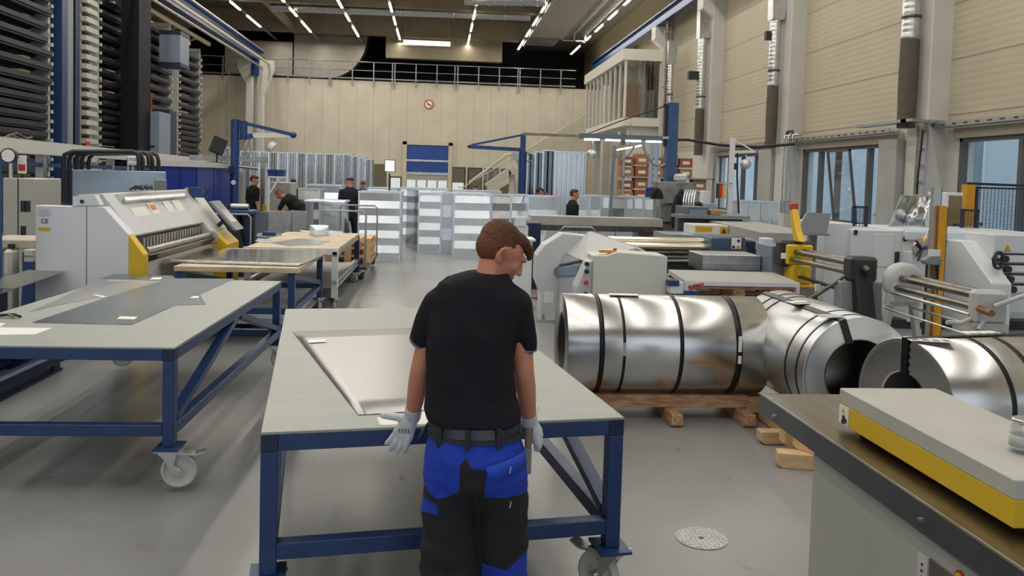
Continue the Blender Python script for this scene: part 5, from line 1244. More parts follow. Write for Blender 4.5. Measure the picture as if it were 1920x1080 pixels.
# pallet rack with cartons far right of centre
o = T('goods_shelf', 'shelf with red-brown cartons below the cabin', 'shelf', (P3(1260, 400, 27).x, 27, 0))
for z in (.15, 1.25, 2.05): MB().box(-1.7, 1.4, 0, .8, z-.05, z).obj('shelf_board', zincd, o)
for x in (-1.7, -.1, 1.4): MB().box(x-.04, x+.04, 0, .08, 0, 2.9).obj('upright', zincd, o)
n = 0
for z, cols in ((2.05, 5), (1.25, 6)):
    for k in range(cols):
        x = o.location.x-1.55+k*.5; hh_ = .35+.05*(k % 2)
        for lv in range(2):
            n += 1; c_ = MB().box(-.22, .22, 0, .5, 0, hh_-.05).obj('carton', cardr if (k+lv) % 2 else cardb); c_.location = (x, 27.1, z+lv*hh_)
            tag(c_, 'red-brown or tan carton on the goods shelf below the cabin', 'carton', 'cartons on the goods shelf')
            MB().box(-.12, .12, -.003, 0, .1, .2).obj('carton_label', paper, c_)
o, hw, hh = panel_box('white_bag', 'white plastic bag on top of the shelf beside blue column', 1270, 1290, 326, 341, 16.5, .3, mat('white_plastic_bag', (.6, .6, .6), .5, 0, .1, 5, .8, 10), 'bag', None, .04)
MB().box(-hw, hw, 0, .3, -o.location.z, 0).obj('bag_stand', greyd, o) if 0 else None
o, hw, hh = panel_box('tool_cart', 'crowded tool cart carrying a white bag at the blue column', 1240, 1300, 341, 400, 16.4, .6, mat('cart_grey', (.25, .25, .24), .5, .3, .4, 4), 'tool cart', 0)
for k in range(4): MB().box(-hw*.9, hw*.9, -.02, 0, hh*(.15+.2*k), hh*(.17+.2*k)).obj('shelf_edge', zinc, o)
for k in range(5): MB().box(-hw+.12+k*.12, -hw+.18+k*.12, -.05, -.02, hh*.2, hh*.25).obj('tool_grip', red, o)
# hanging jackets
jk = mat('black_jacket_cloth', (.012, .012, .02), .85, 0, .3, 6, .4, 20)
for (px, py0, py1, w_, lb) in ((1277, 355, 428, .28, 'long dark jacket hanging on the tool cart'), (1232, 352, 373, .2, 'dark jacket draped over the last tin section')):
    p = P3(px, py0, 16.0); q_ = P3(px, py1, 16.0); h_ = p.z-q_.z; o = T('hanging_jacket', lb, 'jacket', (p.x, 16.0, q_.z))
    MB().rings([[Vector((math.cos(t*PI/6)*r*(1+.12*math.sin(3*t)), math.sin(t*PI/6)*.10, z)) for t in range(12)] for z, r in ((0, w_*.60), (h_*.25, w_*.62), (h_*.6, w_*.50), (h_*.85, w_*.32), (h_*.97, w_*.10), (h_, .02))]).obj('cloth', jk, o)
    MB().tube([(-w_*.25, -.05, h_*.84), (-w_*.55, -.09, h_*.5), (-w_*.58, -.10, h_*.12)], [.05, .06, .045], 10).obj('sleeve', jk, o)
# wire-coil and controller right of jacket
p = P3(1284, 385, 16.1); o = T('wire_coil', 'silver wound wire coil beside the hanging jacket', 'wire coil', (p.x, 16.1, p.z))
for k in range(5): MB().lathe([(.30, k*.05), (.33, k*.05+.02), (.30, k*.05+.04)], (0, 0, 0), (.9, -.45, 0), 28).obj('winding', zinc, o)
o, hw, hh = panel_box('grey_bin', 'dark blue-grey box machine in front of seated man', 1290, 1327, 388, 432, 14.5, .8, mat('blue_grey_dark', (.10, .13, .17), .4, 0, .1, 3), 'machine', 0)
MB().box(hw-.35, hw-.03, -.01, 0, .1, hh-.05).obj('pale_front', mat('blue_grey_panel', (0, 0, 0)), o)
MB().box(hw-.20, hw-.12, -.015, -.01, .5, .6).obj('white_tag', paper, o)
o, hw, hh = panel_box('cardboard_box', 'brown cardboard box beside the seated man', 1335, 1352, 394, 404, 14.4, .3, cardb, 'box')
MB().box(-hw-.6, hw+.5, -.1, .5, -.06, 0).obj('shelf_plate', greyd, o); MB().box(-hw-.5, hw+.4, 0, .4, -o.location.z, -.06).obj('stand', iron, o)
o, hw, hh = panel_box('blue_screen', 'pale blue monitor on the desk right of the seated man', 1318, 1342, 381, 396, 15.8, .1, plastb, 'monitor', None, .01)
MB().box(-.03, .03, 0, .08, -o.location.z, 0).obj('stand', greyd, o)
o, hw, hh = panel_box('wall_cabinet', 'pale blue-white cabinet on the column behind the seated man', 1319, 1330, 358, 380, 20.5, .3, white, 'cabinet', 0)

# ================================================================== MACHINES RIGHT OF THE WORKER
# folding machine (light grey) behind the crosswise coil
o = T('sheet_folding_machine', 'light grey folding machine behind the crosswise coil, red buttons on its side', 'machine', (0, 0, 0))
Yf_, Yn2 = 10.6, 8.75
ax0 = hy(1008, 500, Yf_).x; ax1 = hy(1062, 500, Yf_).x; bx0 = hy(1113, 480, Yn2).x; bx1 = hy(1252, 480, Yn2).x
zf = hy(1040, 437, Yf_).z; zn = hy(1180, 476, Yn2).z
gm = mat('folder_pale_grey', (.56, .59, .60), .42, 0, .04, 2)
MB().prism([(ax0+.05, 0), (ax1+.3, 0), (ax1+.3, zf-.03), (ax0+.32, zf), (ax0+.08, zf-.16), (ax0-.02, zf-.30), (ax0-.02, zf-.62), (ax0+.05, zf-.78)], 'y', Yf_, Yf_+.35).obj('far_housing', gm, o, bevel=.01)
MB().box(bx0, bx1, Yn2, Yn2+.4, 0, zn-.02).prism([(bx0, zn-.08), (bx0+.25, zn+.02), (bx1-.02, zn-.01), (bx1, zn-.05)], 'y', Yn2-.001, Yn2+.4).obj('near_housing', mat('folder_cream', (.60, .61, .57), .42, 0, .03, 2), o, bevel=.012)
MB().prism([(bx0-.13, .0), (bx0, 0), (bx0, zn-.08), (bx0-.05, zn-.10), (bx0-.17, zn-.38)], 'y', Yn2+.03, Yn2+.33).obj('near_bracket', whiteg, o, bevel=.01)
# sloping body between the two housings
def L2(pa, pb, w1, w2): return [Vector(pa), Vector(pb)]
def hull4(a, b_, c, d, th, mt, nm):
    m_ = MB(); a, b_, c, d = map(Vector, (a, b_, c, d)); n_ = (b_-a).cross(d-a).normalized()*th
    vs = [a, b_, c, d, a-n_, b_-n_, c-n_, d-n_]
    m_.add(vs, [(0, 1, 2, 3), (7, 6, 5, 4), (0, 4, 5, 1), (1, 5, 6, 2), (2, 6, 7, 3), (3, 7, 4, 0)]); return m_.obj(nm, mt, o)
A0 = tuple(hy(1062, 478, Yf_)); A1 = tuple(hy(1107, 437, Yf_)); B0 = tuple(hy(1100, 493, Yn2+.38)); B1 = tuple(hy(1196, 468, Yn2+.38))
hull4(A0, A1, B1, B0, .03, mat('sloping_sheet_panel', (.38, .39, .38), .4, 0, .1, 3), 'sloping_cover')
hull4(A1, (A1[0]+.62, Yf_, A1[2]-.22), (B1[0]+.22, Yn2+.38, B1[2]-.12), B1, .03, gm, 'rear_cover')
hull4((ax0+.30, Yf_, zf-.42), A0, B0, (bx0-.06, Yn2+.38, zn-.12), .03, zinc, 'clamp_rail')
hull4((ax0+.30, Yf_, .1), (ax0+.30, Yf_, zf-.45), (bx0-.06, Yn2+.38, zn-.15), (bx0-.06, Yn2+.38, .1), .03, mat('folder_blue_grey', (.36, .40, .45), .45, 0, .05, 2), 'front_apron')
hull4((ax0+.27, Yf_, zf-.56), (ax0+.27, Yf_, zf-.46), (bx0-.09, Yn2+.38, zn-.18), (bx0-.09, Yn2+.38, zn-.28), .02, mat('folder_slate', (.14, .22, .36), .4), 'blue_strip')
for z, mt in ((.0, iron), (.13, red), (.25, iron), (.33, iron)): MB().cyl((bx0-.07, Yn2+.03, zn-.45+z), (bx0-.07, Yn2-.02, zn-.45+z), .025, n=14).obj('push_button', mt, o)
MB().box(bx0+.08, bx0+.26, Yn2+.05, Yn2+.12, zn, zn+.03).obj('lever_block', orange, o); MB().cyl((bx0+.25, Yn2+.08, zn+.03), (bx0+.25, Yn2+.08, zn+.05), .02, n=12).obj('red_knob', red, o)
MB().cyl((ax0+.28, Yf_-.04, zf-.50), (ax0+.28, Yf_+.0, zf-.50), .07, n=16).obj('pivot_boss', steel, o)
for x in (ax0+.06, ax1+.15): MB().box(x-.05, x+.2, Yf_-.06, Yf_+.1, 0, .03).cyl((x+.02, Yf_-.02, .03), (x+.02, Yf_-.02, .10), .02, n=10).obj('foot', zinc, o)
MB().box(ax0+.10, ax0+.22, Yf_-.004, Yf_, .25, .40).obj('data_plate', paper, o)
p = hz(1010, 560, .02); o2 = T('red_plug', 'small red plug lying on the floor left of folding machine', 'plug', (p.x, p.y, 0)); MB().cyl((-.05, 0, .04), (.05, 0, .04), .035, n=14).obj('plug_body', red, o2); MB().tube([(-.05, 0, .03), (-.2, .05, .01), (-.4, .0, .01)], .01).obj('cable', blackm, o2)

# roller machine behind it (gold-lit rolls, navy head)
Y = 11.6
o = T('plate_roller', 'long plate roller with warm shining rolls and navy head', 'roll bending machine', (0, Y, 0))
def q3(px, py, dy=0.): p = hy(px, py, Y+dy); return Vector((p.x, dy, p.z))
gold_lit = mat('gold_lit_roll', (.80, .72, .56), .22, 1, .1, 3, stretch=(.3, 1, 1))  # warm light on the rolls put into their base colour
for (a, b_, c, d, r, dy, mt) in ((1140, 449, 1325, 453, .05, .1, gold_lit), (1140, 460, 1325, 464, .055, -.02, gold_lit), (1140, 472, 1325, 473, .045, .05, steel)):
    MB().cyl(q3(a, b_, dy), q3(c, d, dy), r, n=24).obj('roll', mt, o)
MB().box(q3(1140, 483).x, q3(1325, 483).x, -.15, .2, .35, q3(1200, 481).z).obj('dark_bed', iron, o)
MB().cyl(q3(1250, 489, -.17), q3(1325, 489, -.17), .02, n=12).obj('front_rod', chrome, o)
a = q3(1325, 443); b_ = q3(1393, 478)
MB().prism([(a.x, b_.z), (b_.x, b_.z), (b_.x-.06, a.z+.02), (a.x-.0, a.z)], 'y', -.22, .3).obj('gear_head', mat('navy_grey_cast', (.05, .085, .14), .4, 0, .1, 3), o, bevel=.02)
c = q3(1393, 450); d = q3(1411, 478); MB().box(b_.x-.02, d.x, -.12, .25, d.z, c.z).obj('motor', bluedark, o, bevel=.02)
e = q3(1372, 446, -.225); f_ = q3(1389, 467, -.225); MB().box(e.x, f_.x, -.228, -.222, f_.z, e.z).obj('safety_label', paper, o)
for k, mt in enumerate((blue2, label_m, orange)): MB().cyl((e.x+.03+.07*(k == 0)+.07*(k == 2), -.229, e.z-.04-.09*(k > 0)), (e.x+.03+.07*(k == 0)+.07*(k == 2), -.232, e.z-.04-.09*(k > 0)), .022, n=18).obj('pictogram', mt, o)
MB().box(q3(1330, 480).x, q3(1400, 480).x, -.1, .3, 0, b_.z).obj('pedestal', greyd, o); MB().box(q3(1150, 480).x, q3(1170, 480).x, -.1, .3, 0, .6).obj('pedestal', greyd, o)
o, hw, hh = panel_box('steel_tray_box', 'grey open steel tray box in front of the plate roller', 1317, 1426, 478, 508, 10.5, .6, zincd, 'box')
MB().box(-hw, hw, -.012, 0, hh*.45, hh*.5).obj('fold_edge', zinc, o)
for x in (-hw+.1, hw-.1): MB().box(x-.04, x+.04, .1, .5, -o.location.z, 0).obj('leg', zincd, o)
# long grey bed running to the back right
A = hy(1372, 422, 14.5); B = hy(1484, 448, 11.6)
o = T('infeed_bed', 'long grey sheet infeed bed leading to the yellow lever machine', 'conveyor bed', (0, 0, 0))
d_ = (B-A).normalized(); MB().bar(A, B, .9, .16).obj('bed_body', mat('bed_grey', (.40, .41, .40), .4, .2, .1, 3), o)
MB().bar(A+Vector((-.45, 0, -.12)), B+Vector((-.45, 0, -.12)), .05, .12).obj('front_rail', whiteg, o)
for u in (.1, .5, .9): p = A.lerp(B, u); MB().box(p.x-.3, p.x+.3, p.y-.05, p.y+.05, 0, p.z-.1).obj('stand', whiteg, o)
o, hw, hh = panel_box('yellow_marked_box', 'flat cream box with yellow stripe and triangle on dark bench', 1302, 1366, 422, 440, 13.2, .6, cream, 'box', None)
objs(MB().box(-hw+.02, -hw+.3, -.01, 0, hh*.3, hh*.8).box(hw-.15, hw-.02, -.01, 0, 0, hh*.8), 'yellow_stripe', orange, o); MB().prism([(hw-.13, .03), (hw-.04, .03), (hw-.085, .11)], 'y', -.014, -.01).obj('triangle', iron, o)
MB().box(-hw-.5, hw, -.2, .7, -.09, 0).obj('pale_tabletop', mat('pale_tin_top', (.6, .66, .7), .3, .8), o); MB().box(-hw, hw-.1, 0, .5, -o.location.z, -.09).obj('base', greyd, o)
o, hw, hh = panel_box('small_control_box', 'small pale control box with orange mark beneath infeed bed', 1433, 1450, 447, 473, 10.9, .2, white, 'control box', None)
MB().cyl((0, -.01, hh*.4), (0, 0, hh*.4), .03, n=12).obj('orange_knob', orange, o); MB().box(-.05, .15, .05, .2, -o.location.z, 0).obj('pedestal', greyd, o)
o, hw, hh = panel_box('grey_blue_cabinet', 'grey-blue steel cabinet left of the black and yellow head', 1447, 1478, 461, 520, 10.2, .5, mat('blue_grey_steel', (.20, .25, .31), .4, .3, .1, 3), 'cabinet', 0)
# palletised white table
zt2 = .75
A, B, Cc, D = [hz(x, y, zt2) for x, y in ((1285, 527), (1500, 531), (1452, 511), (1253, 506))]
o = T('pallet_table', 'low white-framed table with grey top above a wooden pallet', 'table', (0, 0, 0))
MB().prism([(p.x, p.y) for p in (A, B, Cc, D)], 'z', zt2-.05, zt2-.001).obj('frame_top', white, o)
MB().prism([(p.x*.99+.03, p.y+.02) for p in (A, B, Cc, D)], 'z', zt2-.001, zt2+.002).obj('grey_top', mat('pallet_grey_top', (.36, .37, .35), .5, 0, .06, 3), o)
MB().bar((A.x, A.y+.03, zt2-.28), (B.x, B.y+.03, zt2-.28), .06, .06).obj('lower_frame', white, o)
for p in (A, B): MB().box(p.x-.035 if p is B else p.x, p.x if p is B else p.x+.035, p.y, p.y+.06, 0, zt2-.05).obj('leg', white, o)
for p in (Cc, D): MB().box(p.x-.06, p.x, p.y-.06, p.y, 0, zt2-.05).obj('leg', white, o)
pallet('wooden_pallet', 'reddish wooden pallet inside the low white-framed table', (A.x+B.x)/2, A.y+.5, zt2-.25, 0, 1.3, .8, mt=woodr).scale = (1, 1, 1.25)
p = hy(1278, 540, 8.6); o = T('sheet_clamp', 'blue and white clamp unit with red lever in front of pallet table', 'clamp', (p.x, 8.6, p.z))
MB().box(-.12, .02, 0, .2, -.06, .06).obj('white_body', white, o); objs(MB().box(-.15, -.03, -.01, .1, .02, .08).box(.02, .18, -.02, .1, -.10, -.03), 'blue_shoe', blue2, o)
MB().tube([(.10, 0, -.03), (.12, 0, .03), (.24, 0, .05)], .014).obj('red_lever', red, o); MB().box(-.1, 0, .05, .15, -p.z, -.06).obj('stand', greyd, o)

# ---- big white machine line (far right)
Yb = 10.7
def bz(px, py, Y=Yb): return hy(px, py, Y)
o = T('coil_line_machine', 'huge white coil processing machine under the right windows', 'machine', (0, Yb, 0))
wm = mat('machine_soft_white', (.62, .65, .70), .4, 0, .03, 1.5)
def blk(px0, px1, py0, dep, nm='housing', mt=wm, dy=0., z0=.0, bev=.015):
    a = bz(px0, py0, Yb+dy); b_ = bz(px1, py0, Yb+dy); return MB().box(a.x, b_.x, dy, dy+dep, z0, (a.z+b_.z)/2).obj(nm, mt, o, bevel=bev)
blk(1598, 1693, 431, 1.3); blk(1693, 1935, 433, 1.3); blk(1548, 1600, 418, .9, 'left_housing', dy=.1)
a = bz(1695, 440); b_ = bz(1920, 452); MB().box(a.x, b_.x+.5, -.05, .1, b_.z-.02, a.z+.05).obj('top_cover', mat('pale_blue_cover', (.60, .68, .76), .35), o, bevel=.01)
a, b_ = bz(1638, 438), bz(1673, 500); MB().box(a.x, b_.x, -.012, 0, b_.z, a.z).obj('door_panel', mat('door_white', (.66, .69, .73), .4), o, bevel=.004)
MB().box(bz(1678, 470).x, bz(1686, 470).x, -.01, 0, bz(1680, 495).z, bz(1680, 472).z).obj('dark_opening', iron, o)
objs(MB().box(bz(1601, 432).x, bz(1607, 432).x, -.02, 0, bz(1600, 440).z, bz(1600, 431).z).box(bz(1694, 432).x, bz(1700, 432).x, -.02, 0, bz(1694, 452).z, bz(1694, 444).z), 'black_latch', iron, o)
a = bz(1805, 453, Yb-.5); c = bz(1865, 530, Yb-.9); d = bz(1780, 530, Yb-.9)
MB().prism([(0, 0), (-1.0, 0), (-1.0, c.z), (-.35, a.z), (0, a.z)], 'x', bz(1770, 500).x-.0, bz(1860, 500, Yb-.6).x).obj('sloping_housing', mat('sloping_white', (.66, .69, .72), .4, 0, .02, 2), o, bevel=.015)
a, b_ = bz(1866, 440, Yb-.7), bz(1935, 475, Yb-.7); MB().box(a.x, b_.x, -.7, 0, .3, a.z).obj('gauge_housing', wm, o, bevel=.01)
MB().prism([(bz(1883, 471, Yb-.71).x, bz(1883, 471, Yb-.71).z), (bz(1896, 471, Yb-.71).x, bz(1883, 471, Yb-.71).z), (bz(1889.5, 459, Yb-.71).x, bz(1889, 459, Yb-.71).z)], 'y', -.71, -.70).obj('warning_triangle', orange, o)
for k in range(4):
    z_ = bz(1900, 484+k*19, Yb-.75).z; MB().box(a.x+.05, b_.x, -.74, -.70, z_-.05, z_+.035).obj('white_drawer', white, o)
    MB().box(a.x+.0, b_.x, -.72, -.70, z_+.035, z_+.06).obj('dark_gap', iron, o)
    q_ = bz(1887+k*5, 486+k*17, Yb-.8); MB().cyl((q_.x, -.80, z_-.01), (q_.x, -.74, z_-.01), .045, n=16).obj('black_knob', iron, o)
q_ = bz(1872, 488, Yb-.9)
MB().lathe([(.09, -.015), (.12, -.015), (.12, .015), (.09, .015)], (q_.x, -.9, q_.z), (.5, -1, 0), 28, closed=True).obj('hand_wheel', iron, o); MB().cyl((q_.x, -.9, q_.z), (q_.x+.05, -.74, q_.z), .03, n=12).obj('wheel_hub', iron, o)
MB().box(bz(1600, 600).x, bz(1935, 600).x, -.25, .1, 0, .12).obj('dark_plinth', iron, o)
# hose reel disc with levers on post
q_ = bz(1728, 467, Yb-.35); MB().cyl((q_.x, -.35, q_.z), (q_.x, -.30, q_.z), .11, n=28).obj('disc', steel, o)
for a_ in (.3, 2.4, 4.2): MB().cyl((q_.x, -.36, q_.z), (q_.x+.17*math.cos(a_), -.42, q_.z+.17*math.sin(a_)), .016, n=8).obj('star_lever', iron, o)
MB().cyl((q_.x, -.34, q_.z), (bz(1747, 420, Yb-.35).x, -.34, bz(1747, 418, Yb-.35).z), .012, n=8).sphere((bz(1747, 418, Yb-.35).x, -.34, bz(1747, 418, Yb-.35).z), .03).obj('long_lever', zinc, o)
MB().box(bz(1740, 452, Yb-.3).x, bz(1752, 452, Yb-.3).x, -.3, -.1, bz(1745, 476, Yb-.3).z, bz(1745, 445, Yb-.3).z).obj('yellow_motor', orange, o, bevel=.02)
MB().box(q_.x-.1, q_.x+.1, -.3, 0, .1, q_.z-.05).obj('disc_bracket', wm, o)
# monitor hood
q_ = bz(1528, 418, 10.6); o = T('tilted_hood', 'grey tilted sheet hood standing on the machine left part', 'hood', (q_.x, 10.6, q_.z))
hd = MB().prism([(-.27, -.14), (.16, -.14), (.21, .13), (-.12, .14)], 'y', -.02, .02).obj('hood_plate', mat('hood_grey', (.30, .32, .33), .4, .2, .05, 3), o); MB().box(-.27, .16, -.12, .02, -.16, -.14).obj('hood_lip', greyd, o)
MB().box(-.05, .05, .02, .1, -q_.z, -.14).obj('stand', greyd, o)
# yellow and aluminium posts
for lb, px0, px1, pyt, Y, mt, d in (('yellow-painted tall post in front of the white machine', 1766, 1775, 386, 9.4, orange, 0), ('bare aluminium profile post beside the yellow post', 1750, 1764, 350, 9.5, silver, 0)):
    a = hy(px0, pyt, Y); b_ = hy(px1, pyt, Y); w_ = b_.x-a.x; o = T('machine_post', lb, 'post', ((a.x+b_.x)/2, Y, 0)); MB().box(-w_/2, w_/2, -.02, .05, .0, a.z).obj('profile', mt, o)
    MB().box(w_/2-.004, w_/2+.012, -.015, .04, 0, a.z-.02).obj('edge_strip', iron, o); MB().box(-.1, .1, -.08, .1, 0, .02).obj('base_plate', zincd, o)
q_ = hy(1755, 490, 9.3); o = T('grey_gun_unit', 'small dark grey control pendant hanging on the aluminium post', 'control unit', (q_.x, 9.40, q_.z)); MB().prism([(-.12, .0), (-.08, -.05), (.10, -.05), (.12, .03), (-.05, .05)], 'y', -.05, .05).obj('unit_body', greyd, o, bevel=.01); MB().box(-.02, .1, -.02, .04, .05, .13).obj('unit_top', white, o); MB().tube([(.08, 0, -.05), (.10, 0, -.3), (.13, 0, -.5)], .02).tube([(-.05, 0, -.05), (-.05, 0, -.9)], .015).obj('cable', blackm, o)
# mesh fence with yellow post
def mesh_fence(name, lb, px0, px1, py0, py1, Y, nx, nz, zb=None):
    a = hy(px0, py0, Y); b_ = hy(px1, py0, Y); zt_ = a.z; z0 = hy(px0, py1, Y).z if zb is None else zb
    o = T(name, lb, 'fence', (a.x, Y, z0)); w_ = b_.x-a.x; h_ = zt_-z0; fm = mat('dark_blue_fence', (.015, .025, .05), .4)
    for x in (0, w_): MB().box(x-.02, x+.02, -.02, .02, 0, h_).obj('frame_post', fm, o)
    objs(MB().box(0, w_, -.02, .02, h_-.03, h_).box(0, w_, -.02, .02, 0, .03), 'frame_rail', fm, o)
    m_ = MB()
    for i in range(1, nx): m_.box(w_*i/nx-.003, w_*i/nx+.003, -.003, .003, 0, h_)
    for i in range(1, nz): m_.box(0, w_, -.003, .003, h_*i/nz-.003, h_*i/nz+.003)
    g_ = m_.obj('wire_mesh', fm, o); g_['kind'] = 'stuff'
    return o, w_, h_
mesh_fence('mesh_fence', 'large dark mesh safety fence at the right edge', 1832, 1940, 350, 445, 12.6, 16, 30, 1.05)
a = hy(1818, 346, 12.6); tag(MB().box(a.x-.07, a.x+.07, 12.55, 12.7, 0, a.z).obj('fence_post', orange), 'yellow post carrying the large mesh fence', 'post')
tag(MB().bar(hy(1814, 344, 12.6), hy(1940, 349, 12.6), .04, .04).obj('fence_top_rail', iron), 'thin black top rail over the large mesh fence', 'rail')
mesh_fence('mesh_guard', 'small dark mesh guard on the white machine, left', 1601, 1625, 386, 430, 11.5, 4, 16)
mesh_fence('mesh_guard', 'small dark mesh guard below the yellow fence post', 1805, 1833, 392, 432, 11.6, 5, 14)
# brass-lit cabinet opening by the fence
o, hw, hh = panel_box('open_cabinet', 'open white cabinet with dark golden inside behind yellow post', 1775, 1803, 361, 425, 12.2, .5, white, 'cabinet', 1.0)
MB().box(-hw+.1, hw-.1, .1, .4, -1.0, 0).obj('pedestal', greyd, o)
MB().box(-hw+.04, hw-.02, -.01, 0, .1, hh-.05).obj('golden_inside', mat('dim_gold', (.24, .18, .09), .35, .5, .3, 3), o); MB().box(0, hw, -.06, -.01, .1, .35).obj('blue_rag', blue2, o)

# ---- roll bending machines in front
def roll_machine(label, A, B, headm, kind):
    """three rolls from far head A to near end B (world points at roll height)"""
    A = Vector(A); B = Vector(B); d = (B-A); L = d.length; ang = math.atan2(d.y, d.x)
    o = T('roll_bender', label, 'roll bending machine', (A.x, A.y, 0), ang); za = A.z; zb_ = B.z
    rm = mat('oiled_roll', (.20, .18, .16), .3, 1, .2, 6)
    for (dy, dz, r, c) in ((-.05, .04, .032, 1), (.06, .05, .032, 1), (-.10, -.05, .030, 1)):
        MB().cyl((0, dy, za+dz), (L, dy, zb_+dz), r, n=20).obj('roll', rm, o)
    return o, L, za, zb_
A = hy(1497, 478, 9.9); B = hy(1612, 502, 8.2)
o, L, za, zb_ = roll_machine('small roll bender with yellow and black head and yellow lever', A, B, yellow, 0)
MB().box(-.22, -.03, -.22, .22, za-.16, za+.17).obj('black_head', iron, o, bevel=.03)
MB().box(-.03, .05, -.16, .17, za-.12, za+.13).obj('yellow_plate', yellow, o, bevel=.02); MB().box(-.20, .10, -.10, .14, za-.36, za-.12).obj('yellow_column', yellow, o, bevel=.02)
MB().box(-.25, .12, -.24, .2, za-.40, za-.36).obj('yellow_base', yellow, o, bevel=.01)
MB().prism([(-.10, za+.16), (.10, za+.17), (-.04, za+.30), (-.22, za+.58), (-.29, za+.55), (-.20, za+.30)], 'y', -.03, .05).obj('yellow_lever', yellow, o, bevel=.008)
MB().box(-.30, -.21, -.035, .055, za+.54, za+.64).obj('red_grip', red, o, bevel=.01)
MB().box(-.18, .08, -.1, .1, 0, za-.40).obj('pedestal', mat('pedestal_grey', (.28, .30, .31), .5), o)
MB().box(.0, .02, -.22, -.16, za-.05, za+.02).obj('white_tag', paper, o)
MB().box(L-.10, L+.12, -.14, .14, zb_-.14, zb_+.12).obj('near_head', iron, o, bevel=.03); MB().cyl((L+.12, 0, zb_), (L+.22, 0, zb_-.02), .05, .03, 14).obj('spindle', steeld, o)
MB().cyl((L-.05, -.3, zb_-.22), (L-.02, -.08, zb_-.05), .018, n=8).cyl((L-.08, -.55, zb_-.40), (L-.05, -.30, zb_-.22), .022, n=8).obj('crank_handle', steeld, o)
MB().prism([(L-.16, 0), (L+.14, 0), (L+.06, zb_-.14), (L-.08, zb_-.14)], 'y', -.22, .22).obj('near_stand', mat('stand_grey_cast', (.24, .26, .27), .5, 0, .1, 4), o, bevel=.01)
MB().prism([(L+.0, zb_-.06), (L+.12, zb_-.02), (L+.34, .38), (L+.24, .32), (L+.16, .34)], 'y', -.10, .08).obj('black_side_arm', blackm, o, bevel=.02)
MB().box(0.1, L-.1, -.03, .03, zb_-.30, zb_-.27).obj('tie_bar', steeld, o); MB().box(-.1, L, -.05, .05, .22, .27).obj('yellow_foot_bar', orange, o)
A = hy(1700, 530, 7.75); B = hy(1852, 566, 6.35)
o, L, za, zb_ = roll_machine('pale grey hand roll bender nearest to the coils, right', A, B, white, 1)
ph = mat('old_grey_enamel', (.46, .47, .46), .45, 0, .12, 5)
MB().lathe([(.0, -.14), (.16, -.14), (.19, -.10), (.19, .0), (.15, .03), (.0, .03)], (-.03, 0, za), (1, 0, 0), 28).obj('gear_cover', ph, o)
MB().box(-.15, .02, -.15, .15, za-.22, za).obj('head_casting', ph, o, bevel=.03)
for xs, zz in ((-.08, za), (L+.0, zb_)):
    for s_ in (-1, 1): MB().bar((xs, s_*.10, zz-.18), (xs+.0, s_*.24, 0), .09, .05).obj('leg', ph, o)
    MB().box(xs-.06, xs+.06, -.15, .15, zz-.24, zz-.17).obj('leg_bridge', ph, o)
MB().box(L-.06, L+.06, -.14, .14, zb_-.18, zb_+.10).obj('near_bracket', ph, o, bevel=.03)
MB().cyl((L+.06, -.10, zb_-.05), (L+.24, -.10, zb_-.06), .028, n=12).obj('rusty_shaft', mat('rusty_shaft_metal', (.25, .12, .05), .5, .6, .3, 10), o)
MB().tube([(L+.12, -.02, zb_-.02), (L+.10, .25, zb_+.08), (L+.08, .48, zb_+.14), (L+.25, .55, zb_+.12)], .02).obj('crank', ph, o)
MB().tube([(L, -.05, zb_-.1), (L+.02, -.22, zb_-.18), (L+.05, -.35, zb_-.17)], .02).tube([(L, .0, zb_-.1), (L+.1, -.12, zb_-.22)], .02).obj('clamp_lever', ph, o)
MB().cyl((0, -.14, za-.10), (L, -.14, zb_-.11), .016, n=10).obj('tie_rod', silver, o); MB().cyl((0, .04, za-.24), (L, .04, zb_-.24), .012, n=10).cyl((0, -.2, za-.26), (L, -.2, zb_-.26), .010, n=10).obj('lower_rod', silver, o)
o, hw, hh = panel_box('small_warning_box', 'small pale sign plate hanging below the yellow head', 1530, 1538, 533, 547, 9.0, .03, paper, 'sign', None, .002)
MB().box(-.01, .01, .03, .05, -o.location.z, .02).obj('sign_post', iron, o)

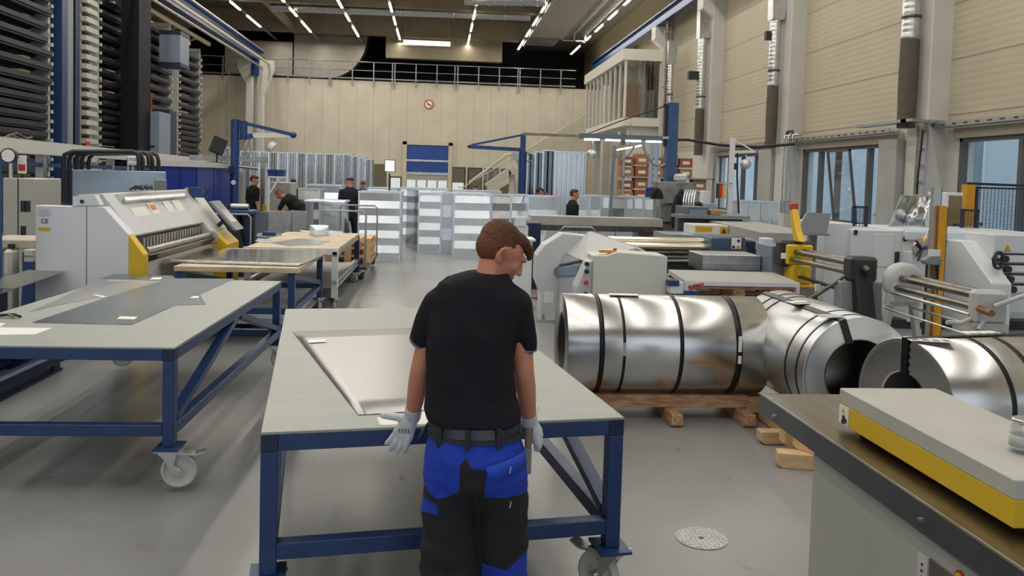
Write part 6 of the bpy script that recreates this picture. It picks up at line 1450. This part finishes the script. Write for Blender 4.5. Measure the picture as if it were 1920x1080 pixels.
# ================================================================== PEOPLE
def loft(m_, secs, n=20):
    """closed tube through sections (centre, rx, ry[, forward tilt]) laid across z"""
    rs = []
    for c, rx, ry in secs:
        c = Vector(c); rs.append([c+Vector((rx*math.cos(2*PI*k/n), ry*math.sin(2*PI*k/n), 0)) for k in range(n)])
    return m_.rings(rs)
def limb(m_, pts, n=14):
    """round-ended tapering chain: pts = [(p, r), ...]"""
    for p, r in pts: m_.sphere(p, r, n)
    for (p, r), (q, s_) in zip(pts, pts[1:]):
        if (Vector(q)-Vector(p)).length > 1e-4: m_.cyl(p, q, r, s_, n)
    return m_
def ell(m_, c, r, R=None, n=16):
    k = MB(); k.sphere((0, 0, 0), r, n)
    R = R or Matrix.Identity(3)
    return m_.add([R @ Vector(v)+Vector(c) for v in k.v], k.f, True)
def bake(name, m_, mt, parent, vox=.008, smooth=4, fac=.5, attr=None, warp=None):
    """fuse the overlapping volumes into one continuous skin"""
    t = m_.obj(name+'_src', mt, None)
    r = t.modifiers.new('r', 'REMESH'); r.mode = 'VOXEL'; r.voxel_size = vox; r.use_smooth_shade = True
    if smooth: s_ = t.modifiers.new('s', 'SMOOTH'); s_.iterations = smooth; s_.factor = fac
    dg = bpy.context.evaluated_depsgraph_get(); dg.update()
    me = bpy.data.meshes.new_from_object(t.evaluated_get(dg)); me.name = name
    bpy.data.objects.remove(t)
    if warp:
        for v in me.vertices: v.co = warp(v.co, v.normal)
    me.materials.clear()
    for q_ in (mt if isinstance(mt, (list, tuple)) else [mt]): me.materials.append(q_)
    if attr:
        a = me.attributes.new('tone', 'FLOAT', 'POINT')
        a.data.foreach_set('value', [attr(v.co) for v in me.vertices])
    me.polygons.foreach_set('use_smooth', [True]*len(me.polygons))
    o = bpy.data.objects.new(name, me); COL.objects.link(o); o.parent = parent
    return o
skin = two_tone('skin', (.60, .255, .16), (.36, .15, .085), 'tone', .5, .55, .05, 80)
hairm = mat('short_brown_hair', (.075, .026, .012), .7, 0, .5, 40, .5, 90)
shirtm = mat('black_tshirt_cloth', (.012, .0105, .0155), .9, 0, .2, 6, .8, 6, spec=.25)
glovem = mat('white_work_glove', (.62, .64, .68), .8, 0, .12, 25, .3, 120)
trousm = two_tone('work_trousers_cloth', (.014, .014, .017), (.010, .045, .42), 'tone', .0015, .9, .8, 11)
beltm = mat('black_leather_belt', (.03, .032, .04), .3, 0, .3, 8)
def head_parts(Mh, cent, hair='short', skinm=skin, hairmat=None, face=True, n=16):
    """adds to two volumes: returns (skin volume adder, hair volume adder) in the parent's frame"""
    def W(v): return Mh @ Vector(v)+Vector(cent)
    def addskin(m_):
        e = lambda c, r, R=None: ell(m_, W(c), r, Mh @ (R or Matrix.Identity(3)), n)
        e((0, -.012, .022), (.074, .094, .080)); e((0, .030, -.030), (.058, .066, .082)); e((0, .036, -.078), (.046, .052, .036))
        e((0, .074, -.094), (.022, .018, .016)); e((0, .084, .022), (.050, .016, .014))
        e((.038, .058, -.022), (.024, .024, .022)); e((-.038, .058, -.022), (.024, .024, .022))
        limb(m_, [(W((0, .094, .008)), .008), (W((0, .112, -.028)), .012)], 10); e((.010, .101, -.032), (.009, .010, .008)); e((-.010, .101, -.032), (.009, .010, .008))
        e((0, .091, -.056), (.023, .010, .006)); e((0, .089, -.066), (.020, .010, .007))
        for s_ in (-1, 1):
            e((s_*.068, -.022, -.016), (.012, .018, .028))
            limb(m_, [(W((s_*.074, -.012, -.042)), .0065), (W((s_*.082, -.026, -.032)), .006), (W((s_*.090, -.040, -.010)), .0062), (W((s_*.091, -.040, .008)), .0064), (W((s_*.087, -.024, .018)), .0064), (W((s_*.079, -.008, .008)), .006), (W((s_*.076, -.008, -.010)), .005)], 8)
    def addhair(m_):
        e = lambda c, r, R=None: ell(m_, W(c), r, Mh @ (R or Matrix.Identity(3)), n)
        if hair == 'short':
            e((0, -.026, .040), (.0765, .086, .074)); e((0, -.036, .006), (.0715, .0715, .070)); e((0, .026, .070), (.062, .062, .036)); e((.0, .076, .068), (.050, .030, .020)); e((.016, .094, .056), (.030, .016, .016)); e((.028, .100, .044), (.014, .010, .016))
        elif hair == 'cap':
            e((0, -.014, .044), (.082, .100, .066)); e((0, .095, .030), (.058, .050, .008))
        else:
            e((0, -.020, .036), (.077, .094, .074)); e((0, -.044, .006), (.072, .068, .066)); e((0, .035, .076), (.055, .055, .026))
    return addskin, addhair, W
def eyes(W, Mh, parent, r=.0115):
    for s_ in (-1, 1):
        m_ = MB(); ell(m_, W((s_*.030, .0690, -.002)), (r, r, r)); e_ = m_.obj('eye', mat('eye_white', (.42, .34, .30), .3), parent)
        m_ = MB(); ell(m_, W((s_*.030, .0775, -.003)), (.0042, .0048, .0048)); m_.obj('iris', mat('eye_iris', (.05, .035, .03), .2), e_)
        m_ = MB(); limb(m_, [(W((s_*.012, .095, .017)), .0035), (W((s_*.030, .093, .023)), .0042), (W((s_*.048, .080, .017)), .003)], 8); m_.obj('eyebrow', hairm, parent)
def hand(m_, wrist, fwd, up, side, s=1., curl=.6, spread=.02, thumb=1., thumb_dir=None, gl=0.):
    """palm, four unequal bent fingers and a thumb; fwd along the fingers, up = back of hand, side = thumb side"""
    wrist, fwd, up, side = Vector(wrist), Vector(fwd).normalized(), Vector(up).normalized(), Vector(side).normalized()
    g = gl
    p0 = wrist; kn = []
    for i, t in enumerate((-1, -.35, .3, .95)):    # little..index
        b_ = wrist+fwd*(.030)*s+side*(.012*t)*s; k_ = wrist+fwd*(.088-.006*abs(t-.2))*s+side*(.029*t)*s
        limb(m_, [(p0, .021*s+g), (b_, .019*s+g), (k_, .0125*s+g)], 10); kn.append(k_)
    for i, (k_, L) in enumerate(zip(kn, (.062, .078, .083, .074))):
        d = fwd+side*spread*(i-1.5)*2; d.normalize(); p = k_; r = .0098*s+g*.8; ang = curl*.5
        for j, f_ in enumerate((.45, .31, .24)):
            dd = (d*math.cos(ang)-up*math.sin(ang)).normalized(); q_ = p+dd*L*f_*s
            limb(m_, [(p, r), (q_, r*.92)], 10); p = q_; r *= .92; ang += curl*(.9+.12*i*0)
    td = Vector(thumb_dir).normalized() if thumb_dir else (fwd*.6+side*.8-up*.2).normalized()
    b_ = wrist+fwd*.022*s+side*.020*s; q1_ = b_+td*.040*s; q2_ = q1_+(td+fwd*.1).normalized()*.032*s; q3_ = q2_+(td+fwd*.1-up*.1).normalized()*.024*s
    limb(m_, [(b_, .017*s+g), (q1_, .0125*s+g), (q2_, .011*s+g), (q3_, .009*s+g)], 10)

# ---------- the worker at the table
D0 = 3.02
def K(px, py, d):
    r = ray(px, py); h = Vector((math.sin(YAW), math.cos(YAW), 0)); t = d/r.dot(h); p = EYE+r*t
    return p
Ow = K(887, 900, D0); Ow = Vector((Ow.x, Ow.y, 0))
wk = T('person', 'man in black T-shirt and blue-black work trousers pushing the table, gloved', 'person', tuple(Ow), -YAW)
cY, sY = math.cos(YAW), math.sin(YAW)
def Lw(px, py, d):
    p = K(px, py, d)-Ow; return Vector((p.x*cY-p.y*sY, p.x*sY+p.y*cY, p.z))
PXM = D0/FPX
def sec(xl, xr, y, d, ry): a = Lw(xl, y, d); b_ = Lw(xr, y, d); return ((a+b_)/2, (b_.x-a.x)/2, ry)
Mh = Euler((0, 0, math.radians(-68)), 'XYZ').to_matrix() @ Euler((math.radians(-32), math.radians(4), 0), 'XYZ').to_matrix()
HC = Lw(939, 473, 3.10)
askin, ahair, Wh = head_parts(Mh, HC)
# joints
shL, elL, wrL = Lw(822, 575, 3.08), Lw(789, 690, 3.10), Lw(773, 781, 3.20)
shR, elR, wrR = Lw(968, 572, 3.08), Lw(983, 700, 3.10), Lw(992, 789, 3.20)
body = MB()
askin(body)
limb(body, [(Lw(926, 492, 3.09), .057), (Lw(918, 535, 3.07), .060), (Lw(905, 575, 3.07), .07)])
loft(body, [sec(840, 962, 562, 3.07, .07), sec(815, 958, 620, 3.07, .10), sec(818, 950, 720, 3.05, .09), sec(822, 952, 800, 3.03, .085), sec(820, 960, 850, 3.02, .09)])
for sh, el, wr in ((shL, elL, wrL), (shR, elR, wrR)):
    mid = el.lerp(wr, .3); limb(body, [(sh, .052), (sh.lerp(el, .5), .046), (el, .0385), (mid, .0395), (wr, .0285)])
# gloves are drawn over simple hands
hw_ = dict(s=1.02)
hl = (wrL, Vector((-.42, -.10, -.86)), Vector((.1, -.95, .05)), Vector((-.85, .15, .45)))
hand(body, wrL, hl[1], hl[2], hl[3], .92, .30, .05, thumb_dir=(-.97, .15, .12))
hand(body, wrR, (.40, .20, -.72), (.5, -.85, .1), (.1, .5, .75), .92, .75, .02, thumb_dir=(.15, .75, .35))
# legs
hipL, hipR = Lw(842, 860, 3.03), Lw(940, 860, 3.03)
def leg_pts(hx_, kx, ax, k_dy, a_dy):
    return [((hx_, .0, .84), .066), ((kx, k_dy, .48), .046), ((kx*.5+ax*.5, (k_dy+a_dy)/2+.01, .33), .040), ((ax, a_dy, .10), .036)]
lL = leg_pts(hipL.x, hipL.x+.0, hipL.x-.01, .02, -.08); lR = leg_pts(hipR.x, hipR.x+.01, hipR.x-.0, .05, .0)
limb(body, lL); limb(body, lR)
def beard_ear_shade(co):
    l = Mh.transposed() @ (co-HC)
    w = -l.z*18-.75+l.y*4 if l.length < .16 else -1
    if abs(l.x) < .025 and l.z > -.055 and l.y > .06: w = -1
    if l.y < -.005: w = -1
    if abs(l.x) > .066 and (Vector((abs(l.x), l.y, l.z))-Vector((.080, -.022, -.008))).length < .012: return 1  # shade in the ear hollow put into the skin tone
    return w*.5
bd = bake('body', body, skin, wk, .0058, 2, .4, beard_ear_shade)
hb = MB(); ahair(hb); bake('hair', hb, two_tone('faded_hair', (.16, .055, .032), (.085, .030, .012), 'tone', .02, .8, .6, 120), wk, .0045, 2, .4, attr=lambda co: (Mh.transposed() @ (co-HC)).z-.045+.25*(Mh.transposed() @ (co-HC)).y, warp=lambda c, n_: c+n_*.0022*noise.noise(c*90))
eyes(Wh, Mh, wk)
# T-shirt
ts = MB()
loft(ts, [sec(880, 954, 510, 3.08, .062), sec(850, 957, 519, 3.075, .078), sec(822, 966, 532, 3.07, .095), sec(805, 980, 558, 3.067, .11), sec(803, 978, 580, 3.065, .12), sec(804, 970, 620, 3.05, .128), sec(800, 964, 680, 3.045, .130), sec(795, 966, 740, 3.035, .130), sec(792, 975, 768, 3.03, .136), sec(798, 974, 787, 3.025, .136), sec(802, 972, 790, 3.025, .132)], 32)
limb(ts, [(Lw(850, 546, 3.07), .056), (shL+Vector((.008, 0, .012)), .067), (Lw(795, 628, 3.09), .050)])
limb(ts, [(Lw(942, 552, 3.07), .060), (shR+Vector((-.002, 0, .0)), .066), (Lw(983, 640, 3.09), .049)])
for p, q_, r in ((Lw(795, 628, 3.09), Lw(790, 640, 3.10), .047), (Lw(983, 640, 3.09), Lw(983, 657, 3.10), .0465)): ts.cyl(p, q_, r+.002, r, 20)
def fold(c, n_):
    f_ = .012*noise.noise(Vector((c.x*9+c.z*5, c.y*3, c.z*3.5)))+.006*(.5-abs(noise.noise(Vector((c.x*7+c.z*6.5, c.y*2, c.z*2.2-c.x*2)))))*(.3+max(0, 1.25-c.z)*1.6)
    return c+n_*f_
bake('tshirt', ts, shirtm, wk, .0065, 3, .5, warp=fold)
for p, q_, r in ((Lw(792, 636, 3.095), Lw(790, 640, 3.10), .049), (Lw(983, 653, 3.10), Lw(983, 657, 3.10), .0485)):
    MB().cyl(p, q_, r, r, 28).obj('sleeve_hem', mat('grey_hem', (.16, .18, .22), .8), wk)
# trousers
tr = MB()
loft(tr, [sec(806, 974, 792, 3.025, .118), sec(802, 978, 815, 3.02, .130), sec(796, 986, 850, 3.01, .145), sec(792, 990, 890, 3.01, .145), sec(794, 990, 905, 3.02, .13)], 32)
def legsec(xl, xr, y, d, ry): return sec(xl, xr, y, d, ry)
loft(tr, [sec(794, 898, 880, 3.02, .13), sec(790, 899, 940, 3.03, .112), sec(788, 898, 1000, 3.03, .105), sec(788, 902, 1060, 3.02, .100), sec(789, 902, 1120, 3.0, .10), sec(794, 896, 1220, 2.96, .09), sec(796, 892, 1290, 2.95, .085)], 28)
loft(tr, [sec(880, 990, 880, 3.02, .13), sec(890, 992, 940, 3.04, .112), sec(894, 992, 1000, 3.05, .102), sec(900, 990, 1060, 3.06, .095), sec(904, 988, 1120, 3.05, .09), sec(906, 984, 1200, 3.02, .085), sec(908, 980, 1270, 3.0, .08)], 28)
def to_px(co):
    x = co.x*cY+co.y*sY+Ow.x; y = -co.x*sY+co.y*cY+Ow.y; v = Vector((x, y, co.z))-EYE; f_ = v.dot(Fw)
    return 960+FPX*v.dot(Rt)/f_, CY-FPX*v.dot(Up)/f_
def poly_sd(P, x, y):
    ins = False; dm = 1e9; n = len(P)
    for i in range(n):
        x0, y0 = P[i]; x1, y1 = P[(i+1) % n]
        if (y0 > y) != (y1 > y) and x < (x1-x0)*(y-y0)/(y1-y0)+x0: ins = not ins
        ex, ey = x1-x0, y1-y0; t = max(0, min(1, ((x-x0)*ex+(y-y0)*ey)/(ex*ex+ey*ey+1e-9)))
        dm = min(dm, math.hypot(x-x0-ex*t, y-y0-ey*t))
    return (dm if ins else -dm)*PXM
pan = [[(700, 812), (800, 806), (990, 806), (1100, 812), (1100, 880), (1000, 915), (975, 928), (940, 934), (908, 932), (910, 905), (914, 882), (885, 880), (874, 858), (862, 872), (861, 922), (840, 932), (820, 936), (805, 925), (794, 905), (700, 890)],
       [(700, 925), (795, 932), (818, 945), (824, 968), (800, 960), (700, 955)],
       [(1100, 1000), (990, 1030), (965, 1056), (948, 1070), (905, 1056), (900, 1130), (940, 1160), (1100, 1160)]]
def tone(co):
    x, y = to_px(co); return max(poly_sd(P, x, y) for P in pan)
def tfold(c, n_):
    k = .004+.007*min(1, max(0, (.85-c.z)*2))
    return c+n_*k*((.3-2*abs(noise.noise(Vector((c.x*6+c.z*5, c.y*5, c.z*6-c.x*4)))))+noise.noise(Vector((c.x*11+c.z*4, c.y*8, c.z*13)))+.5*noise.noise(Vector((c.x*20, c.y*16, c.z*30))))
bake('trousers', tr, trousm, wk, .0075, 3, .5, tone, tfold)
bl = MB(); loft(bl, [sec(803, 977, 788, 3.025, .125), sec(803, 977, 806, 3.022, .129)], 40); bl.obj('belt', beltm, wk, bevel=.003)
wb = MB(); loft(wb, [sec(802, 979, 807, 3.022, .130), sec(801, 980, 814, 3.02, .134)], 40); wb.obj('waistband', mat('waistband_black', (.02, .02, .024), .8), wk)
for px in (828, 881, 937):
    a = Lw(px, 786, D0); z1 = a.z; z0 = Lw(px, 823, D0).z; cxm = sec(803, 977, 800, 3.022, .13)
    u = (a.x-cxm[0].x)/cxm[1]; yb_ = cxm[0].y-.132*math.sqrt(max(0, 1-u*u))
    MB().box(a.x-.009, a.x+.009, yb_-.010, yb_-.002, z0, z1).obj('belt_loop', mat('waistband_black', (0, 0, 0)), wk, bevel=.002)
# back pocket flap
fl = MB(); P4 = [(914, 851), (985, 836), (987, 864), (919, 881)]
vs = []
for i in range(9):
    u = i/8
    for j in range(2):
        x = P4[0][0]*(1-u)+P4[1][0]*u if j == 0 else P4[3][0]*(1-u)+P4[2][0]*u; y = P4[0][1]*(1-u)+P4[1][1]*u if j == 0 else P4[3][1]*(1-u)+P4[2][1]*u
        p = Lw(x, y, 3.01); c_ = sec(795, 989, 862, 3.01, .148); uu = max(-1, min(1, (p.x-c_[0].x)/c_[1])); p.y = c_[0].y-(.150)*math.sqrt(max(0.02, 1-uu*uu))-.004; vs.append(p)
so = fl.add(vs, [(2*i, 2*i+1, 2*i+3, 2*i+2) for i in range(8)], True).obj('pocket_flap', mat('royal_blue_cloth', (.013, .06, .50), .8, 0, .1, 8, .4, 20), wk, fix=False); so.modifiers.new('t', 'SOLIDIFY').thickness = .006
for (x, y) in ((957, 881), (957, 946)):
    p = Lw(x, y, 2.87); MB().bar((p.x-.002, p.y, p.z-.012), (p.x+.002, p.y, p.z+.012), .004, .003).obj('zip_pull', chrome, wk)
# shoes
for (ax, ay) in ((hipL.x-.01, -.08), (hipR.x, 0.)):
    m_ = MB(); ell(m_, (ax, ay+.12, .045), (.048, .07, .045)); ell(m_, (ax, ay, .05), (.042, .065, .05)); limb(m_, [((ax, ay, .06), .046), ((ax, ay-.0, .13), .044)]); m_.box(ax-.045, ax+.045, ay-.06, ay+.18, 0.0, .025)
    bake('shoe', m_, iron, wk, .007, 3)
# gloves
gl_ = MB(); hand(gl_, wrL, hl[1], hl[2], hl[3], .98, .30, .06, thumb_dir=(-.97, .15, .12), gl=.0035); limb(gl_, [(wrL-(wrL-elL).normalized()*.035, .034), (wrL, .033)]); g1 = bake('glove', gl_, glovem, wk, .004, 2, .4)
gr_ = MB(); hand(gr_, wrR, (.40, .20, -.72), (.5, -.85, .1), (.1, .5, .75), .98, .75, .02, thumb_dir=(.15, .75, .35), gl=.0035); limb(gr_, [(wrR-(wrR-elR).normalized()*.02, .034), (wrR, .033)]); bake('glove', gr_, glovem, wk, .004, 2, .4)
p = wrL+Vector((-.42, -.10, -.86)).normalized()*.06+Vector((.1, -.95, .05)).normalized()*.028
for k in range(4): MB().bar(p+Vector((-.018+k*.012, 0, -.006)), p+Vector((-.024+k*.012, 0, .012)), .003, .003).obj('glove_print', label_m, wk)
# tools at the hips
p = Lw(985, 838, 3.0); o_ = MB(); limb(o_, [(p, .012), (p+Vector((.004, .02, .055)), .014)], 10); o_.box(p.x-.010, p.x+.012, p.y-.01, p.y+.02, p.z-.09, p.z); 
tq = T('pocket_knife_tool', 'grey handled tool hanging at the right hip of the worker', 'tool', tuple(Ow), -YAW); MB().cyl(p+Vector((.010, 0, .0)), p+Vector((.012, .01, .07)), .013, .016, 12).obj('handle', mat('worn_tool_grip', (.16, .12, .09), .5), tq); MB().box(p.x-.004, p.x+.024, p.y-.008, p.y+.010, p.z-.10, p.z).obj('tool_case', greyd, tq, bevel=.003)
st_ = [Lw(805, 792, 3.02), Lw(795, 805, 2.98), Lw(788, 818, 2.97), Lw(783, 824, 2.98)]
MB().tube(st_, [.006, .007, .008, .003], 8).obj('hip_strap', iron, wk)

# ---------- people further back
skb = mat('skin_plain', (.55, .25, .16), .6)
blackc = mat('dark_work_shirt', (.018, .016, .018), .9, 0, .15, 6, spec=.2)
def figure(label, loc, rz, J, shirt, legm, hair=hairm, hairkind='plain', head_rot=(0, 0, 0), sleeve=.5, vox=.016, jacket=False):
    """J: joints in metres in the person's own frame, y forward: pel, chest, neck, head, shL.. wrR, knee, ankle"""
    o = T('person', label, 'person', loc, rz)
    V = {k: Vector(v) for k, v in J.items()}
    Mh_ = Euler(head_rot, 'XYZ').to_matrix(); sk, hr, W = head_parts(Mh_, V['head'], hairkind, n=12)
    b_ = MB(); sk(b_); limb(b_, [(V['head']+Vector((0, -.02, -.05)), .055), (V['neck'], .06), (V['chest'], .11), (V['pel'], .11)], 12)
    for s_ in 'LR':
        limb(b_, [(V['neck']+(V['sh'+s_]-V['neck'])*.5, .05), (V['sh'+s_], .05), (V['el'+s_], .038), (V['wr'+s_], .028)], 10)
        d = (V['wr'+s_]-V['el'+s_]).normalized(); up = d.orthogonal().normalized(); sd = d.cross(up)
        hand(b_, V['wr'+s_], d, up, sd, 1, .5)
        if 'kn'+s_ in V: limb(b_, [(V['pel']+Vector((.08 if s_ == 'R' else -.08, 0, -.02)), .08), (V['kn'+s_], .055), (V['an'+s_], .04)], 10)
    bake('body', b_, skb, o, vox, 2, .4)
    h_ = MB(); hr(h_); bake('hair' if hairkind != 'cap' else 'cap', h_, hair, o, .010, 2, .4)
    t_ = MB()
    up_ = V['neck']-V['pel']
    for a, r in ((0.0, .145), (.35, .15), (.7, .165), (.88, .13)):
        ell(t_, V['pel']+up_*a, (r+.03, r*.85, r), None, 14)
    for a, b2 in ((0, .35), (.35, .7), (.7, .9)): t_.cyl(V['pel']+up_*a, V['pel']+up_*b2, .14, .14, 14)
    for s_ in 'LR':
        e_ = V['sh'+s_].lerp(V['el'+s_], sleeve*1.6 if not jacket else 1); limb(t_, [(V['neck'].lerp(V['sh'+s_], .4)-Vector((0, 0, .04)), .07), (V['sh'+s_], .068), (e_, .055)], 12)
        if jacket: limb(t_, [(V['el'+s_], .055), (V['el'+s_].lerp(V['wr'+s_], .9), .042)], 12)
    bake('jacket' if jacket else 'tshirt', t_, shirt, o, vox, 4, .5)
    if 'knL' in V:
        p_ = MB(); ell(p_, V['pel']-Vector((0, 0, .05)), (.165, .13, .13), None, 14)
        for s_ in 'LR':
            hx_ = V['pel']+Vector((.085 if s_ == 'R' else -.085, 0, -.04)); limb(p_, [(hx_, .095), (V['kn'+s_], .075), (V['an'+s_]+Vector((0, 0, .02)), .062)], 12)
        bake('trousers', p_, legm, o, vox, 3, .5)
        for s_ in 'LR':
            a = V['an'+s_]; MB().box(a.x-.045, a.x+.045, a.y-.07, a.y+.18, a.z-.10, a.z-.02).obj('shoe', iron, o, bevel=.02)
    return o
def stand(**k):
    J = dict(pel=(0, 0, .96), chest=(0, .01, 1.25), neck=(0, 0, 1.48), head=(0, .03, 1.65), shL=(-.19, 0, 1.43), shR=(.19, 0, 1.43), elL=(-.24, -.02, 1.14), elR=(.24, -.02, 1.14), wrL=(-.22, .10, .92), wrR=(.22, .10, .92),
             knL=(-.10, .03, .50), knR=(.10, .03, .50), anL=(-.11, 0, .10), anR=(.11, 0, .10)); J.update(k); return J
jeans = mat('blue_jeans_cloth', (.05, .09, .16), .85, 0, .2, 8)
jtrd = mat('dark_trousers_cloth', (.015, .016, .022), .9, 0, .2, 8)
blond = mat('fair_hair', (.28, .15, .07), .7, 0, .2, 40)
darkh = mat('dark_hair', (.02, .014, .01), .7, 0, .2, 40)
def at(px, Y): p = hy(px, 400, Y); return (p.x, Y, 0)
figure('man with brown hair in black T-shirt standing at left, looking down right', at(474, 19.5), -.9, stand(wrL=(-.16, .16, .95), wrR=(.28, .02, .90)), blackc, jtrd, hairm, head_rot=(-.3, 0, -.5))
figure('man seen from behind between jib crane and bending man', at(549, 21.5), .1, stand(neck=(0, .02, 1.42), head=(0, .05, 1.58), shL=(-.19, 0, 1.36), shR=(.19, 0, 1.36), wrL=(-.2, .25, 1.15), wrR=(.2, .25, 1.15)), blackc, jtrd, darkh, head_rot=(-.2, 0, 0))
figure('fair-haired man bending forward over the work, in jeans', at(569, 19.0), 1.25, stand(pel=(0, -.05, .95), chest=(0, .25, 1.16), neck=(0, .42, 1.28), head=(0, .60, 1.36), shL=(-.18, .38, 1.22), shR=(.18, .38, 1.22), elL=(-.22, .5, .98), elR=(.22, .45, .98), wrL=(-.1, .72, .95), wrR=(.12, .70, .92), knL=(-.1, .0, .5), knR=(.1, -.02, .5)), blackc, jeans, blond, head_rot=(-.8, 0, .3))
figure('man in black cap and dark jacket seen from behind, standing tall', at(655, 19.8), .25, stand(neck=(0, 0, 1.50), head=(0, .02, 1.68), wrL=(-.24, .08, .98), wrR=(.22, .16, 1.0), knL=(-.11, .02, .5), anR=(.20, .0, .10), knR=(.15, .05, .5)), mat('navy_black_jacket', (.014, .015, .03), .85, 0, .15, 5, spec=.3), jtrd, iron, 'cap', head_rot=(0, 0, .7), jacket=True)
figure('reddish-haired man low behind the tin boxes, only head showing', at(680, 25), 3.1, stand(pel=(0, 0, .85), chest=(0, 0, 1.14), neck=(0, 0, 1.37), head=(0, .05, 1.55), shL=(-.19, 0, 1.30), shR=(.19, 0, 1.30), elL=(-.24, 0, 1.02), elR=(.24, 0, 1.02), wrL=(-.2, .2, .95), wrR=(.2, .2, .95)), blackc, jtrd, hairm, head_rot=(-.6, 0, 0))
figure('dark-haired man looking down behind the tin boxes below the jib arm', at(891, 27), 3.0, stand(pel=(0, 0, .85), chest=(0, 0, 1.14), neck=(0, 0, 1.35), head=(0, .06, 1.50), shL=(-.19, 0, 1.28), shR=(.19, 0, 1.28), elL=(-.24, 0, 1.0), elR=(.24, 0, 1.0), wrL=(-.2, .2, .95), wrR=(.2, .2, .95)), jtrd, jtrd, darkh, head_rot=(-.3, 0, 0))
figure('dark-haired man bending with raised forearm behind the tin boxes', at(1010, 20.2), -1.2, stand(pel=(0, -.2, .9), chest=(0, 0, 1.14), neck=(0, .12, 1.36), head=(0, .02, 1.55), shL=(-.18, .10, 1.33), shR=(.18, .10, 1.33), elL=(-.2, .38, 1.42), elR=(.2, .32, 1.38), wrL=(-.1, .16, 1.58), wrR=(.1, .42, 1.50)), jtrd, jtrd, darkh, head_rot=(-.5, 0, 0))
figure('man in profile with short hair and black T-shirt, facing right', at(1073, 17.6), -1.45, stand(neck=(0, 0, 1.38), head=(0, .04, 1.56), shL=(-.19, 0, 1.32), shR=(.19, 0, 1.32), chest=(0, 0, 1.15), pel=(0, 0, .88), elL=(-.22, -.03, 1.05), elR=(.22, .0, 1.05), wrL=(-.2, .2, .95), wrR=(.22, .25, .95)), blackc, jtrd, hairm, head_rot=(0, 0, 0))
figure('dark-haired bearded man sitting at a desk near the far window', at(1312, 15.9), -.7+PI, stand(pel=(0, 0, .72), chest=(0, .02, 1.0), neck=(0, .06, 1.22), head=(0, .10, 1.40), shL=(-.19, .04, 1.16), shR=(.19, .04, 1.16), elL=(-.25, .12, .95), elR=(.25, .12, .95), wrL=(-.12, .35, 1.0), wrR=(.12, .35, 1.0), knL=(-.12, .42, .55), knR=(.12, .42, .55), anL=(-.12, .38, .12), anR=(.12, .38, .12)), mat('maroon_blue_top', (.05, .02, .045), .85, 0, .6, 6, col2=(.02, .07, .25)), jtrd, darkh, head_rot=(-.3, 0, 0))
p = at(1312, 15.9); o = T('work_stool', 'round stool under the bearded seated man', 'stool', (p[0], 15.9, 0)); MB().cyl((0, 0, .56), (0, 0, .60), .18, n=20).obj('seat', iron, o); MB().cyl((0, 0, .03), (0, 0, .56), .03, n=10).obj('stem', chrome, o); MB().cyl((0, 0, 0), (0, 0, .03), .22, n=20).obj('base', iron, o)
